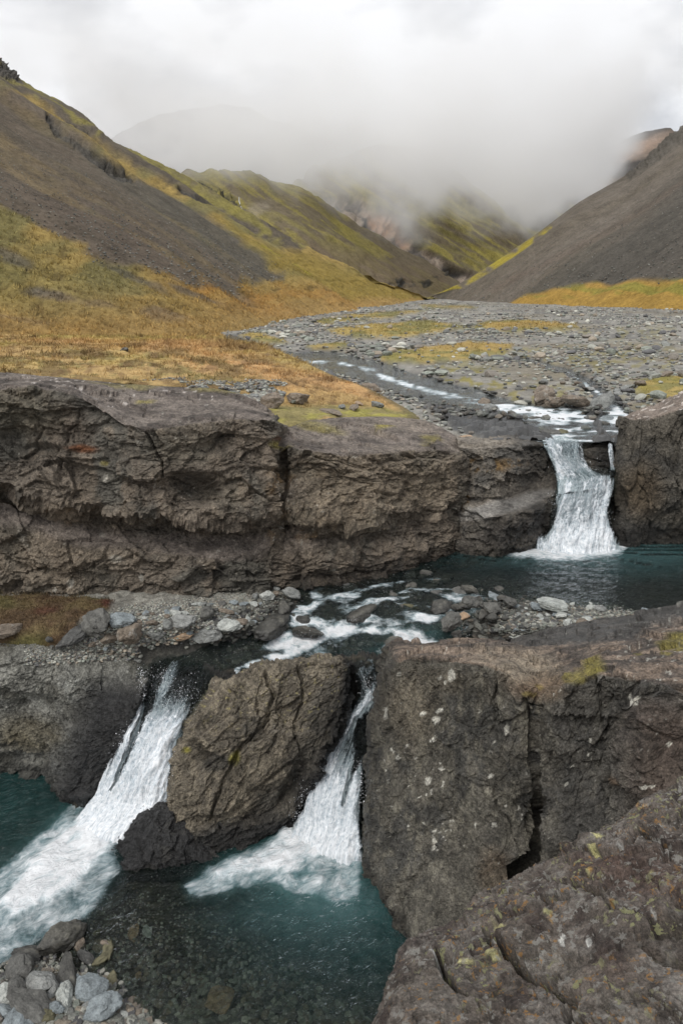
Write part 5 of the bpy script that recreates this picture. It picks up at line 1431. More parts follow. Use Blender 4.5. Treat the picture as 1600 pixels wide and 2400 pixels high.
def c_fb(p):
    col = np.broadcast_to(np.array((0.105, 0.098, 0.084), np.float32), p.P.shape).copy()
    n = fbm(p.P / .5, 4, 1011)
    col = mixc(col, (0.066, 0.064, 0.059), sstep(-.1, .2, n))
    col = mixc(col, (0.160, 0.150, 0.125), .8 * sstep(0, .35, fbm(p.P / np.array([.12, .12, .3], np.float32), 4, 1012)))
    col = mixc(col, (0.14, 0.12, 0.09), .6 * blobs(p.PX, p.PY, [(960, 1660, 60, 90, 0, 1), (1000, 1600, 90, 30, 0, .7)], .6))
    r = sstep(1250, 1330, p.PX)
    col = mixc(col, (0.085, 0.082, 0.078), r * .6)
    col = mixc(col, (0.105, 0.075, 0.062), r * sstep(1440, 1540, p.PX) * sstep(1600, 1700, p.PY) * .6)
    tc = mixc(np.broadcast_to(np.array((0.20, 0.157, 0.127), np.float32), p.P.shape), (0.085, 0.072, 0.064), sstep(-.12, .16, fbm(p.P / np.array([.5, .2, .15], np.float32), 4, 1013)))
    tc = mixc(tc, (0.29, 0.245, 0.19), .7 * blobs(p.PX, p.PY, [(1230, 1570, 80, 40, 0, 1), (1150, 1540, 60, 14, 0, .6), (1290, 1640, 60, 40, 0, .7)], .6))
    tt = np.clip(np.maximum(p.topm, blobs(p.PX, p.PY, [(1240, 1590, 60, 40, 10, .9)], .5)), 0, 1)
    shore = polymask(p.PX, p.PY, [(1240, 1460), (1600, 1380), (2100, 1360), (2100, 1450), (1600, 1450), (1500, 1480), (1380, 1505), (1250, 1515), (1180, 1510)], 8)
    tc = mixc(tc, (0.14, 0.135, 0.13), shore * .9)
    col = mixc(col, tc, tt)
    X, Y = p.PX + 7 * fbm(p.P / .15, 3, 1014), p.PY + 7 * fbm(p.P / .15, 3, 1015)
    col = mixc(col, (0.19, 0.165, 0.045), blobs(X, Y, [(1390, 1565, 26, 22, -20, 1), (1355, 1590, 24, 16, -20, .9), (1337, 1592, 20, 14, 0, .8), (1580, 1500, 40, 12, -12, 1), (1498, 1533, 14, 7, 0, .9), (1560, 1533, 16, 5, 0, .9), (1590, 1520, 14, 9, 0, .9), (1262, 1607, 8, 6, 0, .8), (1240, 1628, 16, 7, 0, .8)], .4) * .9)
    col = mixc(col, (0.17, 0.10, 0.05), .5 * blobs(X, Y, [(1270, 1610, 60, 30, 0, .8), (1455, 1820, 16, 14, 0, .9), (1160, 2050, 40, 60, 0, .5)], .5))
    L = blobs(p.PX + 2.5 * fbm(p.P / .03, 2, 1016), p.PY + 2.5 * fbm(p.P / .03, 2, 1017), lich_rot(LICHEN), .2)
    L = np.maximum(L, .75 * sstep(.50, .56, fbm(p.P / .05, 3, 1018)) * sstep(.1, .35, fbm(p.P / .6, 2, 1019)))
    L = np.maximum(L, .8 * p.topm * sstep(.46, .52, fbm(p.P / .06, 3, 1020)) * sstep(1400, 1500, p.PX))
    col = mixc(col, (0.52, 0.51, 0.47), np.clip(L, 0, 1) * .95)
    p.attr['wet'] = np.clip(np.maximum(shore * .8, np.maximum((1 - sstep(.02, .09, p.u)) * .75, .35 * p.cleft)), 0, 1)  # cleft term darkens and smooths the cleft
    return col
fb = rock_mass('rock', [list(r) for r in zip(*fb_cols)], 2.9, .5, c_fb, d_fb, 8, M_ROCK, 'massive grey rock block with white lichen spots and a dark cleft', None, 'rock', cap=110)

# nearest rock: brown lichened ledge under the camera
nr_rows = [
    [(700, 2900, -9), (820, 2700, -9), (960, 2450, 4.6), (1110, 2330, 4.9), (1280, 2180, 5.2), (1395, 2080, 5.4), (1520, 2000, 5.7), (1700, 1930, 6.0), (2100, 1800, 6.6)],
    [(760, 2620, 2.9), (862, 2440, 3.15), (972, 2250, 3.75), (1112, 2160, 4.1), (1278, 2045, 4.5), (1396, 1962, 4.8), (1520, 1885, 5.1), (1700, 1815, 5.4), (2100, 1700, 6)],
    [(770, 2600, 2.8), (858, 2400, 3.0), (966, 2228, 3.6), (1108, 2138, 3.95), (1276, 2026, 4.35), (1395, 1944, 4.6), (1518, 1868, 4.9), (1700, 1795, 5.2), (2100, 1680, 5.8)],
    [(850, 2620, 2.6), (925, 2400, 2.85), (1010, 2270, 3.25), (1140, 2195, 3.5), (1290, 2090, 3.8), (1410, 2010, 4.0), (1540, 1930, 4.3), (1710, 1860, 4.6), (2100, 1740, 5.1)],
    [(960, 2620, 2.5), (1020, 2430, 2.7), (1080, 2330, 2.95), (1190, 2260, 3.15), (1320, 2170, 3.35), (1440, 2100, 3.5), (1570, 2030, 3.7), (1730, 1960, 3.95), (2100, 1850, 4.3)],
    [(1060, 2640, 2.35), (1130, 2480, 2.5), (1180, 2400, 2.65), (1260, 2340, 2.8), (1370, 2270, 2.9), (1480, 2210, 3.0), (1600, 2150, 3.15), (1750, 2090, 3.3), (2100, 1990, 3.6)],
    [(1160, 2660, 2.2), (1230, 2540, 2.35), (1280, 2480, 2.45), (1350, 2430, 2.5), (1440, 2380, 2.55), (1530, 2340, 2.6), (1630, 2290, 2.7), (1780, 2240, 2.8), (2100, 2160, 3.0)],
    [(1200, 2860, 1.95), (1300, 2760, 2.05), (1350, 2700, 2.1), (1420, 2660, 2.1), (1500, 2620, 2.1), (1580, 2580, 2.15), (1680, 2540, 2.2), (1820, 2500, 2.25), (2100, 2440, 2.4)],
    [(1100, 3400, 1.5), (1300, 3300, 1.5), (1400, 3250, 1.5), (1480, 3200, 1.5), (1560, 3150, 1.5), (1660, 3100, 1.5), (1760, 3050, 1.5), (1900, 3000, 1.5), (2300, 2900, 1.6)],
]
def d_nr(p):
    R = np.array([[0.85, 0.5, 0.1], [-0.5, 0.85, 0.1], [0, -0.15, 1]], np.float32)
    d = rock_disp(p.P, 0.55, 0.055, (1.3, 1.1, 1.0), 1101, crack=1.6, rot=R, fine=.8)
    d += 0.07 * fbm(p.P / .5, 3, 1102)
    d += 0.004 * fbm(p.P / .035, 3, 1103, .6)
    xx, yy = p.PX + 10 * fbm(p.P / .1, 3, 1104), p.PY + 10 * fbm(p.P / .1, 3, 1105)
    cr = linemask(xx, yy, [(1135, 2170, 7), (1150, 2200, 13), (1200, 2240, 13), (1225, 2270, 12), (1280, 2300, 10), (1345, 2330, 18), (1330, 2380, 12), (1400, 2440, 5)], .6)
    cr = np.maximum(cr, linemask(xx, yy, [(1280, 2050, 6), (1370, 2075, 9), (1440, 2130, 14), (1520, 2160, 20), (1600, 2180, 14), (1700, 2200, 10)], .6))
    cr = np.maximum(cr, linemask(xx, yy, [(1490, 2210, 6), (1540, 2235, 12), (1600, 2262, 10), (1680, 2290, 8)], .6))
    cr = np.maximum(cr, linemask(xx, yy, [(1022, 2230, 6), (1040, 2280, 11), (1060, 2310, 9), (1090, 2330, 6)], .6))
    cr = np.maximum(cr, linemask(xx, yy, [(1360, 1990, 6), (1440, 1990, 10), (1500, 1940, 11), (1560, 1960, 8)], .6))
    cr = np.maximum(cr, linemask(xx, yy, [(1260, 2095, 4), (1300, 2108, 8), (1330, 2100, 5)], .6))
    p.crk = cr
    hole = blobs(xx, yy, [(1570, 2150, 60, 40, 15, 1), (1050, 2235, 20, 14, 0, .6), (1285, 2105, 30, 10, 0, .5), (1590, 2090, 30, 30, 0, .6)], .5)
    p.hole = hole
    return d - .20 * cr - .20 * hole
def c_nr(p):
    col = np.broadcast_to(np.array((0.098, 0.083, 0.073), np.float32), p.P.shape).copy()
    n = fbm(p.P / .22, 5, 1111)
    col = mixc(col, (0.150, 0.135, 0.124), sstep(-.1, .2, n))
    col = mixc(col, (0.050, 0.038, 0.034), .85 * sstep(0, .35, fbm(p.P / .13, 4, 1112)))
    X, Y = p.PX + 14 * fbm(p.P / .1, 3, 1113), p.PY + 14 * fbm(p.P / .1, 3, 1114)
    col = mixc(col, (0.085, 0.055, 0.046), .75 * blobs(X, Y, [(1500, 2030, 110, 50, 0, 1), (1350, 2280, 120, 40, 0, .4)], .6))
    col = mixc(col, (0.20, 0.185, 0.165), .6 * blobs(X, Y, [(1300, 2260, 90, 50, 20, .8), (1020, 2330, 90, 60, 0, .5), (1450, 2360, 90, 40, 0, .7)], .6))
    col = mixc(col, (0.03, 0.026, 0.018), .75 * np.clip(np.maximum(p.hole, p.crk), 0, 1))
    col = mixc(col, (0.50, 0.50, 0.49), np.clip(blobs(p.PX + 4 * fbm(p.P / .02, 2, 1127), p.PY, [(1316, 2200, 9, 12, 0, 1), (1380, 2210, 8, 8, 20, 1), (1450, 1970, 8, 5, 0, .6), (1520, 2105, 6, 4, 0, .6), (1015, 2236, 10, 5, 20, .8)], .25), 0, 1) * .95)
    col = mixc(col, (0.42, 0.40, 0.20), np.clip(blobs(p.PX + 6 * fbm(p.P / .03, 2, 1128), p.PY, [(1385, 1980, 10, 9, 0, 1), (1398, 1955, 9, 6, 0, 1), (1168, 2170, 14, 8, 0, .8), (1150, 2240, 20, 6, 0, .8), (1090, 2252, 20, 7, 0, .8), (1285, 2137, 10, 6, 0, .8), (1520, 2025, 8, 6, 0, .8), (1375, 2033, 7, 8, 0, .7)], .35), 0, 1) * .9)
    col = mixc(col, (0.42, 0.25, 0.08), np.clip(blobs(p.PX + 6 * fbm(p.P / .03, 2, 1129), p.PY, [(1505, 1883, 14, 4, -10, 1), (1380, 2032, 6, 6, 0, .8), (1290, 2150, 5, 12, 0, .6), (1430, 2105, 8, 5, 30, .8)], .35), 0, 1) * .9)
    return col
nr = rock_mass('rock', nr_rows, 2.9, .5, c_nr, d_nr, 6, M_NEAR, 'brown lichen covered ledge closest to the viewer', None, 'rock', cap=110)

# ================================================================ LOWER POOL bed
ZL = -10.5
pb_rows = [
    row(1740, [(-400, -11.6), (0, -11.8), (120, -11.8), (250, -11.3), (400, -11.2), (560, -11.2), (700, -11.3), (860, -11.4), (1050, -11.6), (1250, -11.6)]),
    row(1850, [(-400, -12.2), (0, -12.2), (120, -12.1), (250, -11.5), (400, -11.2), (560, -11.2), (700, -11.4), (860, -11.6), (1050, -11.8), (1250, -11.8)]),
    row(1960, [(-400, -12.0), (0, -12.0), (120, -11.6), (250, -11.3), (400, -11.0), (560, -11.2), (700, -11.6), (860, -11.9), (1050, -11.9), (1250, -11.9)]),
    row(2070, [(-400, -11.4), (0, -11.3), (120, -11.1), (250, -10.75), (400, -10.80), (560, -11.3), (700, -11.9), (860, -12.2), (1050, -12.0), (1250, -12)]),
    row(2160, [(-400, -11.1), (0, -10.9), (120, -10.75), (250, -10.62), (400, -10.75), (560, -11.1), (700, -11.8), (860, -12.0), (1050, -11.8), (1250, -11.8)]),
    row(2250, [(-400, -10.7), (0, -10.58), (120, -10.50), (250, -10.58), (400, -10.72), (560, -10.95), (700, -11.3), (860, -11.4), (1050, -11.3), (1250, -11.3)]),
    row(2330, [(-400, -10.4), (0, -10.38), (120, -10.38), (250, -10.48), (400, -10.68), (560, -10.85), (700, -11.0), (860, -11.1), (1050, -11), (1250, -11)]),
    row(2420, [(-400, -10.3), (0, -10.30), (120, -10.32), (250, -10.42), (400, -10.62), (560, -10.75), (700, -10.85), (860, -10.9), (1050, -10.9), (1250, -10.9)]),
    row(2620, [(-400, -10.2), (0, -10.2), (120, -10.25), (250, -10.35), (400, -10.55), (560, -10.7), (700, -10.8), (860, -10.8), (1050, -10.8), (1250, -10.8)]),
]
pb = Patch(pb_rows, 7, .4, cap=200)
px, py = pb.PX, pb.PY
pb.P[..., 2] += 0.03 * fbm(pb.P / .12, 4, 1201, .6)
col = np.broadcast_to(np.array((0.075, 0.07, 0.06), np.float32), pb.P.shape).copy()
col = mixc(col, (0.14, 0.13, 0.10), sstep(0, .3, fbm(pb.P / .12, 3, 1202)))
pb.col = col
pb.attr['wet'] = sstep(-10.42, -10.5, pb.P[..., 2]) * .7
tag(pb.build('terrain', M_BED), 'structure', 'stony bed of the lower pool')
# ================================================================ WATER
M_POOL = mat_water('pool_water', (0.009, 0.027, 0.026), (0.56, 0.62, 0.57), 0.8, 3.4, 1.7, (0.75, 1.35, 1.0), -0.55, 0.04)
M_STREAM = mat_water('stream_water', (0.014, 0.042, 0.042), (0.60, 0.64, 0.60), 0.6, 4.2, 2.6, (0.8, 1.6, 1.0), 0.2, 0.10)
M_RIVER = mat_water('river_water', (0.05, 0.06, 0.06), (0.55, 0.58, 0.57), 0.16, 2.2, 2.0, (0.7, 1.6, 1.0))
M_FALL = mat_fall('falling_water', 16.0, 2.4)
M_FALL2 = mat_fall('falling_water_near', 20.0, 2.2)

# --- braided river of the plain and film of water on the slab shelf
wv = Patch(rows_vf, 4.0, 0.3, cap=200)
wv.P[..., 2] += 0.10 * fbm(wv.P / 2.5, 4, 708) * np.clip(wv.P[..., 1] / 40, .6, 2.5) * .9 - 0.085 + 0.03 * fbm(wv.P / .6, 3, 1301)
px, py = wv.PX, wv.PY
shelfw = polymask(px, py, [(1000, 950), (1180, 945), (1300, 950), (1470, 950), (1480, 1060), (1200, 1060), (1080, 1020), (1040, 990)], 10)
wv.P[..., 2] += shelfw * 0.075
wv.attr['deep'] = 0 * px + .15
wv.attr['milk'] = 0 * px
wv.P[..., 2] += shelfw * 0.03 * fbm(wv.P * np.array([.6, 1.8, 1], np.float32) / .5, 4, 1303)
fm = blobs(px, py, [(1000, 909, 36, 6, 10, .62), (905, 880, 30, 6, 20, .75), (950, 895, 26, 6, 20, .75), (855, 860, 20, 4, 10, .6), (1035, 916, 20, 5, 5, .7), (1180, 948, 30, 7, 8, .85), (1215, 960, 30, 5, 8, .7), (1340, 972, 50, 5, 5, .72), (1460, 968, 40, 6, 5, .7), (1445, 983, 30, 8, 8, .85), (1110, 930, 20, 4, 0, .5), (1372, 905, 20, 4, 10, .6), (1425, 935, 16, 4, 10, .6), (1300, 1030, 40, 10, 0, .55), (1380, 985, 30, 4, 0, .6)], .6)
fm = np.maximum(fm, .50 * linemask(px, py, [(700, 840, 8), (800, 850, 10), (870, 868, 14), (940, 892, 15), (1007, 911, 15), (1070, 927, 14), (1120, 936, 12), (1200, 956, 16), (1320, 975, 20)], .9) * (1 + 1.1 * fbm(np.stack([px / 26, py / 4, 0 * px], -1), 4, 1305)))  # pale channel streaks: riffle foam plus sky reflection painted in as foam
fm = np.maximum(fm, .5 * linemask(px, py, [(1330, 868, 5), (1360, 889, 7), (1395, 912, 9), (1430, 940, 12), (1450, 965, 14)], .9) * (1 + 1.1 * fbm(np.stack([px / 20, py / 4, 2 + 0 * px], -1), 4, 1315)))
wv.attr['foam'] = np.clip(fm + shelfw * (.36 + .75 * fbm(np.stack([px / 40, py / 4, 3 + 0 * px], -1), 4, 1304)) + .12 * fbm(np.stack([px / 30, py / 5, 0 * px], -1), 3, 1302), 0, 1)  # shelf term: thin foam and sky sheen, both put into this colour mask
sel = (wv.PY[:, 0] > 770)
def crop(p, r0, r1, c0, c1):
    p.PX, p.PY, p.P = p.PX[r0:r1, c0:c1], p.PY[r0:r1, c0:c1], p.P[r0:r1, c0:c1]
    for k in p.attr: p.attr[k] = p.attr[k][r0:r1, c0:c1]
    p.u, p.v = p.u[r0:r1, c0:c1], p.v[r0:r1, c0:c1]
crop(wv, int(np.argmax(sel)), None, int(np.argmax(wv.PX[0] > 430)), int(np.argmax(wv.PX[0] > 1520)))
tag(wv.build('water', M_RIVER), 'structure', 'braided river running over the gravel and wet slabs')

# --- middle reach: plunge pool, riffle, lip of the lower falls
mw_rows = []
for py_, zs in ((1225, [Z_UP] * 10), (1300, [Z_UP] * 10), (1360, [-7.2, -7.2, -7.2, -7.22, -7.2, Z_UP, Z_UP, Z_UP, Z_UP, Z_UP]),
                (1400, [-7.3, -7.3, -7.3, -7.28, -7.26, -7.22, -7.2, -7.2, -7.2, -7.2]), (1430, [-7.4, -7.4, -7.4, -7.38, -7.38, -7.3, -7.26, -7.24, -7.24, -7.24]),
                (1470, [-7.6, -7.6, -7.58, -7.56, -7.58, -7.5, -7.4, -7.34, -7.4, -7.4]), (1505, [-7.75, -7.75, -7.74, -7.74, -7.78, -7.8, -7.8, -7.7, -7.7, -7.7]),
                (1545, [-7.9, -7.9, -7.92, -7.95, -8.0, -8.1, -8.2, -8.2, -8.2, -8.2]), (1590, [-8.2, -8.2, -8.15, -8.2, -8.25, -8.6, -8.9, -8.9, -8.9, -8.9])):
    mw_rows.append([(x, py_, z) for x, z in zip((-400, 100, 320, 580, 780, 1020, 1260, 1440, 1700, 2000), zs)])
mw = Patch(mw_rows, 4.0, .4, cap=200)
px, py = mw.PX, mw.PY
bedz = np.zeros_like(px)
# depth of water above the bed, looked up on the bed patch
from mathutils import kdtree
def lookup(src, P, col=2):
    """height of the patch SRC below the points P (coarse grid lookup)"""
    S = src.P.reshape(-1, 3)
    gx = np.round((S[:, 0] + 60) / .12).astype(int)
    gy = np.round(S[:, 1] / .12).astype(int)
    H = {}
    key = gx * 4096 + gy
    o = np.argsort(key)
    ks, st = np.unique(key[o], return_index=True)
    m = np.add.reduceat(S[o, 2], st) / np.diff(np.append(st, len(key)))
    q = np.round((P[..., 0] + 60) / .12).astype(int) * 4096 + np.round(P[..., 1] / .12).astype(int)
    i = np.clip(np.searchsorted(ks, q), 0, len(ks) - 1)
    ok = ks[i] == q
    return np.where(ok, m[i], P[..., 2] - .2)
dep = mw.P[..., 2] - lookup(bd, mw.P)
mw.attr['deep'] = np.clip(sstep(.22, 1.3, dep) * .95 + 0.04, 0, 1)
mw.attr['milk'] = np.clip(.75 * blobs(px, py, [(1330, 1300, 260, 50, 0, 1), (1250, 1360, 240, 40, -5, .7)], .9) + .12, 0, 1)
line = linemask(px, py, [(470, 1625, 10), (520, 1592, 12), (560, 1572, 12), (620, 1548, 16), (690, 1524, 20), (735, 1495, 20), (800, 1468, 14)], .8)
fm = blobs(px, py, [(1340, 1252, 120, 22, 0, 1.1), (1310, 1272, 160, 22, 0, .95), (1240, 1282, 90, 14, -8, .8), (1420, 1270, 60, 14, 10, .6), (1330, 1300, 160, 10, 0, .45),
    (680, 1506, 66, 16, -10, .85), (650, 1488, 60, 10, 0, .7), (711, 1428, 22, 10, 0, .75), (700, 1450, 30, 14, 40, .6), (790, 1474, 44, 14, -18, .85), (885, 1476, 50, 9, 0, .8), (960, 1500, 40, 22, 30, .8), (1005, 1520, 60, 16, 6, .95), (985, 1445, 34, 12, 0, .75), (1176, 1470, 24, 16, 0, .85),
    (872, 1373, 24, 5, 0, .65), (1010, 1356, 34, 5, 0, .62), (905, 1404, 60, 6, -6, .62), (810, 1396, 36, 5, 0, .65), (960, 1385, 40, 5, -8, .5), (740, 1400, 20, 8, 30, .5), (1060, 1400, 30, 5, 0, .3), (960, 1340, 60, 5, -14, .4), (745, 1460, 30, 14, 20, .7), (860, 1450, 30, 10, 0, .4), (660, 1420, 14, 8, 0, .3)], .6)
fm = np.maximum(fm, line * .85)
rip = sstep(1330, 1400, py) * sstep(1240, 1100, px) * sstep(560, 700, px)
thr = np.zeros_like(px)
for q in ([(1000, 1350, 5), (940, 1362, 6), (872, 1374, 8), (800, 1396, 8), (740, 1412, 9), (705, 1432, 10), (690, 1460, 12)],
          [(1060, 1380, 5), (980, 1386, 6), (900, 1404, 7), (850, 1420, 8), (800, 1440, 8), (770, 1462, 12)],
          [(1010, 1420, 6), (985, 1445, 10), (940, 1460, 7), (880, 1475, 10), (810, 1480, 12)],
          [(1180, 1445, 6), (1176, 1475, 12), (1150, 1495, 6)], [(930, 1485, 10), (975, 1500, 14), (1030, 1520, 14)]):
    thr = np.maximum(thr, linemask(px + 8 * fbm(mw.P / .3, 3, 1308), py + 5 * fbm(mw.P / .3, 3, 1309), q, .8))
near = sstep(1335, 1315, py)
apr = polymask(px + 14 * fbm(mw.P / .5, 3, 1306), py + 6 * fbm(mw.P / .5, 3, 1307), [(1160, 1296), (1230, 1266), (1280, 1235), (1440, 1235), (1480, 1270), (1455, 1300), (1350, 1316), (1230, 1310)], 16)
fm = np.maximum(fm, apr * .86)
fm = np.maximum(fm * (near + (1 - near) * .85), thr * .30)
fm = fm * (near + (1 - near) * (.85 + .9 * fbm(mw.P / np.array([.30, .15, 1], np.float32), 4, 1310, .6)))
mw.attr['foam'] = np.clip(fm + rip * (.30 + .50 * fbm(mw.P / np.array([.5, .25, 1], np.float32), 3, 1311)), 0, 1)
mw.P[..., 2] += (0.03 + .05 * rip) * fbm(mw.P / .35, 4, 1312) + .07 * fm * fbm(mw.P / .14, 4, 1313)
# keep the sheet behind the lip rocks
tag(mw.build('water', M_STREAM), 'structure', 'clear green plunge pool and riffle between the falls')

# --- lower pool
lw_rows = []
for r in pb_rows:
    lw_rows.append([(a, b, ZL) for a, b, c in r])
lw = Patch(lw_rows, 4.8, .4, cap=200)
px, py = lw.PX, lw.PY
dep = ZL - lookup(pb, lw.P)
deep = sstep(.10, 1.25, dep)
X, Y = px + 22 * fbm(lw.P / .7, 3, 1321), py + 18 * fbm(lw.P / .7, 3, 1322)
fl = polymask(X, Y, [(215, 1830), (170, 1880), (90, 1945), (20, 2000), (-60, 2050), (-500, 2200), (-500, 2500), (-40, 2290), (60, 2225), (140, 2190), (215, 2150), (262, 2095), (290, 2050), (262, 2010), (330, 1920), (420, 1880)], 26)
core = polymask(X, Y, [(230, 1830), (200, 1900), (130, 1970), (40, 2060), (-20, 2120), (30, 2170), (150, 2110), (230, 2040), (262, 1990), (330, 1920), (420, 1860)], 36)
fr2 = polymask(X, Y, [(680, 1920), (640, 1965), (560, 2000), (480, 2035), (420, 2072), (435, 2105), (500, 2100), (560, 2085), (640, 2085), (720, 2098), (780, 2118), (850, 2110), (862, 1900)], 18)
core2 = polymask(X, Y, [(690, 1900), (650, 1965), (560, 2015), (500, 2050), (520, 2070), (620, 2055), (700, 2050), (840, 2010), (862, 1900)], 26)
wisps = linemask(X, Y, [(420, 2080, 10), (470, 2120, 16), (480, 2170, 14), (560, 2150, 12), (640, 2110, 12)], .9) * .25
wisps = np.maximum(wisps, .3 * blobs(X, Y, [(330, 2110, 60, 30, 0, 1), (700, 2140, 90, 30, 0, .9), (400, 2150, 80, 30, 0, .7)], .8))
fm = np.maximum(np.maximum(fl * .62, core * 1.12), np.maximum(fr2 * .60, core2 * .95))
fm = np.maximum(fm, wisps)
lw.attr['foam'] = np.clip(fm + .10 * fbm(lw.P / .5, 3, 1323) * (fm > .02), 0, 1)
milky = np.maximum(fl, fr2) * .4 + .25 * blobs(X, Y, [(780, 2120, 120, 50, 0, 1), (620, 2150, 160, 40, 0, .5)], .7)
lw.attr['deep'] = np.clip(deep * .92 + milky * .8, 0, 1)
lw.attr['milk'] = np.clip(milky * .8 + .22 * blobs(px, py, [(750, 2200, 260, 120, 0, 1)], .9), 0, 1)
turb = np.maximum(np.maximum(fl, fr2), .05)
lw.P[..., 2] += .030 * fbm(lw.P / .25, 4, 1324) + turb * (.11 * fbm(lw.P / .38, 5, 1325, .6) + .02) + np.maximum(core, core2) * .12
tag(lw.build('water', M_POOL), 'structure', 'dark green lower pool with churned white foam')

# --- falls
def fall(name, rows, mat, foamf, seed, label, thick=.10, res=2.6, sheets=(0.0, 0.10)):
    root = bpy.data.objects.new(name, None)
    for k, off in enumerate(sheets):
        p = Patch(rows, res, .5, cap=90)
        du = np.linalg.norm(np.diff(p.P, axis=1), axis=-1)
        dv = np.linalg.norm(np.diff(p.P, axis=0), axis=-1)
        fu = np.concatenate([np.zeros((p.P.shape[0], 1)), np.cumsum(du, 1)], 1)
        fv = np.concatenate([np.zeros((1, p.P.shape[1])), np.cumsum(dv, 0)], 0)
        fu = fu - fu[:, -1:] / 2
        wob = 0.10 * fbm(p.P / .5, 3, seed + 2)
        p.attr['fu'] = (fu + wob) + k * 7.3
        p.attr['fv'] = fv.mean(1, keepdims=True) + 0 * fu
        Q = np.stack([fu / .12, fv / .7, 0 * fu + k * 3], -1)
        Q2 = np.stack([fu / .05, fv / .22, 0 * fu + k * 5], -1)
        d = thick * fbm(Q, 3, seed) + thick * .8 * fbm(Q2, 4, seed + 1, .6)
        e = np.minimum(p.u, 1 - p.u)
        bulge = sstep(0, .35, e)
        N = p.smooth_normals(5)
        p.P = p.P + N * (d * sstep(0, .12, e) + bulge * .08 + off - .06)[..., None]
        f = foamf(p) - 0.18 * k
        ed = sstep(0, .16, e + .08 * fbm(Q, 3, seed + 4))
        p.attr['foam'] = np.clip(f * (.35 + .65 * ed), 0, 1)
        p.attr['body'] = sstep(0, .10, e) * sstep(0, .04, p.v) * (0.55 if k else 1.0)
        o = p.build('water_sheet' if k == 0 else 'spray_sheet', mat, None)
        o.parent = root
    scene.collection.objects.link(root)
    return tag(root, None, label, 'waterfall'), p

R1 = [[(1262, 1030, 20.3), (1300, 1030, 20.3), (1340, 1032, 20.3), (1375, 1040, 20.3)],
      [(1272, 1045, 19.75), (1305, 1045, 19.75), (1340, 1047, 19.8), (1368, 1053, 19.85)],
      [(1288, 1075, 19.55), (1312, 1072, 19.6), (1345, 1072, 19.65), (1372, 1080, 19.7)],
      [(1299, 1105, 19.45), (1330, 1102, 19.45), (1362, 1102, 19.5), (1395, 1108, 19.55)],
      [(1303, 1128, 19.35), (1345, 1126, 19.3), (1385, 1124, 19.3), (1425, 1122, 19.4)],
      [(1303, 1160, 19.0), (1345, 1158, 18.95), (1385, 1152, 19.0), (1425, 1150, 19.15)]]
R2 = [[(1310, 1112, 19.5), (1350, 1108, 19.5), (1400, 1100, 19.6), (1448, 1092, 19.9)],
      [(1306, 1130, 19.3), (1350, 1126, 19.25), (1400, 1118, 19.3), (1446, 1112, 19.5)],
      [(1298, 1160, 18.95), (1345, 1158, 18.9), (1395, 1150, 18.95), (1444, 1146, 19.1)],
      [(1290, 1205, 18.75), (1335, 1205, 18.7), (1380, 1202, 18.7), (1432, 1196, 18.85)],
      [(1284, 1240, 18.65), (1328, 1242, 18.55), (1380, 1242, 18.55), (1434, 1236, 18.65)],
      [(1256, 1262, 18.55), (1325, 1268, 18.35), (1385, 1268, 18.35), (1448, 1260, 18.5)],
      [(1246, 1290, 18.5), (1325, 1300, 18.2), (1385, 1300, 18.2), (1456, 1290, 18.4)]]
R3 = [[(1424, 1038, 20.2), (1430, 1038, 20.2), (1438, 1040, 20.2)], [(1425, 1060, 19.9), (1432, 1060, 19.9), (1440, 1060, 19.9)], [(1430, 1102, 19.8), (1438, 1102, 19.8), (1446, 1102, 19.8)]]
R4 = [[(1288, 1160, 18.95), (1291, 1160, 18.95), (1294, 1160, 18.95)], [(1288, 1190, 18.7), (1290, 1190, 18.7), (1293, 1190, 18.7)], [(1286, 1240, 18.6), (1289, 1240, 18.6), (1292, 1240, 18.6)]]
fA, _ = fall('waterfall', R1, M_FALL, lambda p: .52 + .30 * p.v + .25 * sstep(.45, .05, p.u) + .1 * sstep(.6, .9, p.u), 1401, 'upper waterfall pouring over the dark slab shelf', .10)
def sub(rows, foamf, seed, thick, sheets=(0., .1)):
    t, p = fall('tmp', rows, M_FALL, foamf, seed, 'x', thick, 2.6, sheets)
    for c in list(t.children): c.parent = fA
    bpy.data.objects.remove(t)
sub(R2, lambda p: sstep(0, .16, p.v) * .72 + .35 * sstep(.45, .9, p.v) + .15 * sstep(.6, .9, p.u) - .10 * blobs(p.PX, p.PY, [(1345, 1150, 30, 12, 0, 1)], .6), 1411, .13)
sub(R3, lambda p: .62 + 0 * p.v, 1421, .03, (0.,))

L1 = [[(328, 1548, -8.02), (372, 1545, -8.02), (420, 1545, -8.02), (465, 1560, -8.0), (505, 1580, -8.0)],
      [(322, 1590, 12.9), (362, 1590, 12.80), (408, 1592, 12.64), (450, 1602, 12.58), (488, 1614, 12.55)],
      [(316, 1660, 12.48), (345, 1664, 12.40), (382, 1668, 12.25), (418, 1676, 12.15), (448, 1686, 12.15)],
      [(278, 1720, 12.2), (312, 1722, 12.1), (352, 1724, 11.98), (388, 1728, 11.88), (424, 1734, 11.85)],
      [(248, 1790, 11.95), (286, 1794, 11.82), (328, 1800, 11.65), (366, 1806, 11.5), (404, 1812, 11.48)],
      [(210, 1862, 11.75), (256, 1872, 11.55), (304, 1882, 11.35), (350, 1892, 11.2), (396, 1900, 11.15)],
      [(150, 1925, 11.45), (205, 1945, 11.15), (255, 1962, 10.9), (305, 1965, 10.85), (360, 1950, 10.95)],
      [(110, 1985, 11.4), (180, 2010, 11.1), (240, 2030, 10.85), (290, 2035, 10.8), (350, 2010, 10.9)]]
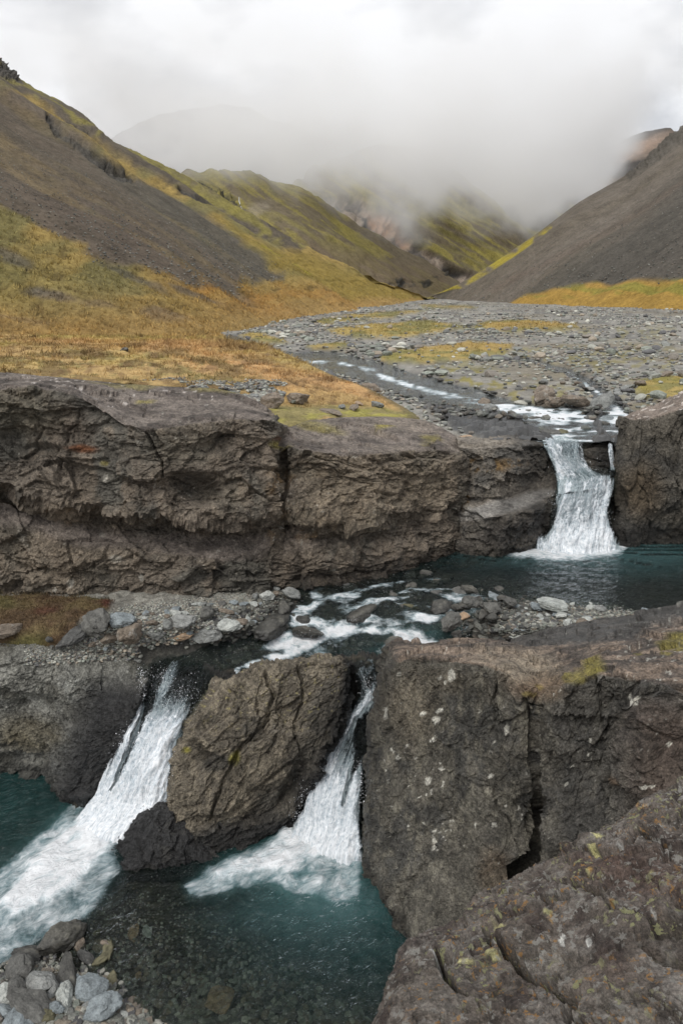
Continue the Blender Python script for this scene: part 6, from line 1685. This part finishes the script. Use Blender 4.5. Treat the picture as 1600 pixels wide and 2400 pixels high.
def f_l(p):
    f = .36 + .50 * sstep(.08, .38, p.v) + .25 * sstep(.5, .85, p.v)
    f = f + .22 * sstep(.45, .8, p.u) * sstep(.1, .4, p.v)
    gap = linemask(p.PX + 5 * fbm(p.P / .2, 3, 1430), p.PY, [(352, 1600, 14), (348, 1665, 12), (318, 1740, 9), (288, 1800, 9), (268, 1850, 5)], .9)
    top = blobs(p.PX, p.PY, [(330, 1600, 12, 50, 0, .5), (395, 1590, 14, 50, 25, .4)], .6)
    f = f - .42 * gap + .5 * top * sstep(.4, .1, p.v)
    f = f + .2 * blobs(p.PX, p.PY, [(312, 1700, 14, 50, 25, 1)], .6)
    return f * (1 - .75 * sstep(.88, .96, p.v + .05 * fbm(p.P / .3, 3, 1433)))
fall('waterfall', L1, M_FALL2, f_l, 1431, 'left lower waterfall beside the grey bank', .10)
L2 = [[(824, 1548, -8.0), (856, 1548, -8.0), (892, 1550, -8.0)],
      [(828, 1575, 12.9), (860, 1576, 12.85), (890, 1580, 12.8)],
      [(838, 1625, 12.75), (866, 1626, 12.68), (893, 1628, 12.55)],
      [(812, 1682, 12.45), (838, 1684, 12.38), (872, 1690, 12.25)],
      [(782, 1738, 12.15), (815, 1740, 12.05), (864, 1748, 11.9)],
      [(742, 1802, 11.8), (795, 1804, 11.68), (856, 1808, 11.5)],
      [(708, 1870, 11.45), (775, 1873, 11.32), (852, 1878, 11.1)],
      [(688, 1935, 11.12), (766, 1942, 10.95), (850, 1948, 10.7)],
      [(655, 1985, 10.85), (755, 1998, 10.55), (850, 2005, 10.4)],
      [(640, 2040, 10.7), (755, 2060, 10.4), (850, 2065, 10.2)]]
def f_r(p):
    f = .50 + .35 * sstep(.4, .6, p.v) + .25 * sstep(.65, .9, p.v)
    f = f + .3 * linemask(p.PX, p.PY, [(870, 1600, 10), (868, 1640, 12), (826, 1690, 14), (800, 1730, 14), (770, 1790, 25)], .9)
    f = f - .32 * linemask(p.PX + 4 * fbm(p.P / .15, 3, 1440), p.PY, [(838, 1690, 10), (842, 1760, 10), (830, 1800, 7), (812, 1860, 7), (806, 1890, 4)], .9)
    f = f - .35 * blobs(p.PX, p.PY, [(868, 1600, 8, 16, 0, 1), (860, 1720, 12, 40, 0, .8)], .5)
    return f
fall('waterfall', L2, M_FALL2, f_r, 1441, 'right lower waterfall squeezed between the leaning rock and the block', .10)

# drops thrown off the falls, too many to count
M_DROP = M('water_drops')
M_DROP = M_DROP.done(M_DROP.n('BsdfDiffuse', {'Color': (0.85, 0.87, 0.9, 1)}).outputs[0])
def drops(name, areas, n, seed, label):
    r = np.random.default_rng(seed)
    P = []
    tot = sum(a[-1] for a in areas)
    for (x0, y0, x1, y1, hw, D0, D1, w) in areas:
        k = int(n * w / tot)
        t = r.uniform(0, 1, k)
        x = x0 + (x1 - x0) * t + r.normal(0, hw, k)
        y = y0 + (y1 - y0) * t + r.normal(0, hw * .6, k)
        D = D0 + (D1 - D0) * t - np.abs(r.normal(0, .12, k)) - .12
        b = (1200 - y) / F
        w_ = D / (CT + b * ST)
        P.append(to_world(x, y, 1 / w_))
    P = np.concatenate(P)
    k = len(P)
    s = r.lognormal(-5.5, .4, k)[:, None]
    O = np.array([(1, 0, 0), (-1, 0, 0), (0, 1, 0), (0, -1, 0), (0, 0, 1), (0, 0, -1)], float)
    st = np.stack([np.ones(k), np.ones(k), r.uniform(1, 2.2, k)], -1)
    V = (O[None] * s[:, None] * st[:, None] + P[:, None]).reshape(-1, 3)
    Fb = np.array([(0, 2, 4), (2, 1, 4), (1, 3, 4), (3, 0, 4), (2, 0, 5), (1, 2, 5), (3, 1, 5), (0, 3, 5)])
    Fc = (Fb[None] + (np.arange(k) * 6)[:, None, None]).reshape(-1, 3)
    tag(mesh_obj(name, V, Fc, M_DROP), 'stuff')
drops('spray', [(329, 1560, 334, 1640, 6, 12.85, 12.6, 1.3), (372, 1570, 392, 1620, 14, 12.75, 12.6, 1.2), (430, 1600, 410, 1680, 26, 12.6, 12.2, 2.4), (320, 1690, 270, 1820, 16, 12.15, 11.75, 1.2), (395, 1760, 380, 1880, 14, 11.7, 11.2, 1.5), (330, 1720, 300, 1850, 30, 12.0, 11.5, 1.5),
      (862, 1585, 866, 1640, 12, 12.8, 12.6, 1.3), (720, 1830, 690, 1930, 12, 11.6, 11.2, 1.4), (840, 1780, 846, 1880, 10, 11.6, 11.1, 1.0), (790, 1790, 780, 1930, 34, 11.7, 11.1, 1.4),
      (1300, 1060, 1400, 1110, 24, 19.5, 19.4, 1.2), (1300, 1150, 1300, 1240, 8, 18.9, 18.7, .8), (1420, 1190, 1420, 1250, 8, 18.8, 18.6, .7), (1260, 1262, 1400, 1258, 20, 18.6, 18.4, .6),
      (985, 1490, 1010, 1515, 20, 13.6, 13.2, .5), (760, 1480, 700, 1520, 22, 13.6, 13.1, .6), (840, 1450, 800, 1470, 14, 13.8, 13.6, .3)], 2600, 1451, '')
# ================================================================ STONES
G1 = mat_stone('grey_stone', (0.17, 0.175, 0.165), (0.24, 0.245, 0.235))
G2 = mat_stone('dark_stone', (0.075, 0.075, 0.072), (0.12, 0.118, 0.108), patches=(0.20, 0.20, 0.18))
G3 = mat_stone('brown_stone', (0.165, 0.135, 0.105), (0.20, 0.165, 0.13))
G4 = mat_stone('pale_stone', (0.34, 0.36, 0.34), (0.42, 0.43, 0.40), patches=(0.5, 0.5, 0.46))
G5 = mat_stone('tan_stone', (0.36, 0.24, 0.15), (0.34, 0.25, 0.17))
G6 = mat_stone('wet_dark_stone', (0.085, 0.083, 0.075), (0.11, 0.105, 0.09), wet=True, patches=(0.22, 0.21, 0.17))
G7 = mat_stone('olive_stone', (0.12, 0.112, 0.068), (0.15, 0.14, 0.088), patches=(0.20, 0.19, 0.11))
G8 = mat_stone('blue_grey_stone', (0.19, 0.215, 0.225), (0.24, 0.27, 0.28), patches=(0.30, 0.33, 0.33))
M_GRAVEL = mat_rock('gravel', 2.0, 0.25, 0.3, 0.02)

ANCH = []
MWORD = {'grey_stone': 'grey', 'dark_stone': 'dark', 'brown_stone': 'brown', 'pale_stone': 'pale', 'tan_stone': 'tan', 'wet_dark_stone': 'wet black', 'olive_stone': 'olive', 'blue_grey_stone': 'blue grey'}
def boulders(pt, lst, base_seed, cat='boulder'):
    for i, e in enumerate(lst):
        x, y, r, mat, label = e[:5]
        sc = e[5] if len(e) > 5 else (1, 1, .9)
        ang = e[6] if len(e) > 6 else .92
        P = pt.at(x, y + r * .55)
        w = P[1] * CT - P[2] * ST
        size = r * w / F / .72
        import re
        ANCH.append((P, re.split(r' (?:in|at|of|behind|between|beside|below|right|left|resting|leaning|high|next|half|with|on|touching|farthest|near|from|sitting|lying|standing|against|above|opposite|cut|nearest|under|wedged|splitting|perched|breaking|beyond|around) ', label)[0], r))
        put_stone('boulder' if r > 9 else 'stone', P, size, base_seed + i * 3, mat, label, 'boulder' if r > 9 else 'stone', None, 3 if r > 13 else 2, ang, sc, None, -.02 if (pt is bd and x > 640) else .25)

boulders(bd, [
    (22, 1484, 30, G3, 'rounded brown boulder resting in the red moss under the left cliff', (1.1, .8, .8)),
    (174, 1484, 34, G2, 'angular dark slab stone at the edge of the red moss', (1.1, .8, .75), .95),
    (228, 1455, 34, G2, 'tall dark blocky boulder behind the angular slab stone', (1, .9, 1), .95),
    (286, 1446, 26, G8, 'smooth blue grey boulder between the dark block and the big brown boulder', (1.1, .8, .9)),
    (312, 1478, 38, G3, 'biggest brown boulder of the left gravel bar', (.95, .8, 1.15), .9),
    (257, 1491, 21, G3, 'small brown boulder leaning on the biggest brown one', (1, .8, .9), .9),
    (364, 1488, 17, G1, 'grey round stone right of the biggest brown boulder'),
    (431, 1450, 29, G1, 'grey cracked boulder high on the left gravel bar', (1.15, .8, .9), .9),
    (411, 1433, 15, G4, 'flat pale stone behind the grey cracked boulder', (1.2, .8, .6)),
    (431, 1484, 20, G5, 'speckled tan stone below the grey cracked boulder', (1, .8, .9)),
    (484, 1477, 32, G1, 'grey wedge shaped boulder at the water edge of the left bar', (1.1, .8, .9), .95),
    (534, 1462, 27, G4, 'pale grey rounded boulder right of the wedge', (1, .9, 1.0), .7),
    (489, 1436, 20, G2, 'dark brown stone behind the wedge shaped boulder', (1, .9, 1.0), .9),
    (529, 1431, 13, G3, 'brown flat stone behind the pale grey rounded boulder', (1.2, .8, .7)),
    (565, 1453, 14, G3, 'brown stone right beside the pale grey rounded boulder'),
    (582, 1455, 8, G4, 'upright pale pebble at the right end of the left bar', (.8, .8, 1.3)),
    (594, 1457, 7, G8, 'small round blue grey stone next to the upright pale pebble'),
    (640, 1460, 40, G6, 'smooth dark boulder half under water right of the left bar', (1.1, .9, .9), .5),
    (627, 1396, 17, G4, 'whitest angular boulder at the foot of the left cliff', (1, .8, 1), .95),
    (683, 1392, 18, G1, 'grey boulder at the cliff foot beside the white one', (1, .8, 1), .8),
    (645, 1392, 9, G3, 'small tan stone between the white and the grey boulder'),
    (649, 1380, 8, G1, 'small grey stone wedged against the cliff foot'),
    (473, 1416, 6, G4, 'tiny white stone on the gravel below the cliff'),
    (393, 1460, 14, G1, 'grey stone left of the cracked boulder', (1, .8, .8)),
    (357, 1460, 13, G3, 'brown stone behind the grey round stone'),
    (220, 1507, 14, G3, 'brown stone at the lower rim of the moss', (1.3, .8, .6)),
    (248, 1510, 9, G8, 'pale blue flat stone below the small brown boulder', (1.3, .8, .6)),
    (221, 1549, 8, G5, 'pale yellow pebble lying on the grey rock bank', (1.5, .8, .6)),
    (118, 1506, 9, G2, 'dark stone sitting in the yellow green moss', ),
    (905, 1498, 34, G6, 'oval wet black boulder in the white rapids', (1.15, .8, .55), .5),
    (848, 1446, 30, G6, 'knobbly dark boulder in midstream above the rapids', (1.1, .9, .85), .7),
    (714, 1476, 40, G6, 'broad flat wet boulder splitting the left rapids', (1.2, .9, .55), .5),
    (965, 1424, 15, G7, 'olive mossy stone in the stream left of the small cascade', (1.1, .8, .7)),
    (975, 1388, 18, G6, 'dark stone at the upstream edge of the riffle', (1.1, .8, .9)),
    (1059, 1457, 27, G2, 'lichened grey boulder left of the orange stone', (1.15, .9, .8), .8),
    (1087, 1449, 12, G5, 'orange tan stone resting against the lichened boulder'),
    (1069, 1491, 16, G6, 'dark upright stone below the lichened boulder', (.9, .8, 1)),
    (1106, 1506, 20, G7, 'olive green flat stone by the edge of the foreground block', (1.2, .8, .6)),
    (1119, 1519, 19, G6, 'black stone touching the top of the foreground block', (1.2, .8, .7)),
    (1074, 1394, 15, G7, 'yellow olive stone farthest upstream in the riffle', (1.3, .8, .5)),
    (1029, 1425, 24, G6, 'round wet dark boulder in the middle of the riffle', (1.1, .9, .8), .6),
    (1099, 1416, 20, G2, 'dark angular boulder in the cluster below the pool', (1, .9, .9), .9),
    (1072, 1427, 15, G6, 'wet stone left in the cluster below the pool'),
    (1122, 1410, 17, G6, 'black stone on top of the cluster below the pool', (1, .9, .9), .95),
    (1163, 1398, 16, G8, 'blue grey boulder at the rim of the plunge pool', (1.2, .8, .7)),
    (1193, 1414, 18, G2, 'dark grey boulder right end of the cluster below the pool', (1, .9, .9)),
    (1149, 1434, 20, G2, 'grey broken boulder in front of the cluster below the pool', (.9, .9, 1), .95),
    (1098, 1435, 13, G8, 'flat pale blue slab stone in front of the cluster', (1.3, .8, .5)),
    (1293, 1422, 26, G4, 'largest pale greenish boulder on the right gravel bar', (1.2, .8, .9), .8),
    (1256, 1423, 14, G8, 'blue grey stone left of the largest pale boulder'),
    (1313, 1444, 13, G4, 'pale stone right below the largest pale boulder'),
    (1327, 1461, 16, G4, 'pale flat stone in the middle of the right gravel bar', (1.2, .8, .7)),
    (1330, 1492, 26, G4, 'pale rounded boulder near the lower end of the right bar', (1.1, .8, .9), .7),
    (1292, 1504, 16, G8, 'blue grey angular stone left of the lower pale boulder', (1, .8, .9), .95),
    (1384, 1481, 13, G5, 'orange angular stone right on the right gravel bar', (1, .8, .9), .95),
    (1358, 1481, 14, G2, 'dark stone between the pale boulder and the orange stone'),
    (1220, 1477, 14, G8, 'blue grey stone at the waterline of the right bar', (1, .8, 1)),
    (1201, 1492, 15, G4, 'pale flat stone standing in shallow water by the right bar', (1.1, .8, .7)),
    (1407, 1428, 11, G1, 'grey stone at the pool shore of the right bar'),
    (1507, 1437, 12, G8, 'lone blue grey stone at the shore right of the bar', (.9, .8, 1)),
    (838, 1558, 21, G2, 'grey boulder perched beside the top of the leaning rock', (.8, .8, 1.1), .9),
    (1363, 1461, 11, G3, 'brown stone behind the orange angular stone'),
    (1297, 1475, 10, G1, 'grey stone between the two pale boulders'),
], 3000)
boulders(vf, [
    (1290, 1002, 20, G2, 'left one of the twin rounded boulders on the slab shelf', (1, .9, 1), .6),
    (1316, 1001, 20, G7, 'right olive grey one of the twin boulders on the slab shelf', (1, .9, 1), .6),
    (1305, 980, 9, G6, 'small dark stone behind the twin boulders'),
    (1416, 984, 11, G6, 'black wet stone in white water near the right cliff'),
    (1233, 965, 25, G6, 'flat dark boulder lying in the shallow river', (1.3, .8, .45), .8),
    (1090, 1032, 17, G5, 'pinkish tan boulder on top of the ledge by the river', (1.1, .8, .85), .7),
    (1295, 938, 23, G3, 'brown lichened boulder in the row behind the shallow river', (1, .9, 1.1), .9),
    (1346, 942, 27, G3, 'wide tan boulder in the row behind the shallow river', (1.2, .8, .9), .9),
    (1275, 925, 31, G3, 'tallest brown grey boulder behind the river', (1.2, .9, 1.0), .9),
    (1409, 938, 30, G1, 'smooth grey slab boulder near the right branch of the river', (1.3, .9, .7), .8),
    (1168, 933, 17, G2, 'dark boulder left of the small white cascade of the river', (1.2, .8, .8)),
    (1137, 932, 15, G3, 'upper brown boulder of the pile left of the cascade', (1, .9, 1.1), .7),
    (1150, 952, 17, G1, 'lower grey boulder of the pile left of the cascade', (1, .9, .9), .7),
    (996, 917, 13, G2, 'dark stone in the river opposite the orange grass tongue', (1.2, .8, .8)),
    (1050, 926, 14, G2, 'low mossy dark stone in the middle of the river', (1.3, .8, .5)),
    (1418, 973, 15, G8, 'blue grey stone in the river above the right cliff', (1.3, .8, .7)),
    (1208, 942, 12, G6, 'wet dark stone below the row of brown boulders', (1.2, .8, .7)),
    (868, 908, 18, G3, 'brown boulder at the edge of the grass tongue', (1.2, .8, .8), .9),
    (1560, 880, 14, G3, 'reddish boulder in the gravel by the right grass patch', (1.3, .8, .8)),
    (1500, 905, 12, G3, 'brown stone in the gravel left of the right grass patch'),
], 4000)
boulders(tr, [
    (636, 940, 25, G3, 'big triangular boulder on the grass behind the cliff top', (1.05, .8, 1.0), .95),
    (697, 932, 22, G3, 'brown square boulder on the grass right of the triangular one', (1, .8, 1), .95),
    (884, 949, 15, G1, 'grey boulder at the tip of the orange grass tongue', (1, .8, .8)),
    (829, 956, 13, G3, 'brown stone among moss in front of the grass tongue'),
    (772, 961, 18, G3, 'long flat stone between bright moss cushions', (1.6, .8, .4)),
    (800, 952, 10, G1, 'small grey stone beside the bright moss cushions'),
    (841, 947, 9, G5, 'tan stone lying in the lower grass tongue'),
    (293, 818, 11, G2, 'single dark stone far back on the orange terrace', (1.4, .8, .7)),
    (595, 925, 12, G1, 'grey stone left of the triangular boulder'),
    (660, 915, 8, G1, 'small grey stone behind the triangular boulder'),
    (1010, 985, 12, G3, 'brown stone on the layered rock beside the river'),
], 5000)
boulders(pb, [
    (155, 2190, 44, G6, 'big dark wet domed boulder at the edge of the foam', (1.1, .9, .95), .35),
    (186, 2212, 17, G3, 'brown stone leaning on the dark domed boulder', (.8, .8, 1), .95),
    (69, 2226, 30, G6, 'brown wet boulder left of the dark dome', (1.2, .8, .7), .6),
    (50, 2265, 36, G2, 'dark boulder with a pale patch near the foam', (1.1, .9, .85), .6),
    (98, 2295, 36, G1, 'grey angular boulder in the lower left pile', (1.1, .8, .85), .95),
    (161, 2280, 34, G6, 'dark speckled flat boulder in the shallow water', (1.2, .8, .6), .9),
    (214, 2309, 34, G8, 'smooth pale blue grey boulder at the water edge', (1, .9, .95), .7),
    (245, 2356, 36, G8, 'rounded bluish boulder nearest the pebble patch', (1, .9, 1), .6),
    (73, 2345, 46, G2, 'large brown grey angular boulder in the lower left corner pile', (1.15, .8, .85), .95),
    (153, 2326, 28, G4, 'pale speckled boulder in the middle of the pile', (1.1, .8, .8), .8),
    (122, 2320, 19, G1, 'grey stone left of the pale speckled boulder'),
    (11, 2330, 26, G4, 'pale boulder cut by the left picture edge', (1, .9, .9)),
    (42, 2314, 27, G2, 'dark boulder between the pale one and the brown grey one', (.9, .9, 1), .9),
    (136, 2362, 22, G8, 'blue grey stone below the pale speckled boulder', (.8, .8, 1), .9),
    (19, 2366, 24, G8, 'bluish mottled boulder at the left edge', (1.2, .9, .8), .8),
    (46, 2390, 44, G8, 'wide blue grey boulder lowest in the corner', (1.3, .8, .7), .8),
    (105, 2385, 24, G7, 'greenish grey boulder at the bottom edge of the pile', (1, .8, .9), .9),
    (287, 2379, 11, G4, 'cream coloured stone right of the rounded bluish boulder'),
    (306, 2377, 10, G8, 'grey stone touching the cream coloured stone'),
    (314, 2190, 15, G5, 'orange stone under the shallow water', (1.3, .9, .5)),
    (233, 2214, 18, G3, 'brown stone under the shallow water beside the dome', (1.2, .9, .6)),
    (258, 2220, 19, G7, 'yellow green stone breaking the water surface', (1.4, .7, .8)),
    (237, 2250, 18, G7, 'yellow green flat stone in the shallow water', (1.2, .9, .6)),
    (517, 2330, 32, G5, 'large pale square stone under water in the pool', (1, 1, .5), .95),
    (323, 2287, 8, G5, 'small orange stone on the pool bed'),
    (155, 2250, 12, G1, 'grey oval stone in the shallow water', (1.2, .9, .6)),
    (203, 2241, 18, G2, 'dull flat stone behind the dark speckled boulder', (1.2, .9, .6)),
    (256, 2297, 20, G7, 'olive stone right of the smooth pale blue boulder', (1.2, .9, .5)),
    (409, 2352, 11, G4, 'pale pebble under water near the pool middle'),
    (344, 2184, 13, G4, 'pale stone next to the orange one under water', (1.3, .9, .5)),
    (230, 2184, 9, G7, 'yellow pebble right of the dark dome'),
    (268, 2105, 24, G6, 'black wet rock at the right border of the foam', (1.2, .8, .6), .7),
], 6000)

# countable cobbles that nothing tells apart, one object each
def cobbles(pt, mask, n, seed, rpx, mats, place, group, sink=.25):
    P, i = pick_pts(pt, mask, n, seed)
    r = random.Random(seed)
    for k in range(n):
        w = P[k][1] * CT - P[k][2] * ST
        rp = r.uniform(*rpx)
        size = rp * w / F / .72
        mat = r.choice(mats)
        q = min((a for a in ANCH if a[2] > 12), key=lambda a: float(np.hypot(*(a[0][:2] - P[k][:2]))))
        dx, dy = P[k][0] - q[0][0], P[k][1] - q[0][1]
        rel = ('right of' if dx > 0 else 'left of') if abs(dx) > abs(dy) else ('behind' if dy > 0 else 'in front of')
        t = (rp - rpx[0]) / (rpx[1] - rpx[0])
        sz = 'tiny' if t < .33 else 'small' if t < .66 else 'fist sized'
        label = f"{sz} {MWORD[mat.name]} stone {rel} the {q[1]} {place}"
        if len(label.split()) > 15:
            label = f"{MWORD[mat.name]} stone {rel} the {q[1]} {place}"
        put_stone('stone', P[k], size, seed + k * 5, mat, label, 'stone', group, 2, r.choice((.7, .85, .95)), (1, r.uniform(.8, 1), r.uniform(.6, .9)), None, sink)
mx = lambda p, pts, s=6: polymask(p.PX, p.PY, pts, s)
barm = mx(bd, [(260, 1440), (420, 1415), (600, 1400), (640, 1415), (600, 1450), (480, 1490), (330, 1505), (200, 1520), (150, 1530), (190, 1470)])
bar2m = mx(bd, [(1210, 1420), (1290, 1410), (1400, 1420), (1420, 1460), (1400, 1490), (1300, 1510), (1210, 1490), (1190, 1460)])
cobbles(bd, barm, 60, 7001, (5, 11), [G1, G1, G4, G3, G8, G2], 'on the left bar', 'cobbles on the left gravel bar')
cobbles(bd, bar2m, 50, 7002, (5, 10), [G1, G4, G4, G8, G2], 'on the right bar', 'cobbles on the right gravel bar')
rif = mx(bd, [(940, 1380), (1180, 1400), (1200, 1470), (1150, 1500), (1040, 1490), (1020, 1450), (930, 1420)])
rif = np.maximum(rif, .5 * mx(bd, [(640, 1420), (760, 1380), (950, 1350), (1180, 1390), (1180, 1500), (900, 1500), (700, 1480)]))
cobbles(bd, rif, 62, 7003, (9, 19), [G6, G6, G2], 'in the riffle', 'wet stones in the riffle', -.15)
plm = mx(pb, [(-20, 2260), (60, 2270), (180, 2260), (240, 2300), (280, 2340), (300, 2420), (-20, 2420)])
cobbles(pb, plm, 26, 7004, (7, 14), [G1, G8, G2, G7], 'in the lower pile', 'small stones in the lower left pile')
rvm = mx(vf, [(900, 880), (1100, 900), (1300, 900), (1450, 880), (1480, 950), (1300, 955), (1100, 945), (960, 940)])
cobbles(vf, rvm * (1 - 0), 45, 7005, (5, 12), [G1, G2, G3, G1], 'by the upper river', 'river stones above the slab shelf')

# loose gravel, too much to count
def gravel(name, pt, mask, n, seed, s0, s1, k=1.0, pw=0.0, dref=15., wet=0., sub=0, flat=.65, grow=0.0, pal=None):
    w = mask * (pt.P[..., 1] / dref) ** (-pw)
    P, i = pick_pts(pt, w, n, seed)
    r = np.random.default_rng(seed)
    s = np.exp(r.uniform(math.log(s0), math.log(s1), n)) * (P[:, 1] / dref) ** grow
    return stones_joined(name, P, s, stone_cols(n, seed, k), seed, sub, 12, M_GRAVEL, flat, None, np.full(n, wet))
barg = mx(bd, [(130, 1520), (200, 1470), (300, 1420), (420, 1405), (560, 1390), (690, 1385), (640, 1430), (600, 1455), (480, 1500), (330, 1515), (320, 1545), (60, 1560)], 10)
barg = np.clip(barg + .8 * mx(bd, [(560, 1375), (700, 1370), (700, 1400), (560, 1410)]), 0, 1) * (1 - bd.moss * .9)
gravel('gravel', bd, barg, 4500, 8001, .018, .09)
gravel('gravel', bd, mx(bd, [(1180, 1410), (1290, 1400), (1420, 1415), (1500, 1440), (1420, 1480), (1330, 1505), (1200, 1500), (1160, 1460)], 10), 2600, 8002, .025, .11, .7)
gravel('gravel', bd, mx(bd, [(500, 1440), (760, 1370), (1000, 1350), (1250, 1380), (1250, 1500), (900, 1540), (500, 1580)], 10), 2500, 8003, .04, .16, .45, wet=.6)
gravel('gravel', pb, mx(pb, [(-40, 2240), (200, 2230), (300, 2330), (330, 2440), (-40, 2440)], 10), 2800, 8004, .015, .055)
gravel('gravel', pb, mx(pb, [(40, 2200), (260, 2060), (460, 2120), (560, 2200), (720, 2300), (860, 2400), (900, 2500), (-40, 2500), (-40, 2250)], 20), 3000, 8005, .03, .20, .85, wet=.35)
lbm = polymask(lb.PX, lb.PY, [(60, 1520), (330, 1500), (322, 1530), (240, 1548), (60, 1560)], 6)
gravel('gravel', lb, lbm, 1200, 8006, .015, .06)
dens_ = .25 + .75 * sstep(-.15, .2, fbm(vf.P / np.array([6, 9, 1], np.float32), 3, 8012))
dry = dens_ * np.clip((1 - chan * .97) * (1 - shelf) * (1 - isl * .93) * (1 - .85 * mossy_v), 0, 1) * (vf.PY > 706) * (vf.PX > 380) * (vf.PX < 1750)
gravel('gravel', vf, dry, 11500, 8007, .035, .17, .85, pw=1.35, dref=28., grow=.7)
gravel('gravel', vf, np.clip(chan * (1 - shelf * .9) + .0, 0, 1) * (vf.PY > 780), 900, 8008, .08, .30, .5, pw=1.0, dref=28., wet=.6, grow=.6)
gravel('gravel', vf, dry * sstep(.0, .25, fbm(vf.P / np.array([5, 5, 1], np.float32), 3, 8022)), 900, 8021, .16, .42, .9, pw=1.2, dref=28., grow=.4, sub=1)
gravel('gravel', vf, shelf * (vf.PY < 985), 420, 8011, .08, .25, .6, wet=.6, dref=24.)
gravel('gravel', lh, scree_lh * (lh.PX > -60) * (lh.v > .15), 3000, 8031, .06, .19, .5, pw=1.0, dref=100.)
gravel('gravel', rh, (rh.v < .93) * (rh.v > .1) * (rh.PX < 1660) * (1 - fb_rh), 1300, 8032, .10, .32, .5, pw=1.0, dref=100.)
gravel('gravel', tr, np.clip(gravl + .0, 0, 1), 900, 8009, .05, .22, .8, dref=22.)
